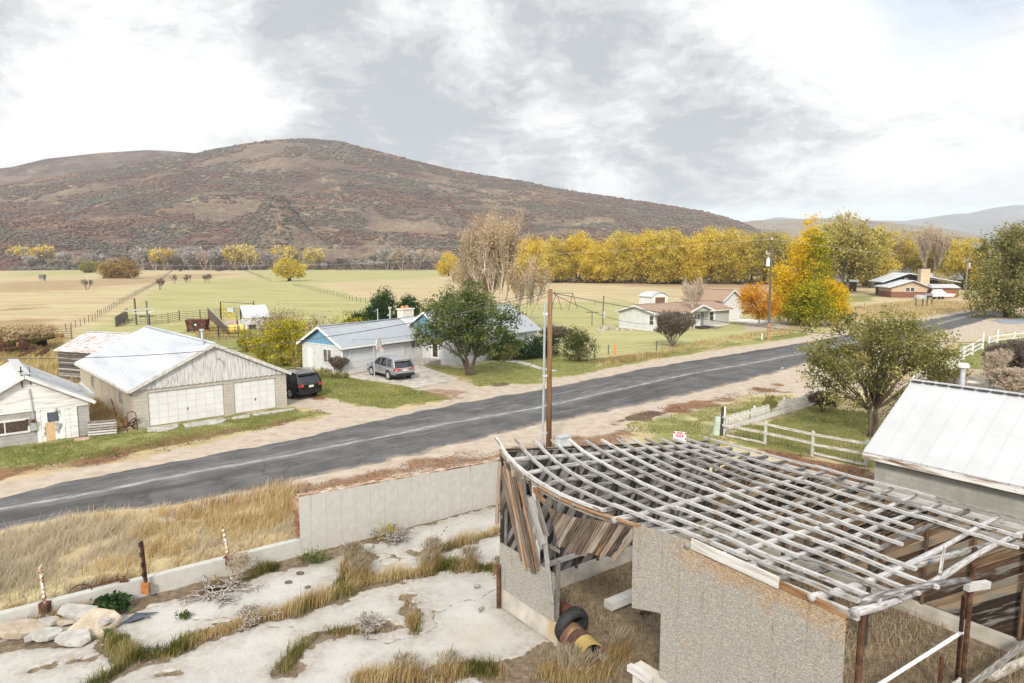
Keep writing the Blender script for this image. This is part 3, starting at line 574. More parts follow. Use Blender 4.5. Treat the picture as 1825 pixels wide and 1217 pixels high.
def hill_scrub():
    V, px = HILLS['hill']; n, c = V.shape[:2]; N = 60000
    qi = rng.random(N)**1.5*(n-2); ci = rng.uniform(60, c-3, N)
    dens = vnoise(ci*.07+5, qi*.14)*1.1+.4*vnoise(ci*.5, qi*.7); k = dens > .55; qi, ci = qi[k], ci[k]
    a, b = qi.astype(int), ci.astype(int); fq, fc = (qi-a)[:, None], (ci-b)[:, None]
    P = (V[a, b]*(1-fq)+V[a+1, b]*fq)*(1-fc)+(V[a, b+1]*(1-fq)+V[a+1, b+1]*fq)*fc
    N = len(P); w = rng.uniform(1.1, 3.4, N)*(1+.6*(qi/n)); h = w*rng.uniform(.45, .8, N)
    rv = np.zeros((N, 6, 3)); an = rng.random(N)*6.28
    for j in range(4):
        t = an+j*math.pi/2; rv[:, j, 0] = np.cos(t)*w*rng.uniform(.7, 1.2, N); rv[:, j, 1] = np.sin(t)*w*rng.uniform(.7, 1.2, N); rv[:, j, 2] = h*.35
    rv[:, 4, 2] = h; rv[:, 4, 0] = rng.normal(0, .3, N)*w; rv[:, 5, 2] = -h*.5
    VV = (P[:, None, :]+rv).reshape(-1, 3); o = (np.arange(N)*6)[:, None, None]
    T = np.array([[0, 1, 4], [1, 2, 4], [2, 3, 4], [3, 0, 4], [1, 0, 5], [2, 1, 5], [3, 2, 5], [0, 3, 5]])[None]
    F = (o+T).reshape(-1, 3); cl = np.clip(vnoise(ci*.07+40, qi*.15)*.75+rng.random(N)*.3, 0, 1)
    m = mat('hill scrub', [(.18, (.105, .098, .08)), (.36, (.15, .14, .115)), (.5, (.11, .068, .06)), (.62, (.16, .095, .075)), (.74, (.21, .14, .095)), (.88, (.33, .20, .09))], .01, 3, rnd=.8, bump=0, rough=1, spec=0)
    stuff(np_mesh('scrub', VV, F, m, np.repeat(cl, 8)), 'grey and maroon scrub dotted over the brown hill', 'scrub')
hill_scrub()

# ------------------------------------------------------------------ shared materials
WHITE = mat('white paint', [(.3, (.54, .54, .535)), (.6, (.68, .68, .675))], 1.5, bump=.05, rough=.6)
TRIM = mat('white trim', [(.3, (.60, .60, .59)), (.6, (.70, .70, .69))], 3, bump=0, rough=.55)
def brick_mat(name, c1, c2, mortar, bw, bh, stains=None, mort=.012, coord='Object'):
    m = bpy.data.materials.new(name); m.use_nodes = True; t = NT(m.node_tree); t.n.clear()
    tc = t.N('ShaderNodeTexCoord'); x = t.N('ShaderNodeSeparateXYZ', {0: tc.outputs['Object']})
    h = t.math('ADD', x.outputs[0], x.outputs[1])      # walls stand along local x or y
    p = t.N('ShaderNodeCombineXYZ', {0: h, 1: x.outputs[2], 2: 0.0}).outputs[0]
    br = t.N('ShaderNodeTexBrick', {'Vector': p, 'Color1': c1, 'Color2': c2, 'Mortar': mortar, 'Scale': 1.0, 'Mortar Size': mort, 'Brick Width': bw, 'Row Height': bh, 'Bias': 0.0})
    v = tc.outputs['Object']; n = t.noise(v, 1.6, 6, .65); c = t.mix(t.mapr(n, .35, .7, 0, .55), br.outputs['Color'], tuple(k*.72 for k in c1))
    n2 = t.noise(v, 14, 4, .7); c = t.mix(t.mapr(n2, .5, .75, 0, .35), c, tuple(k*.6 for k in c1))
    for sc, st, lo, hi, oc in (stains or []): c = t.mix(t.mapr(t.noise(t.scaled(v, st), sc, 6, .65), lo, hi), c, oc)
    b = t.N('ShaderNodeBsdfPrincipled', {'Base Color': c, 'Roughness': .9, 'Normal': t.N('ShaderNodeBump', {'Height': t.math('ADD', t.math('MULTIPLY', br.outputs['Fac'], -.6), t.math('MULTIPLY', n2, .5)), 'Strength': .5, 'Distance': .03})}); b.inputs['Specular IOR Level'].default_value = .2
    t.N('ShaderNodeOutputMaterial', {0: b}); return m
BLOCK = brick_mat('pale block', (.46, .425, .37), (.50, .47, .415), (.34, .31, .27), .42, .21)
BLOCK_L = brick_mat('beige block', (.40, .35, .28), (.43, .385, .315), (.33, .29, .24), .42, .21, [(.5, (1, 1, .6), .5, .66, (.33, .26, .19))])
BLOCK_G = brick_mat('grey block', (.36, .355, .33), (.40, .395, .365), (.30, .295, .275), .42, .21, [(.5, (1, 1, .8), .5, .7, (.27, .27, .235))], .008)
BLOCK_O = brick_mat('old grey block', (.37, .36, .34), (.44, .43, .41), (.31, .30, .28), .42, .21, [(.7, (1, 1, 1.5), .52, .68, (.27, .24, .20))])
SIDING = brick_mat('white lap siding', (.60, .61, .625), (.64, .645, .655), (.40, .41, .43), 40, .15, None, .012)
TIN = mat('galvanised roof', [(.3, (.38, .41, .45)), (.5, (.47, .50, .54)), (.65, (.54, .57, .60))], .5, stretch=(.35, 2.5, 1), rough=.5, metal=.1, bump=.03, spec=.5)
TIN_D = mat('grey ribbed roof', [(.3, (.30, .325, .36)), (.55, (.335, .365, .40)), (.7, (.37, .40, .435))], .6, stretch=(.5, .3, 1), rough=.5, metal=.1, bump=.03, spec=.5)
TIN_W = mat('white ribbed roof', [(.3, (.40, .41, .425)), (.6, (.455, .465, .48))], .7, rough=.5, metal=.0, bump=.02)
TIN_R = mat('rusting tin roof', [(.35, (.42, .42, .43)), (.5, (.50, .50, .51)), (.65, (.56, .57, .58))], .8, rough=.55, metal=.1, bump=.05, over=[(1.3, (1, 3, 1), .53, .63, (.42, .24, .16))])
GLASS = mat('window glass', [(.3, (.03, .035, .04)), (.7, (.09, .10, .11))], 1.2, rough=.06, bump=0, spec=.8)
CURTAIN = mat('curtained window', [(.3, (.24, .27, .27)), (.6, (.37, .40, .39))], 2.5, stretch=(6, 6, .2), rough=.2, bump=0, spec=.6)
STEEL = mat('galvanised steel', [(.3, (.42, .44, .46)), (.6, (.58, .60, .62))], 6, rough=.45, metal=.5, bump=.02)
RUST = mat('rusty steel', [(.3, (.035, .018, .012)), (.5, (.085, .04, .024)), (.68, (.16, .078, .045))], 6, rough=.9, bump=.3)
RUST_W = mat('flaking painted steel', [(.42, (.22, .09, .04)), (.48, (.34, .17, .09)), (.52, (.62, .56, .50)), (.7, (.72, .70, .66))], 9, rough=.8, bump=.3)
DARKW = mat('dark grey wood', [(.3, (.05, .045, .042)), (.55, (.13, .12, .11)), (.72, (.24, .225, .21))], 5, coord='UV', stretch=(1, 9, 1), rnd=.5, bump=.4)
GREYW = mat('weathered grey wood', [(.28, (.15, .14, .13)), (.45, (.33, .315, .30)), (.6, (.46, .45, .435)), (.75, (.58, .57, .56))], 4, coord='UV', stretch=(.9, 14, 1), rnd=.35, bump=.35, over=[(2.2, (1, 3, 1), .62, .72, (.24, .14, .08))])
BLACK = mat('black rubber', [(.3, (.012, .012, .013)), (.6, (.03, .03, .032))], 8, rough=.7, bump=.1)
POLEW = mat('brown pole wood', [(.3, (.085, .042, .02)), (.5, (.20, .105, .052)), (.7, (.33, .19, .105))], 2.2, coord='UV', stretch=(.35, 16, 1), bump=.4, over=[(1.1, (.5, 5, 1), .58, .7, (.09, .05, .03))])
SHINGLE = mat('brown shingles', [(.3, (.20, .135, .095)), (.5, (.30, .205, .145)), (.7, (.40, .29, .215))], 2.2, stretch=(1, 6, 6), bump=.3, detail=6)

def frame_loc(o, ex):
    """an Empty frame: origin o, local x along ex"""
    return (o[0], o[1], o[2] if len(o) > 2 else 0.0), math.atan2(ex[1], ex[0])
def wbox(mb, pl, s0, s1, z0, z1, d0, d1, r=.5):
    """box on a wall plane pl = (axis, position, outward sign); s along the wall, d outward"""
    ax, p, sg = pl; a, b = sorted((p+sg*d0, p+sg*d1))
    return mb.bx(a, b, s0, s1, z0, z1, r) if ax == 'x' else mb.bx(s0, s1, a, b, z0, z1, r)
def window(par, pl, s0, s1, z0, z1, fm=None, gm=None, mull=0, fw=.07, label=None, horiz=False):
    f = MB(); wbox(f, pl, s0-fw, s1+fw, z1, z1+fw, 0, .05); wbox(f, pl, s0-fw, s1+fw, z0-fw, z0, 0, .06); wbox(f, pl, s0-fw, s0, z0, z1, 0, .05); wbox(f, pl, s1, s1+fw, z0, z1, 0, .05)
    for k in range(mull):
        c = s0+(s1-s0)*(k+1)/(mull+1); wbox(f, pl, c-.03, c+.03, z0, z1, .003, .045)
    if horiz: wbox(f, pl, s0, s1, (z0+z1)/2-.025, (z0+z1)/2+.025, .003, .045)
    o = f.build('window', fm or TRIM, par, label=label)
    wbox(MB(), pl, s0, s1, z0, z1, -.05, .018).build('pane', gm or GLASS, o); return o
def panel_door(par, pl, s0, s1, z0, z1, m, rows, colsn, name='garage_door', d=.0, label=None):
    b = MB(); wbox(b, pl, s0, s1, z0, z1, d-.05, d, 0.0)
    ph = (z1-z0)/rows; pw = (s1-s0)/colsn
    for i in range(rows):
        for j in range(colsn):
            wbox(b, pl, s0+j*pw+.022, s0+(j+1)*pw-.022, z0+i*ph+.018, z0+(i+1)*ph-.018, d, d+.014, random.uniform(.6, .9))
    o = b.build(name, m, par, label=label); return o
def gable_roof(par, L, Wd, ez, rz_, roff, oh, ohx, m, rib=.45, th=.05, ex2=None, oh2=None, name='roof', ribh=.03, fas=None):
    """ridge along local x from 0..L, eaves at y=0 and y=Wd"""
    oh2 = oh if oh2 is None else oh2; b = MB(); x0, x1 = -ohx, L+(ohx if ex2 is None else ex2)
    k0 = (rz_-ez)/roff; k1 = (rz_-(ez if not isinstance(ez, tuple) else ez[1]))/(Wd-roff)
    e0 = (x0, -oh, ez-oh*k0); e1 = (x0, roff, rz_); e2 = (x0, Wd+oh2, ez-oh2*k1); v = Vector((x1-x0, 0, 0))
    for p, q in ((e0, e1), (e2, e1)):
        P = [Vector(p), Vector(q), Vector(q)+Vector((0, 0, th)), Vector(p)+Vector((0, 0, th))]
        if p is e2: P[1] = P[1]+Vector((0, 0, 0))
        b.prism(P, v, .5)
        n = int((x1-x0)/rib) if rib else 0
        for i in range(n+1):
            x = x0+.03+i*(x1-x0-.06)/max(n, 1); b.beam((x, p[1], p[2]+th+ribh*.4), (x, q[1], q[2]+th+ribh*.4), .035, ribh, .5)
    b.beam((x0, roff, rz_+th+.02), (x1, roff, rz_+th+.02), .28, .05, .5)
    o = b.build(name, m, par)
    if fas is not None:
        f = MB()
        for xx in (x0-.025, x1+.025):
            for p, q in ((e0, e1), (e2, e1)): f.beam((xx, p[1], p[2]-.06), (xx, q[1], q[2]-.06), .05, .2, .5)
        for p in (e0, e2): f.beam((x0, p[1]-.02 if p is e0 else p[1]+.02, p[2]-.06), (x1, p[1]-.02 if p is e0 else p[1]+.02, p[2]-.06), .05, .16, .5)
        f.build('fascia', fas, par)
    return o
def walls(par, L, Wd, ez, rz_, roff, m, z0=-.1, name='wall', gm=None, gz=None, t=.2):
    """four walls as butt-jointed slabs; gables at x=0 and x=L (optional own material above gz)"""
    b = MB(); g0 = gz or ez
    b.bx(0, L, 0, t, z0, ez, .5); b.bx(0, L, Wd-t, Wd, z0, ez, .5); b.bx(0, t, t, Wd-t, z0, g0, .5); b.bx(L-t, L, t, Wd-t, z0, g0, .5)
    gb = b if gm is None else MB()
    for x in (0, L-t):
        lo = [(x, t, g0+.002), (x, Wd-t, g0+.002)] if gm is None else [(x, .02, g0+.002), (x, Wd-.02, g0+.002)]
        pts = lo+[(x, Wd-.05, ez-.02), (x, roff, rz_-.02), (x, .05, ez-.02)] if g0 < ez-.05 else lo+[(x, roff, rz_-.02)]
        gb.prism(pts, (t, 0, 0), .5)
    o = b.build(name, m, par)
    if gm is not None: gb.build('gable', gm, par)
    return o

# ------------------------------------------------------------------ block garage with two white doors
def make_garage():
    loc, rz = frame_loc((-16.17, 48.22), (-.676, .737))     # x: depth away from the road, y: along the front towards its far-left corner
    g = thing('block_garage', 'cream block double garage with tin roof and peeling white gable', 'garage', loc, rz)
    L, Wd, ez, rg = 15.3, 9.9, 2.55, 4.95
    b = MB(); t = .2
    F = ('x', 0, -1)
    # front wall pieces round the two doors: y from 0 (near black car) to 9.9
    d1, d2 = (4.4, 9.05), (.8, 3.72)
    for a0, a1 in ((0, d2[0]), (d2[1], d1[0]), (d1[1], Wd)): b.bx(0, t, a0, a1, -.1, 2.22)
    b.bx(0, t, 0, Wd, 2.222, 2.56)
    b.bx(L-t, L, 0, Wd, -.1, 2.55)
    for y in (t, Wd-t-.0):
        pass
    b.bx(t, L-t, 0, t, -.1, 2.55)
    b.build('wall', BLOCK, g)
    bl = MB(); bl.bx(t, L-t, Wd-t, Wd, -.1, 2.55); bl.build('side_wall', BLOCK_L, g)
    # corrugated gable board with a scalloped lower edge
    gm = mat('peeling white boards', [(.26, (.22, .22, .23)), (.40, (.40, .40, .405)), (.48, (.53, .525, .515)), (.62, (.60, .595, .58))], 1.6, stretch=(1, 7, .8), detail=9, bump=.3, bscale=7, over=[(.9, (1, 5, .6), .64, .72, (.36, .24, .16))])
    pts = [(-.03, 9.95, 2.62), (-.03, 4.95, rg-.06), (-.03, -.05, 2.62)]; n = 27
    low = []
    for i in range(n*4+1):
        y = -.05+10.0*i/(n*4); low.append((-.03, y, 2.46-.07*abs(math.sin(math.pi*i/4))))
    gb = MB(); gb.prism(pts+low, (-.035, 0, 0), .5)
    for i in range(40):
        y = .1+i*.25; zt = 2.62+(rg-.1-2.62)*(1-abs(y-4.95)/5.0)-.02; gb.bx(-.078, -.066, y, y+.025, 2.5, max(zt, 2.55), .5)
    gb.build('gable', gm, g)
    ba = MB(); ba.prism([(L, .05, 2.55), (L, 9.85, 2.55), (L, 4.95, rg-.05)], (-.15, 0, 0)); ba.build('gable', gm, g)
    gable_roof(g, L, Wd, ez+.03, rg, 4.95, .28, .22, TIN, rib=.75, ribh=.03, fas=mat('weathered fascia', [(.3, (.35, .33, .30)), (.6, (.6, .58, .55))], 4))
    dm = mat('white door paint', [(.12, (.575, .575, .57)), (.34, (.60, .60, .595)), (.55, (.62, .62, .615)), (.7, (.66, .66, .655))], 1.4, bump=.06, rnd=.6, over=[(1.2, (1, .35, 3), .66, .76, (.46, .44, .40))])
    for a0, a1, cn in ((*d1, 8), (*d2, 5)):
        dd = panel_door(g, F, a0+.02, a1-.02, .03, 2.2, dm, 5, cn, d=-.07); h = MB(); wbox(h, F, (a0+a1)/2-.03, (a0+a1)/2+.03, .75, .9, -.05, -.03); h.build('handle', RUST, dd)
    fr = mat('grey door frame', [(.4, (.38, .35, .30)), (.6, (.5, .47, .42))], 4)
    f = MB()
    for a0, a1 in (d1, d2): wbox(f, F, a0, a1, 2.2, 2.24, -.06, .03)
    f.build('lintel', fr, g)
    LW = ('y', Wd, 1)
    for s0, s1 in ((2.55, 3.35), (10.6, 11.4)): window(g, LW, s0, s1, 1.15, 1.95, mat('old grey frame', [(.4, (.28, .25, .22)), (.6, (.4, .37, .33))], 5), GLASS, 1, .06)
    MB().tube([(-.08, 4.7, 3.95), (-.28, 4.7, 4.0), (-.34, 4.7, 3.93)], [.03, .04, .11], 9).build('gable_lamp', STEEL, g)
    vp = MB(); vp.tube([(.9, 5.3, 4.7), (.9, 5.3, 5.75)], .09, 10).tube([(.9, 5.3, 5.78), (.9, 5.3, 5.88)], .16, 10); vp.build('vent_pipe', STEEL, g)
make_garage()

# ------------------------------------------------------------------ old white gabled workshop at the frame edge
def make_old():
    loc, rz = frame_loc((-25.36, 40.15), (-.644, .765)); Wd = 6.05; L = 7.2; ez, rg = 2.2, 3.95
    g = thing('old_workshop', 'old white workshop with patched door, block walls and mixed tin roof', 'workshop', loc, rz)
    walls(g, L, Wd, ez, rg, 3.0, BLOCK_O, -.1)
    F = ('x', 0, -1)
    clap = mat('flaking clapboard', [(.25, (.30, .29, .27)), (.38, (.55, .54, .52)), (.5, (.72, .71, .70)), (.7, (.79, .785, .78))], 1.5, stretch=(1, .5, 5), detail=9, bump=.35, bscale=6)
    b = MB()
    for k in range(13):                         # horizontal clapboards narrowing to the ridge
        z0 = 1.86+k*.16; z1 = z0+.155
        def half(z): return min(3.02, 3.02*(rg-.03-max(z, 2.2))/(rg-2.2)+.02)
        h0, h1 = half(z0), half(z1)
        if h1 <= .02: break
        b.prism([(-.02, 3.02-h0, z0), (-.02, 3.02+h0, z0), (-.02, 3.02+h1, z1), (-.02, 3.02-h1, z1)], (-.035-.012*(k % 2), 0, 0), random.random())
    b.bx(-.06, -.02, 1.0, 1.24, 0, 1.855); b.bx(-.06, -.02, 2.42, 2.62, 0, 1.855); b.bx(-.06, -.02, .62, .99, .0, 1.85)
    b.build('clapboard', clap, g)
    d = MB(); d.bx(-.05, -.005, 1.25, 2.41, .02, 1.85); dr = d.build('door', mat('peeling door', [(.36, (.10, .09, .08)), (.44, (.45, .44, .43)), (.5, (.74, .74, .735)), (.7, (.80, .80, .79))], 1.7, stretch=(1, 2, 1), bump=.2), g)
    wbox(MB(), F, 1.55, 2.1, 1.12, 1.68, .052, .06).build('pane', mat('slate pane', [(.3, (.05, .06, .085)), (.7, (.11, .125, .155))], 2.5, rough=.3), dr)
    wbox(MB(), F, 1.78, 2.22, .03, 1.1, .052, .065).build('patch_board', mat('plywood patch', [(.3, (.50, .33, .17)), (.6, (.62, .43, .25))], 3, stretch=(1, 6, 1)), dr)
    w = window(g, F, 3.05, 5.15, .78, 1.40, WHITE, mat('dusty brown pane', [(.3, (.035, .025, .02)), (.6, (.10, .075, .06))], 7, rough=.25, bump=0), 1, .11)
    m = MB(); m.bx(-.16, -.002, 2.64, 2.92, .75, 1.2).tube([(-.12, 2.78, 1.2), (-.12, 2.78, 2.3), (-.12, 2.85, 3.2)], .03, 6); m.build('meter_box', STEEL, g)
    mb = MB(); mb.disc_lathe([(.0, -.30), (.09, -.29), (.10, -.2), (.10, -.14)], (0, 2.78, 1.32), 'x', 12); mb.bx(-.14, -.002, 3.0, 3.14, 1.1, 1.45); mb.build('meter', RUST, g)
    mh = MB(); mh.tube([(-.1, 3.15, 3.3), (-.1, 3.15, 4.5)], .03, 6).bx(-.16, -.04, 3.05, 3.25, 4.2, 4.26).tube([(-.1, 2.75, 3.4), (-.1, 2.75, 4.45)], .02, 6); mh.build('service_mast', RUST, g)
    # roof: cream corrugated on the far side, white tin with patches on this side
    rc = MB(); oh = .3; k = (rg-ez)/3.02
    for i in range(34):
        x = -.3+i*(L+.6)/34; rc.prism([(x, 3.02, rg+.03), (x, Wd+.3, ez-oh*k+.03), (x, Wd+.3, ez-oh*k+.08), (x, 3.02, rg+.08)], ((L+.6)/34*.62, 0, 0), .5)
        rc.prism([(x+.14, 3.02, rg+.02), (x+.14, Wd+.3, ez-oh*k+.02), (x+.14, Wd+.3, ez-oh*k+.05), (x+.14, 3.02, rg+.05)], ((L+.6)/34*.38, 0, 0), .5)
    rc.build('roof', mat('cream corrugated tin', [(.3, (.62, .59, .51)), (.6, (.75, .72, .64))], 1.1, rough=.55), g, label='cream corrugated half of the roof')
    rw = MB(); rw.prism([(-.3, -oh, ez-oh*k+.02), (-.3, 3.0, rg+.03), (-.3, 3.0, rg+.09), (-.3, -oh, ez-oh*k+.08)], (L+.6, 0, 0))
    for (x, y0, y1) in ((1.5, .2, 2.2), (2.3, .0, 1.5), (3.4, -.1, 1.3), (5.0, .3, 2.0)):
        zz = lambda y: ez+y*k+.11
        rw.prism([(x, y0, zz(y0)), (x, y1, zz(y1)), (x, y1, zz(y1)+.03), (x, y0, zz(y0)+.03)], (1.2, 0, 0))
    rw.beam((-.32, 3.0, rg+.12), (L+.32, 3.0, rg+.12), .5, .05)
    rw.build('roof', TIN_W, g, label='white tin half of the roof with loose patches')
    ss = MB()
    for x in (1.0, 2.6): ss.tube([(x, -.25, ez+.12), (x, .05, ez+.55)], .05, 6)
    ss.tube([(.6, -.4, ez+.12), (5.5, -.4, ez+.14)], .09, 8); ss.build('gutter_pipe', STEEL, g)
    fa = MB(); fa.beam((-.33, -.32, ez-.2), (-.33, 3.02, rg-.03), .05, .18).beam((-.33, 3.02, rg-.03), (-.33, Wd+.3, ez-.2), .05, .18); fa.build('fascia', WHITE, g)
make_old()

# ------------------------------------------------------------------ log shed behind the garage
def make_logshed():
    a = G(150, 681); b = (.83, .56)
    loc, rz = frame_loc((-36.9, 57.2), (.94, -.34)); L, Wd = 7.5, 6.0
    g = thing('log_shed', 'grey log shed with rust streaked tin roof behind the garage', 'shed', (-39.3, 58.7, 0), rz)
    lm = mat('old logs', [(.3, (.075, .065, .06)), (.5, (.20, .18, .165)), (.7, (.36, .335, .31))], 2, coord='UV', stretch=(.6, 9, 1), rnd=.5, bump=.4)
    for pl in ('f', 'l'):
        lg = MB()
        for k in range(14):
            z = .1+k*.19; r = .095+.01*random.random()
            if pl == 'f': lg.tube([(-.1, 0, z), (L*.5, random.uniform(-.02, .02), z), (L+.1, 0, z)], r, 7)
            else: lg.tube([(0, .12, z+.09), (0, Wd, z+.09)], r, 7)
        lg.build('log_wall', lm, g)
    bk = MB(); bk.bx(.1, L, Wd-.2, Wd, 0, 2.7).bx(L-.2, L, .2, Wd-.2, 0, 2.7).prism([(.02, .1, 2.7), (.02, Wd, 2.7), (.02, Wd/2, 3.85)], (.1, 0, 0)).prism([(L, .1, 2.7), (L, Wd, 2.7), (L, Wd/2, 3.85)], (-.1, 0, 0)); bk.build('wall', lm, g)
    gable_roof(g, L, Wd, 2.75, 3.95, Wd/2, .3, .3, TIN_R, rib=.6)
make_logshed()

# ------------------------------------------------------------------ white house with blue gable
def make_house():
    C = np.array([-15.4, 61.36]); hu = np.array([.6, .8]); rz = math.atan2(.8, .6)
    g = thing('white_house', 'white ranch house with grey metal roofs and blue gable ends', 'house', (C[0], C[1], 0), rz)
    blue = mat('blue gable boards', [(.3, (.085, .20, .33)), (.5, (.13, .29, .45)), (.7, (.23, .40, .55))], 1.4, stretch=(1, 7, 1), bump=.2)
    # low garage wing: x along the front 0..10.4, y depth 0..5.9
    L, Wd, ez, rg, ro = 14.0, 5.9, 2.68, 4.3, 3.0
    b = MB(); t = .15
    b.bx(0, 12, 0, t, 0, ez).bx(0, L, Wd-t, Wd, 0, ez).bx(0, t, t, Wd-t, .2, ez)
    w = b.build('wall', SIDING, g, label='white siding of the garage wing')
    fo = MB(); fo.bx(-.01, .2, 0.16, Wd, -.1, .195); fo.build('foundation', mat('tan foundation', [(.3, (.42, .31, .21)), (.6, (.52, .40, .28))], 3), g)
    gb = MB()
    for x in (0,): gb.prism([(x, .25, ez+.003), (x, Wd-.2, ez+.003), (x, ro, rg-.12)], (.12, 0, 0))
    gb.build('gable', blue, g)
    tr = MB(); wbox(tr, ('x', 0, -1), .02, Wd-.02, ez-.08, ez, .002, .03); wbox(tr, ('x', 0, -1), -.02, .1, 0, ez-.09, .002, .03); tr.build('corner_trim', TRIM, g)
    gable_roof(g, L, Wd, ez+.05, rg, ro, .35, .35, TIN_D, rib=.42, ex2=0, fas=TRIM)
    pan = MB(); k = (rg-ez)/ro
    pan.prism([(9.9, -.33, ez-.33*k+.16), (9.9, ro-.1, rg+.06), (9.9, ro-.1, rg+.075), (9.9, -.33, ez-.33*k+.175)], (2.2, 0, 0)); pan.build('roof_patch', TIN, g)
    F = ('y', 0, -1); X = ('x', 0, -1)
    for a0, a1 in ((.85, 3.72), (4.35, 7.5)):
        panel_door(g, F, a0, a1, .02, 2.1, mat('white garage door', [(.12, (.42, .425, .435)), (.34, (.53, .54, .56)), (.6, (.59, .60, .615))], 1.5, bump=.03, rnd=.6), 4, 1, d=.02)
        fr = MB(); wbox(fr, F, a0-.12, a0, 0, 2.1, 0, .06); wbox(fr, F, a1, a1+.12, 0, 2.1, 0, .06); wbox(fr, F, a0-.12, a1+.12, 2.1, 2.22, 0, .06); fr.build('door_frame', TRIM, g)
    window(g, F, 8.7, 9.95, 1.6, 2.42, TRIM, GLASS, 1, .06); window(g, X, 1.55, 2.65, 1.02, 2.2, TRIM, mat('split pane', [(.4, (.22, .235, .24)), (.6, (.10, .10, .075))], .9, rough=.15, bump=0, spec=.6), 1, .07)
    d = MB(); wbox(d, X, 4.25, 5.05, .2, 2.15, .002, .03); dr = d.build('side_door', TRIM, g); h = MB(); wbox(h, X, 4.32, 4.38, 1.1, 1.18, .03, .08); h.build('handle', STEEL, dr)
    gu = MB(); gu.tube([(-.05, -.18, 2.5), (-.05, -.3, 2.35), (-.02, -.06, 2.15), (-.02, -.06, .1)], .045, 7).beam((-.35, -.42, 2.47), (10.2, -.42, 2.47), .1, .1); gu.build('gutter', TRIM, g)
    ch = MB(); ch.bx(10.6, 12.2, ro+.05, ro+.9, 3.9, 5.2).bx(10.5, 12.3, ro-.03, ro+1.0, 5.2, 5.32); c = ch.build('chimney', mat('cream chimney', [(.3, (.58, .54, .46)), (.6, (.70, .66, .58))], 3), g)
    cp = MB()
    for x in (11.0, 11.6): cp.tube([(x, ro+.5, 5.32), (x, ro+.5, 5.6)], [.2, .17], 10)
    cp.build('chimney_pot', mat('terracotta', [(.4, (.50, .19, .09)), (.6, (.6, .26, .13))], 4), c)
    vp = MB(); vp.tube([(7.6, ro+.6, 3.8), (7.6, ro+.6, 5.5)], .05, 7).tube([(7.6, ro+.6, 5.45), (7.1, ro+.6, 5.2)], .02, 5); vp.build('antenna_mast', STEEL, g)
    v2 = MB(); v2.tube([(9.2, ro+.5, 3.9), (9.2, ro+.5, 5.4)], .09, 8).tube([(9.2, ro+.5, 5.4), (9.2, ro+.5, 5.6)], .17, 8).tube([(9.2, ro+.5, 4.7), (8.9, ro+.5, 4.75)], .08, 7); v2.build('flue', STEEL, g)
    ot = MB(); wbox(ot, F, 10.4, 10.5, .9, 1.05, 0, .04); wbox(ot, F, 9.0, 9.08, .35, .5, 0, .04); ot.build('outlet_cover', STEEL, g)
    # taller main block, nearer the road
    E = np.array([2.89, 78.27]); o = E-14.2*hu-C; ox, oy = float(o@hu), float(o@np.array([-.8, .6]))
    L2, W2, e2, r2 = 14.2, 8.0, 2.58, 5.12
    b2 = MB(); b2.bx(ox, ox+L2, oy, oy+.2, -.1, e2).bx(ox, ox+L2, oy+W2-.2, oy+W2, -.1, e2).bx(ox, ox+.2, oy+.2, oy+W2-.2, -.1, e2).bx(ox+L2-.2, ox+L2, oy+.2, oy+W2-.2, -.1, e2)
    b2.prism([(ox+L2-.12, oy+.1, e2+.003), (ox+L2-.12, oy+W2-.1, e2+.003), (ox+L2-.12, oy+4, r2-.1)], (.1, 0, 0)); b2.build('wall', SIDING, g, label='white siding of the taller main block')
    g2 = MB(); g2.prism([(ox, oy+.2, e2+.003), (ox, oy+W2-.2, e2+.003), (ox, oy+4, r2-.12)], (.12, 0, 0)); g2.build('gable', blue, g)
    r = gable_roof(g, L2, W2, e2+.05, r2, 4, .35, .3, TIN_D, rib=.42, fas=None); r.location = (ox, oy, 0)
    f2 = MB(); k2 = (r2-e2)/4
    for xx in (ox-.33, ox+L2+.33):
        f2.beam((xx, oy-.35, e2-.35*k2), (xx, oy+4, r2), .05, .2).beam((xx, oy+W2+.35, e2-.35*k2), (xx, oy+4, r2), .05, .2)
    f2.build('fascia', TRIM, g)
    F2 = ('y', oy, -1); window(g, F2, ox+L2-4.0, ox+L2-2.0, .95, 2.45, TRIM, CURTAIN, 0, .1, label='wide picture window with pale curtain'); window(g, F2, ox+3, ox+4.6, 1.1, 2.3, TRIM, GLASS, 1)
    X2 = ('x', ox, -1); dd = MB(); wbox(dd, X2, oy+2.2, oy+3.1, .55, 2.45, .002, .04); wbox(dd, X2, oy+2.1, oy+2.2, .5, 2.55, .0, .06); wbox(dd, X2, oy+3.1, oy+3.2, .5, 2.55, .0, .06)
    dd.build('front_door', TRIM, g); wbox(MB(), X2, oy+2.32, oy+2.98, .7, 2.3, .042, .05).build('door_glass', mat('dark door glass', [(.3, (.02, .015, .012)), (.6, (.06, .045, .035))], 4, rough=.2, bump=0), g)
    st = MB()
    for i in range(4): st.bx(ox-1.6-i*.33, ox-.02, oy+1.9, oy+3.6, -.05+(.5-i*.14)-.14 if i else .36-.4, .5-i*.14, .5) if i == 0 else st.bx(ox-1.6-i*.33, ox-1.605-(i-1)*.33, oy+1.9, oy+3.6, -.05, .5-i*.125)
    st.build('front_steps', mat('step concrete', [(.3, (.22, .20, .18)), (.6, (.36, .33, .30))], 3), g)
    rp = MB(); rp.prism([(8.0, -1.5, .02), (ox-.05, -1.5, .5), (ox-.05, -1.5, -.05), (8.0, -1.5, -.05)], (0, 1.2, 0)); rp.build('ramp', mat('ramp concrete', [(.3, (.34, .32, .29)), (.6, (.46, .43, .39))], 3), g)
make_house()

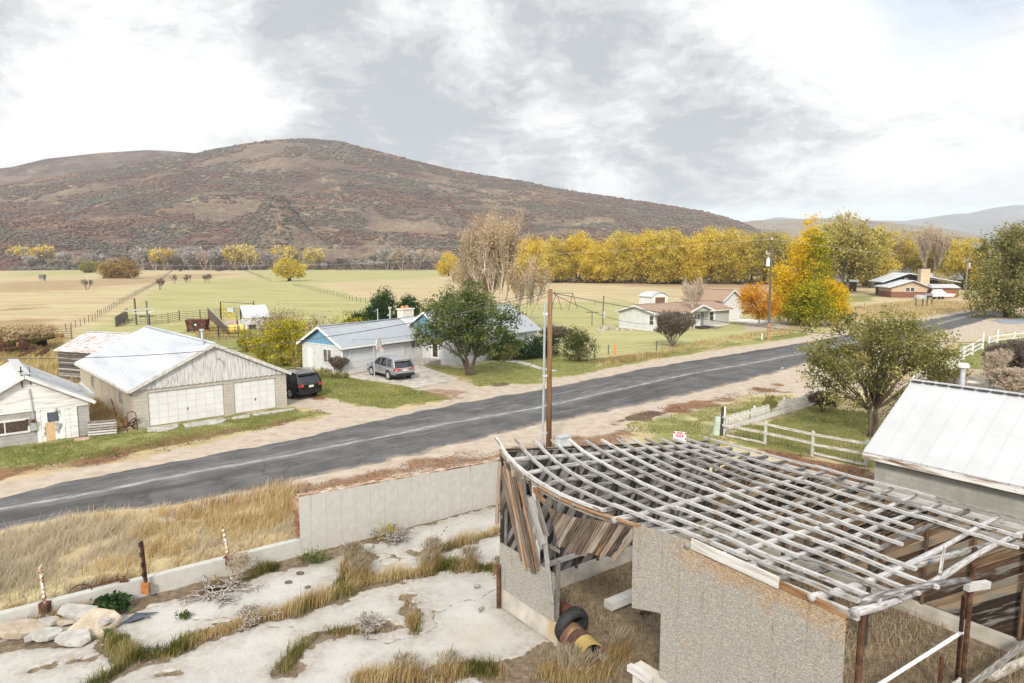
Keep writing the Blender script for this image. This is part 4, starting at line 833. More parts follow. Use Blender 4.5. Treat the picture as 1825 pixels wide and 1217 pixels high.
# ------------------------------------------------------------------ block garage with white roof behind the shed
def make_rgarage():
    R0 = np.array([14.29, 27.06]); loc, rz = frame_loc(R0, (.6, -.8)); L, Wd, ez, rg, ro = 13.0, 8.0, 2.62, 5.2, 4.0
    g = thing('block_garage', 'grey block outbuilding with broad white ribbed metal roof', 'outbuilding', loc, rz)
    b = MB(); t = .2
    b.bx(.35, L, .35, .55, -.6, 2.62).bx(.35, .55, .55, Wd-.3, -.3, 2.62).bx(.35, L, Wd-.3, Wd-.1, -.3, 2.62); b.prism([(.36, .36, 2.63), (.36, Wd-.1, 2.63), (.36, ro, rg-.1)], (.15, 0, 0)); b.build('wall', BLOCK_G, g)
    gable_roof(g, L, Wd, ez+.08, rg, ro, .0, .0, TIN_W, rib=.72, th=.05, ribh=.016)
    f = MB(); f.bx(0, L, .0, .035, ez-.16, ez+.075).prism([(-.03, 0, ez-.16), (-.03, ro, rg-.2), (-.03, ro, rg-.02), (-.03, 0, ez+.06)], (.028, 0, 0)); f.build('fascia', mat('flaked eave board', [(.40, (.16, .09, .06)), (.47, (.40, .34, .29)), (.53, (.66, .65, .63)), (.7, (.74, .73, .72))], .9, stretch=(.6, 5, 5), detail=8), g)
    rf = MB()
    for i in range(30): rf.tube([(.2+i*.44, -.01, ez+.085), (.2+i*.44, .12, ez+.16)], .03, 6)
    rf.build('eave_trim', mat('rust eave edge', [(.3, (.16, .10, .08)), (.55, (.34, .26, .22)), (.7, (.6, .58, .56))], 3), g)
    rl = MB(); n = 26
    for i in range(n): rl.bx(.1+i*.5, .1+i*.5+.38, ro-.19, ro-.165, rg-.0, rg+.075)
    rl.build('ridge_closure', mat('dark closure', [(.5, (.06, .06, .06))], 1), g)
    p = MB(); p.tube([(1.6, ro+1.0, 4.4), (1.6, ro+1.0, 5.9)], .10, 12); pp = p.build('roof_vent', STEEL, g)
    c = MB(); c.disc_lathe([(.0, .22), (.17, .2), (.225, .13), (.225, .03), (.14, 0), (.0, 0)], (1.6, ro+1.0, 5.9), 'z', 16); c.build('vent_cap', mat('pale vent cap', [(.3, (.6, .58, .52)), (.6, (.72, .70, .64))], 6), pp, smooth=False)
make_rgarage()

# ------------------------------------------------------------------ grey manufactured home, its garage and the white yard shed
def make_mobile():
    g = thing('manufactured_home', 'long pale grey home with brown shingle roof and porch gable', 'house', (21.1, 99.2, 0), math.atan2(.6, .8))
    gr = mat('pale grey panel', [(.3, (.52, .54, .53)), (.6, (.60, .62, .61))], 1.0, bump=.03); gf = mat('grey lap panel', [(.3, (.37, .37, .35)), (.6, (.44, .44, .42))], 1.2, stretch=(.3, .3, 6))
    L, Wd, ez, rg, ro = 17.3, 7.6, 2.65, 3.65, 4.0
    b = MB(); b.bx(0, .15, 0, Wd, 0, ez).bx(L-.15, L, 0, Wd, 0, ez).bx(.15, L-.15, Wd-.15, Wd, 0, ez)
    for x in (0, L-.15): b.prism([(x, .05, ez+.003), (x, Wd-.05, ez+.003), (x, ro, rg-.08)], (.15, 0, 0))
    b.build('wall', gr, g)
    f = MB(); f.bx(.155, L-.155, 0, .15, .0, ez).build('front_wall', gf, g)
    gable_roof(g, L, Wd, ez+.05, rg, ro, .45, .45, SHINGLE, rib=0, th=.1, fas=TRIM)
    # porch gable over the door
    pg = MB(); k = .36
    for s in (-1, 1): pg.prism([(8.7, -1.5, 3.62), (8.7+s*2.9, -1.5, 2.68), (8.7+s*2.9, -1.5, 2.78), (8.7, -1.5, 3.72)], (0, 4.8, 0))
    pg.build('porch_roof', SHINGLE, g)
    pt = MB()
    for s in (-1, 1): pt.beam((8.7, -1.53, 3.6), (8.7+s*2.95, -1.53, 2.64), .05, .22)
    pt.build('porch_fascia', TRIM, g)
    pw = MB(); pw.prism([(6.3, -1.2, 2.7), (11.1, -1.2, 2.7), (8.7, -1.2, 3.5)], (0, .1, 0)); pw.build('porch_gable', gf, g)
    F = ('y', 0, -1); X = ('x', 0, -1)
    for s0, s1 in ((12.3, 13.2), (3.0, 4.0)):
        window(g, F, s0, s1, 1.05, 2.3, TRIM, GLASS, 0, .1, horiz=True); [wbox(MB(), F, q0, q1, 1.0, 2.35, .002, .03).build('shutter', TRIM, g) for q0, q1 in ((s0-.5, s0-.11), (s1+.11, s1+.5))]
    window(g, X, .6, 1.35, .95, 2.25, TRIM, GLASS, 0, .1, horiz=True); [wbox(MB(), X, q0, q1, .9, 2.3, .002, .03).build('shutter', TRIM, g) for q0, q1 in ((.15, .49), (1.46, 1.8))]
    d = MB(); wbox(d, F, 9.1, 10.0, .3, 2.3, .002, .04); dd = d.build('front_door', TRIM, g); wbox(MB(), F, 9.25, 9.85, 1.3, 2.1, .042, .05).build('pane', GLASS, dd)
    s = MB(); wbox(s, F, 10.1, 10.8, .3, 2.4, .002, .03); s.build('screen_door', mat('grey screen', [(.5, (.22, .22, .21))], 2), g)
    po = MB(); po.bx(8.2, 11.2, -1.8, -.02, .1, .3).bx(10.2, 11.9, -2.6, -1.81, .0, .16); po.build('porch_deck', DARKW, g)
    sk = MB(); sk.bx(-.02, -.002, 0, Wd, 0, .18).bx(0, L, -.02, -.002, 0, .18); sk.build('skirting', TRIM, g)
    hs = MB()
    for x in (2.5, 3.2, 9.5): hs.bx(x, x+.35, 4.4, 4.7, 3.55, 3.85)
    hs.build('roof_vent', STEEL, g)
    # detached garage
    h = thing('shingled_garage', 'white gabled garage with brown shingle roof beside orange tree', 'garage', (36.1, 117.0, 0), math.atan2(.8, -.6))
    L, Wd, ez, rg, ro = 8.6, 5.6, 3.5, 5.15, 2.8
    b = MB(); b.bx(0, L, -Wd, -Wd+.15, 0, ez).bx(0, L, -.15, 0, 0, ez).bx(0, .15, -Wd+.15, -.15, 0, ez)
    b.prism([(0, -.05, ez+.003), (0, -Wd+.05, ez+.003), (0, -ro, rg-.08)], (.15, 0, 0)); b.build('wall', WHITE, h)
    r = gable_roof(h, L, Wd, ez+.05, rg, ro, .4, .35, SHINGLE, rib=0, th=.1, fas=None); r.location = (0, -Wd, 0)
    f = MB()
    for s in (0, 1): f.beam((-.38, -ro, rg), (-.38, .4 if s else -Wd-.4, ez-.22), .05, .24)
    f.build('fascia', TRIM, h)
    panel_door(h, ('x', 0, -1), -4.6, -1.0, .02, 2.4, TRIM, 4, 4, d=.02)
    cw = MB(); cw.bx(-6.5, -.3, -6.2, -.2, .01, .06); cw.build('driveway', mat('pale drive', [(.4, (.6, .58, .55)), (.6, (.7, .68, .65))], 2)); o = bpy.data.objects['driveway.001']; o.location = h.location; o.rotation_euler = h.rotation_euler; struct(o)
    # yard shed
    s = thing('yard_shed', 'small white yard shed with brown barn door beyond grey home', 'shed', (31.0, 151.0, 0), math.atan2(.5, .86))
    L, Wd = 4.6, 4.4
    sw = MB(); sw.bx(0, L, 0, .12, 0, 2.3).bx(0, L, Wd-.12, Wd, 0, 2.3).bx(0, .12, .12, Wd-.12, 0, 2.3).bx(L-.12, L, .12, Wd-.12, 0, 2.3); sw.build('wall', WHITE, s)
    sr = MB()
    prof = [(-.25, 2.2), (.9, 2.9), (L/2, 3.2), (L-.9, 2.9), (L+.25, 2.2)]
    for (x0, z0), (x1, z1) in zip(prof[:-1], prof[1:]): sr.prism([(x0, -.2, z0), (x1, -.2, z1), (x1, -.2, z1+.08), (x0, -.2, z0+.08)], (0, Wd+.4, 0))
    sr.build('roof', TIN, s)
    gg = MB(); gg.prism([(0, 0, 2.303), (L, 0, 2.303), (L-.9, 0, 2.8), (L/2, 0, 3.1), (.9, 0, 2.8)], (0, .1, 0)); gg.build('gable', WHITE, s)
    db = MB(); wbox(db, ('y', 0, -1), .9, 3.7, .1, 2.1, .002, .04); db.build('barn_door', mat('brown lattice door', [(.35, (.08, .045, .03)), (.6, (.2, .12, .085))], 3, stretch=(5, 1, 5)), s)
make_mobile()

# ------------------------------------------------------------------ tan ranch house with chimney far along the road, and roofs among the trees
def make_ranch():
    o = G(1588, 530); g = thing('ranch_house', 'tan brick house with tall chimney and split tin roofs', 'house', (o.x, o.y, 0), R(-8))
    tan = brick_mat('tan brick', (.50, .39, .27), (.56, .44, .31), (.45, .36, .26), .6, .2); rf = mat('far tin roof', [(.3, (.50, .53, .56)), (.6, (.62, .65, .68))], .5, stretch=(3, .3, 1), metal=.2, rough=.5)
    dk = mat('dark brown boards', [(.3, (.045, .03, .022)), (.6, (.11, .075, .055))], 2)
    b = MB(); b.bx(0, 9.2, 0, 9, 1.6, 2.9, .5).prism([(0, 0, 2.903), (9.2, 0, 2.903), (5.2, 0, 4.5)], (0, 9, 0)); b.build('wall', tan, g)
    rb = MB(); rb.bx(-.02, 9.22, -.02, 9.02, 0, 1.598); rb.build('base_wall', mat('red brown brick', [(.3, (.13, .055, .035)), (.6, (.24, .11, .075))], 3, stretch=(1, 1, 5)), g)
    r = MB(); r.prism([(-1.1, -.9, 2.65), (5.2, -.9, 4.6), (5.2, -.9, 4.8), (-1.1, -.9, 2.85)], (0, 10.5, 0)).prism([(5.2, -.9, 4.6), (10.4, -.9, 2.55), (10.4, -.9, 2.75), (5.2, -.9, 4.8)], (0, 10.5, 0)); r.build('roof', rf, g)
    window(g, ('y', 0, -1), 3.7, 4.7, 1.75, 2.75, TRIM, GLASS, 0, .08); window(g, ('y', 0, -1), 4.95, 5.9, 1.75, 2.75, TRIM, GLASS, 0, .08)
    c = MB(); c.bx(9.0, 11.4, 4.0, 6.2, 2.0, 7.9); cc = c.build('chimney', tan, g); MB().bx(8.9, 11.5, 3.9, 6.3, 7.9, 8.15).build('chimney_cap', dk, cc)
    u = MB(); u.bx(2, 16, 9.2, 17, 0, 4.2); u.prism([(2, 9.2, 4.203), (16, 9.2, 4.203), (7, 9.2, 6.3)], (0, 7.5, 0)); u.build('upper_wall', dk, g)
    ur = MB(); ur.prism([(0, 6.6, 3.9), (7, 6.6, 6.4), (7, 6.6, 6.6), (0, 6.6, 4.1)], (0, 11, 0)).prism([(7, 6.6, 6.4), (20.5, 6.0, 4.0), (20.5, 6.0, 4.2), (7, 6.6, 6.6)], (0, 11, 0)); ur.build('upper_roof', rf, g)
    pp = MB()
    for x in (15.5, 17.8, 20): pp.bx(x, x+.35, 6.6, 6.95, 0, 4.0)
    pp.build('carport_post', dk, g)
    l = MB(); l.bx(11.5, 17.5, 1.0, 4.0, 0, 2.6); l.build('lean_to', mat('orange plank', [(.3, (.13, .055, .028)), (.6, (.33, .15, .075))], 2.5, stretch=(1, 1, 6)), g); lr = MB(); lr.prism([(11.0, .4, 2.65), (18, .4, 2.65), (18, 4.4, 3.5), (11, 4.4, 3.5)], (0, 0, .15)); lr.build('lean_to_roof', TIN_W, g)
    ww = MB(); wbox(ww, ('y', 9.2, -1), 6.8, 7.8, 4.3, 5.2, .0, .05); ww.build('attic_vent', TRIM, g)
    # roofs glimpsed among the trees
    for nm, (px, py), w, h, lab in (('tin_barn', (1476, 521), 12, 5.4, 'tin roofed barn half hidden left of big willow'), ('tin_barn', (1612, 515), 15, 7.0, 'grey tin barn behind the tan brick house'), ('tin_barn', (1740, 520), 11, 5.4, 'pale tin barn beside the power pole by bushy tree')):
        p = G(px, py); s = thing(nm, lab, 'barn', (p.x, p.y+(25 if px > 1500 else 8), 0), R(-12))
        b = MB(); b.bx(0, w, 0, 9, 0, h*.62); b.build('wall', dk, s)
        rr = MB(); rr.prism([(-.6, -.6, h*.58), (w+.6, -.6, h*.58), (w+.6, 4.5, h), (-.6, 4.5, h)], (0, 0, .15)).prism([(-.6, 9.6, h*.58), (w+.6, 9.6, h*.58), (w+.6, 4.52, h), (-.6, 4.52, h)], (0, 0, .15)); rr.build('roof', rf, s)
make_ranch()

# ------------------------------------------------------------------ collapsing pole shed
def clip_poly(P, a, b, c):               # keep a*x+b*y<=c
    out = []
    for i in range(len(P)):
        p, q = P[i], P[(i+1) % len(P)]; dp, dq = a*p[0]+b*p[1]-c, a*q[0]+b*q[1]-c
        if dp <= 0: out.append(p)
        if dp*dq < 0: t = dp/(dp-dq); out.append((p[0]+(q[0]-p[0])*t, p[1]+(q[1]-p[1])*t))
    return out
def planks(mb, poly, ang, w, to3, ext, skip=0.0, gap=.012, jit=.012):
    """fill a convex polygon (s,z) with boards at an angle; to3 maps (s,z,k) to 3-D"""
    ca, sa = math.cos(ang), math.sin(ang); n = (-sa, ca); ds = [p[0]*n[0]+p[1]*n[1] for p in poly]; d = min(ds)
    while d < max(ds):
        ww = w*random.uniform(.8, 1.2)
        if random.random() >= skip:
            q = clip_poly(clip_poly(poly, n[0], n[1], d+ww-gap), -n[0], -n[1], -d)
            if len(q) > 2:
                j = random.uniform(-jit, jit); o0 = min(q, key=lambda p: p[0]*ca+p[1]*sa)
                mb.prism([to3(s, z, j) for s, z in q], ext); nf = len(q)+2; r = random.random(); o = random.random()*30
                for k in range(nf): mb.rn[-1-k] = r
                uvn = 2*len(q)+4*len(q)
                mb.uv[-uvn:-4*len(q)] = [(o+s*ca+z*sa, o+s*n[0]+z*n[1]) for s, z in (list(q)[::-1]+list(q))]
        d += ww
def roof_z(a, b):
    q = max(a, -.4); bb = max(b, 0.0); t = min(max((q-3)/4.5, 0), 1)
    base = 3.80-.068*bb+.24*t*t*(3-2*t)*math.exp(-bb/1.2)
    lift = max(.78-.071*bb, .02); return base+lift*math.exp(-q/min(1.05+.25*bb, 2.4))
def make_shed():
    rz = math.atan2(SU[1], SU[0])
    g = thing('pole_shed', 'collapsing grey pole shed with bare purlin roof and flaked board walls', 'shed', (SA[0], SA[1], PAD), rz)
    z0 = PAD
    def L(a, b, z): return (a, b, z-z0)                # local frame: x along the front, y towards the road, z up
    silver = mat('silvered timber', [(.22, (.13, .115, .10)), (.38, (.29, .28, .265)), (.54, (.43, .42, .41)), (.72, (.55, .545, .535))], 2.2, coord='UV', stretch=(1.1, 18, 1), rnd=.35, bump=.6, contrast=1.5, off=.25, over=[(1.2, (1.4, 7, 1), .54, .66, (.19, .14, .10)), (4, (1.2, 5, 1), .62, .70, (.06, .045, .035))])
    logm = mat('weathered logs', [(.28, (.11, .10, .095)), (.42, (.25, .24, .235)), (.56, (.38, .37, .37)), (.72, (.50, .49, .495))], 2.2, coord='UV', stretch=(1.0, 9, 1), rnd=.4, bump=.7, contrast=1.4, over=[(3.0, (1.0, 3, 1), .60, .68, (.10, .075, .055))])
    darkb = mat('dark weathered boards', [(.28, (.03, .028, .026)), (.42, (.085, .08, .078)), (.55, (.17, .165, .16)), (.72, (.31, .30, .295))], 2.2, coord='UV', stretch=(.7, 14, 1), rnd=.7, bump=.4, over=[(.7, (.6, 3, 1), .62, .72, (.22, .11, .05))])
    orange = mat('orange brown boards', [(.28, (.025, .018, .013)), (.42, (.085, .05, .03)), (.55, (.17, .10, .055)), (.72, (.30, .225, .15))], 2.0, coord='UV', stretch=(.6, 12, 1), rnd=.8, bump=.4, over=[(1.2, (.7, 5, 1), .50, .62, (.20, .19, .175))])
    brownb = mat('brown split boards', [(.25, (.035, .025, .019)), (.40, (.12, .088, .064)), (.54, (.22, .17, .13)), (.70, (.33, .28, .235))], 2.2, coord='UV', stretch=(.6, 16, 1), rnd=.4, bump=.6, contrast=1.5, over=[(.9, (.5, 9, 1), .60, .67, (.30, .135, .05)), (2, (1, 5, 1), .64, .70, (.04, .028, .02))])
    raw = mat('orange raw wood', [(.28, (.12, .055, .025)), (.45, (.28, .145, .065)), (.58, (.40, .26, .15)), (.72, (.46, .38, .30))], 1.8, coord='UV', stretch=(.6, 12, 1), rnd=.3, bump=.35, over=[(1.3, (.8, 3, 1), .50, .62, (.30, .27, .235))])
    ends_a = [4.66, 11.2, 11.3, 11.42, 11.48, 11.55, 10.85, 9.7, 9.95, 10.05, 9.5, 11.6, 11.35, 15.0]
    ends_b = [.0, .2, .87, 1.6, 2.2, 2.9, 3.55, 4.25, 5.0, 5.85, 6.6, 7.5, 8.6, 10.3]
    for k in range(14):
        b0 = .78*k if k < 13 else 10.6; b0 += random.uniform(-.03, .03); b1 = ends_b[k]; ae = ends_a[k]
        cuts = [-.27]; c = random.uniform(4.4, 6.5)
        if k == 0: cuts += [ae]
        else:
            while c < ae-2: cuts.append(c); c += random.uniform(3.2, 4.6)
            cuts.append(ae)
        for i, (a0, a1) in enumerate(zip(cuts[:-1], cuts[1:])):
            pts = []; off = random.uniform(-.035, .035)*(i > 0)
            for j in range(10):
                a = a0-(.06 if i else 0)+(a1-a0+(.06 if i else 0))*j/9; f = max(a, 0)/max(ae, 1); b = b0+(b1-b0)*f**1.2+off
                pts.append(L(a, b, roof_z(a, b)+.05+.02*i+.014*math.sin(a*1.7+k)+random.uniform(-.012, .012)))
            MB().path(pts, .102, .07).build('purlin', silver, g)
    for i in range(15):
        a0 = .42+.755*i; pts = []; rr = []; ph = random.random()*6; am = random.uniform(.02, .07); bend = random.uniform(-.1, .1)
        b_lo = -.12+.1*random.random(); b_hi = 10.55+random.uniform(-.1, .15)
        for j in range(13):
            f = j/12; b = b_lo+(b_hi-b_lo)*f; a = a0+bend*math.sin(f*3.1)+am*math.sin(f*7+ph)+.25*(1-f)*(i/14)
            pts.append(L(a, b, roof_z(a, b)-.055+.03*math.sin(f*9+ph*2))); rr.append((.084-.024*f+.006*math.sin(f*17+ph))*random.uniform(.95, 1.05))
        MB().tube(pts, rr, 8).build('rafter_log', logm, g, smooth=True)
    MB().tube([L(11.15, .3, 4.05), L(11.35, 2.4, 3.78), L(11.55, 4.5, 3.4)], [.085, .08, .075], 8).build('rafter_log', logm, g, smooth=True)
    MB().tube([L(10.4, 3.1, 3.55), L(10.6, 6, 3.2), L(10.85, 9.7, 2.8)], [.1, .09, .085], 8).build('rafter_log', logm, g, smooth=True)
    # eave beams
    pts = [L(a, .06, roof_z(a, 0)-.16) for a in np.linspace(0, 6, 14)]; MB().path(pts, .09, .14).build('eave_beam', brownb, g)
    MB().path([L(a, .06, roof_z(a, 0)-.16) for a in np.linspace(5.9, 11.3, 8)], .09, .14).build('eave_beam', silver, g)
    MB().path([L(a, 10.48, 2.92) for a in np.linspace(0, 15, 6)], .1, .12).build('eave_beam', silver, g)
    MB().beam(L(0, 10.36, 2.55), L(15, 10.36, 2.45), .05, .14).build('wall_rail', silver, g)
    # left end wall: dark diagonal boards behind studs, on a concrete footing
    b = MB(); planks(b, [(.0, -.25), (10.5, -.25), (10.5, roof_z(0, 10.5)-.12), (.0, roof_z(0, 0)-.15)], R(52), .2, lambda s, z, j: L(-.02+j, s, z), (-.03, 0, 0), .02); b.build('end_wall_boards', darkb, g)
    for i in range(11):
        y = .12+i*1.03; MB().tube([L(.08, y, PAD-.05), L(.09, y+.03, roof_z(0, y)-.1)], .055, 6).build('stud', DARKW, g)
    cap = MB(); cap.beam(L(-.02, 0, roof_z(0, 0)-.08), L(-.02, 10.5, roof_z(0, 10.5)-.06), .12, .06); cap.build('end_plate', orange, g)
    cp = MB(); cp.bx(-.12, .16, .2, 10.6, -.15, .42); footc = mat('footing concrete', [(.3, (.30, .275, .24)), (.5, (.43, .40, .35)), (.7, (.53, .50, .45))], 1.4, bump=.3, over=[(.6, (1, 1, 1), .55, .68, (.42, .33, .2))]); cp.build('footing', footc, g)
    MB().beam(L(.12, 1.5, .25), L(.12, 9.5, .18), .05, .18).build('wall_rail', GREYW, g)
    # far wall boards and its footing
    b = MB(); planks(b, [(.0, -.3), (16.5, -.45), (16.5, 2.6), (.0, 2.9)], R(38), .24, lambda s, z, j: L(s, 10.55+j, z), (0, .03, 0), .03); b.build('far_wall_boards', orange, g)
    for i in range(13): MB().tube([L(.6+i*1.3, 10.42, PAD), L(.62+i*1.3, 10.42, 2.85)], .055, 6).build('stud', mat('rusty brown post', [(.3, (.06, .035, .022)), (.6, (.17, .10, .06))], 4, coord='UV', stretch=(1, 6, 1)), g)
    MB().bx(.2, 16.5, 10.2, 10.5, -.1, .32).build('footing', footc, g)
    MB().beam(L(11.8, 9.9, 1.9), L(16.5, 9.8, 1.2), .04, .24).build('loose_board', DARKW, g)
    # interior posts
    for a, bb, h in ((2.6, 3.6, 0), (5.2, 3.8, 0), (7.9, 3.4, 0), (2.8, 7.1, 0), (5.6, 7.0, 0), (8.2, 7.2, 0), (10.8, 7.0, 0), (11.2, .35, 0), (8.6, .5, 0)):
        MB().tube([L(a, bb, PAD-.05), L(a+.03, bb, roof_z(a, bb)-.08)], .062, 7).build('post', DARKW if a < 9 else RUST, g)
    MB().bx(9.62, 9.86, 1.9, 1.98, 2.3, 4.1).build('loose_board', DARKW, g)
    # front corner: flake board panel on a footing, and the broken boards above it
    osb = osb_material()
    pn = MB(); pn.prism([L(.0, -.03, -.02), L(2.7, -.03, -.04), L(2.7, -.03, 1.46), L(.0, -.03, 1.48)], (0, -.022, 0)); pn.build('flake_board', osb, g)
    ft = MB(); ft.prism([L(-.02, .1, PAD-.02), L(2.75, .1, PAD-.02), L(2.75, .1, -.02), L(-.02, .1, .02)], (0, -.12, 0)); ft.bx(2.751, 2.9, -.1, .14, 0, .72); ft.build('footing', footc, g)
    MB().beam(L(2.78, 0, -.4), L(2.80, .02, 1.85), .12, .12).build('post', DARKW, g)
    brk = [((.05, 4.25), (1.30, 1.35), .17, brownb), ((.15, 4.2), (.02, 2.1), .15, brownb), ((.32, 4.1), (1.62, 1.3), .2, brownb), ((.52, 4.05), (1.50, 1.15), .09, raw), ((.62, 4.0), (1.80, 1.15), .22, brownb), ((.86, 3.9), (1.9, 1.22), .2, brownb),
           ((1.1, 3.8), (2.05, 1.35), .1, raw), ((1.22, 3.7), (2.02, 1.5), .16, GREYW), ((1.45, 3.45), (2.15, 2.0), .14, GREYW), ((.08, 2.5), (.5, 3.3), .12, brownb), ((.02, 3.4), (.12, 2.2), .1, raw)]
    for (p, q, w, mm) in brk:
        j = random.uniform(.06, .16); MB().beam(L(p[0], -j, p[1]), L(q[0], -j-.02, q[1]), .026, w, up=(1, 0, 0) if False else (0, 0, 1)).build('broken_board', mm, g)
    for k in range(12):
        a0 = random.uniform(.1, 1.9); w = random.uniform(.07, .2); z1 = roof_z(a0, 0)-.1; a1 = a0+random.uniform(.1, 1.0); j = random.uniform(.0, .1)
        MB().beam(L(a0, -j, z1), L(min(a1, 2.3), -j+.03, random.uniform(1.4, 2.4)), .024, w).build('broken_board', random.choice((brownb, brownb, DARKW, GREYW)), g)
    for p, q, w, mm in (((1.72, -.2, 3.5), (2.52, -.3, 2.35), .2, GREYW), ((2.5, -.26, 2.6), (2.88, -.32, .75), .22, GREYW), ((2.0, -.15, 3.5), (2.6, -.24, 2.6), .16, GREYW), ((1.75, .3, 2.0), (2.75, .1, 2.1), .1, GREYW), ((1.7, -.08, 3.75), (2.35, -.12, 3.5), .16, raw)):
        MB().beam(L(*p), L(*q), .03, w).build('broken_board', mm, g)
    pts = [(2.45, 3.42), (3.3, 3.42), (4.3, 3.62), (5.75, 3.82), (5.75, 3.55), (5.15, 2.75), (4.0, 2.55), (2.95, 2.45)]
    b = MB(); planks(b, [pts[0], pts[3], pts[4], pts[5], pts[7]], R(58), .17, lambda s, z, j: L(s, -.07+j*.3, z+.35*math.exp(-((s-3.4)/.9)**2)*(-.35)-(j*2.6 if z < 3.0 else 0)), (0, -.028, 0), .0, .012, .03); b.build('hanging_siding', brownb, g)
    MB().path([L(a, -.03, roof_z(a, 0)-.05) for a in np.linspace(2.0, 5.9, 9)], .12, .05).build('eave_board', raw, g)
    # main flake board wall: sheets with joints
    def sheet(poly, off): pn = MB(); pn.prism([L(a, off, z) for a, z in poly], (0, -.022, 0)); pn.build('flake_board', osb, g)
    sheet([(5.74, 1.72), (6.68, 1.98), (6.68, 4.06), (5.72, 3.88)], -.04)
    sheet([(6.69, .35), (7.9, .35), (7.9, 4.1), (6.69, 4.04)], -.042)
    sheet([(7.905, .35), (9.12, .35), (9.12, 3.86), (7.905, 3.86)], -.04)
    sheet([(9.125, .35), (11.12, .35), (11.12, 3.8), (9.125, 3.85)], -.043)
    MB().prism([L(9.6, -.036, 3.855), L(11.12, -.036, 3.805), L(11.25, -.036, 3.95), L(9.6, -.036, 4.02)], (0, -.03, 0)).build('eave_board', raw, g)
    pale = mat('pale trim board', [(.3, (.36, .34, .31)), (.5, (.52, .50, .48)), (.7, (.62, .61, .59))], 1.6, coord='UV', stretch=(.8, 8, 1), bump=.25, over=[(.8, (.7, 3, 1), .60, .68, (.33, .20, .10))])
    MB().beam(L(7.55, -.1, 4.06), L(9.75, -.1, 3.98), .035, .25).build('trim_board', pale, g)
    fm = MB(); fm.bx(5.95, 11.3, -.2, .1, -.02, 1.04); fm.build('footing', footc, g)
    MB().bx(5.9, 6.6, -.36, -.205, .9, 1.06).build('sill_block', pale, g)
    # inside litter: sill boards at the open right end
    for y0, y1, z, w in ((.2, 5.0, .75, .28), (.3, 3.0, 1.05, .2), (5.0, 10.3, .1, .2)):
        MB().beam(L(11.25, y0, z), L(11.4, y1, z-.1), .05, w).build('sill_board', silver, g)
    MB().beam(L(11.6, 4.3, 3.3), L(11.75, 5.1, 3.2), .13, .16).build('loose_board', GREYW, g)
    MB().beam(L(11.2, 3.9, 3.55), L(11.0, 4.6, 3.9), .06, .13).build('loose_board', silver, g)
def osb_material():
    m = bpy.data.materials.new('flake board'); m.use_nodes = True; t = NT(m.node_tree); t.n.clear()
    v = t.N('ShaderNodeTexCoord').outputs['UV']
    def flakes(rot, sc):
        mp = t.N('ShaderNodeMapping', {'Vector': v, 'Rotation': (0, 0, R(rot)), 'Scale': sc}).outputs[0]
        return t.N('ShaderNodeTexVoronoi', {'Vector': mp, 'Scale': 1.0})
    a = flakes(25, (30, 115, 1)); b = flakes(-40, (36, 120, 1)); c2 = flakes(80, (33, 110, 1))
    s = t.N('ShaderNodeSeparateColor', {0: a.outputs['Color']}).outputs[0]; s2 = t.N('ShaderNodeSeparateColor', {0: b.outputs['Color']}).outputs[1]; s3 = t.N('ShaderNodeSeparateColor', {0: c2.outputs['Color']}).outputs[2]
    f = t.math('ADD', t.math('MULTIPLY', s, .4), t.math('ADD', t.math('MULTIPLY', s2, .35), t.math('MULTIPLY', s3, .25)))
    grey = t.ramp(f, [(.16, (.16, .15, .135)), (.36, (.245, .232, .208)), (.54, (.30, .285, .258)), (.72, (.365, .348, .315)), (.83, (.54, .51, .455))])
    warm = t.ramp(f, [(.18, (.17, .095, .045)), (.45, (.31, .20, .115)), (.7, (.44, .34, .22)), (.88, (.58, .50, .37))])
    xy = t.N('ShaderNodeSeparateXYZ', {0: v}); ob = t.N('ShaderNodeTexCoord').outputs['Object']; z = t.N('ShaderNodeSeparateXYZ', {0: ob}).outputs[2]; x = t.N('ShaderNodeSeparateXYZ', {0: ob}).outputs[0]
    top = t.mapr(t.math('ADD', z, t.math('MULTIPLY', t.math('SUBTRACT', t.noise(ob, 1.6, 6, .65), .5), 1.5)), 3.9, 4.5); top = t.math('MULTIPLY', top, t.mapr(x, 6.9, 7.6))
    c = t.mix(t.math('MULTIPLY', top, .85), grey, warm); c = t.mix(t.mapr(t.noise(ob, .6, 5, .6), .52, .68, 0, .4), c, warm)
    strip = t.mapr(t.noise(t.scaled(ob, (5, 5, .25)), 1.0, 5, .6), .60, .70, 0, .45); c = t.mix(strip, c, (.17, .14, .11))
    jt = t.N('ShaderNodeMath', {0: t.math('ADD', x, .12), 1: .61}, operation='PINGPONG').outputs[0]
    c = t.mix(t.math('MULTIPLY', t.mapr(jt, .0, .045, 1, 0), t.mapr(t.noise(t.scaled(ob, (1, 1, .8)), 3, 5, .7), .42, .64, 0, .45)), c, (.14, .12, .10))
    bb = t.N('ShaderNodeBsdfPrincipled', {'Base Color': c, 'Roughness': .85, 'Normal': t.N('ShaderNodeBump', {'Height': f, 'Strength': .18, 'Distance': .01})}); bb.inputs['Specular IOR Level'].default_value = .2
    t.N('ShaderNodeOutputMaterial', {0: bb}); return m
make_shed()

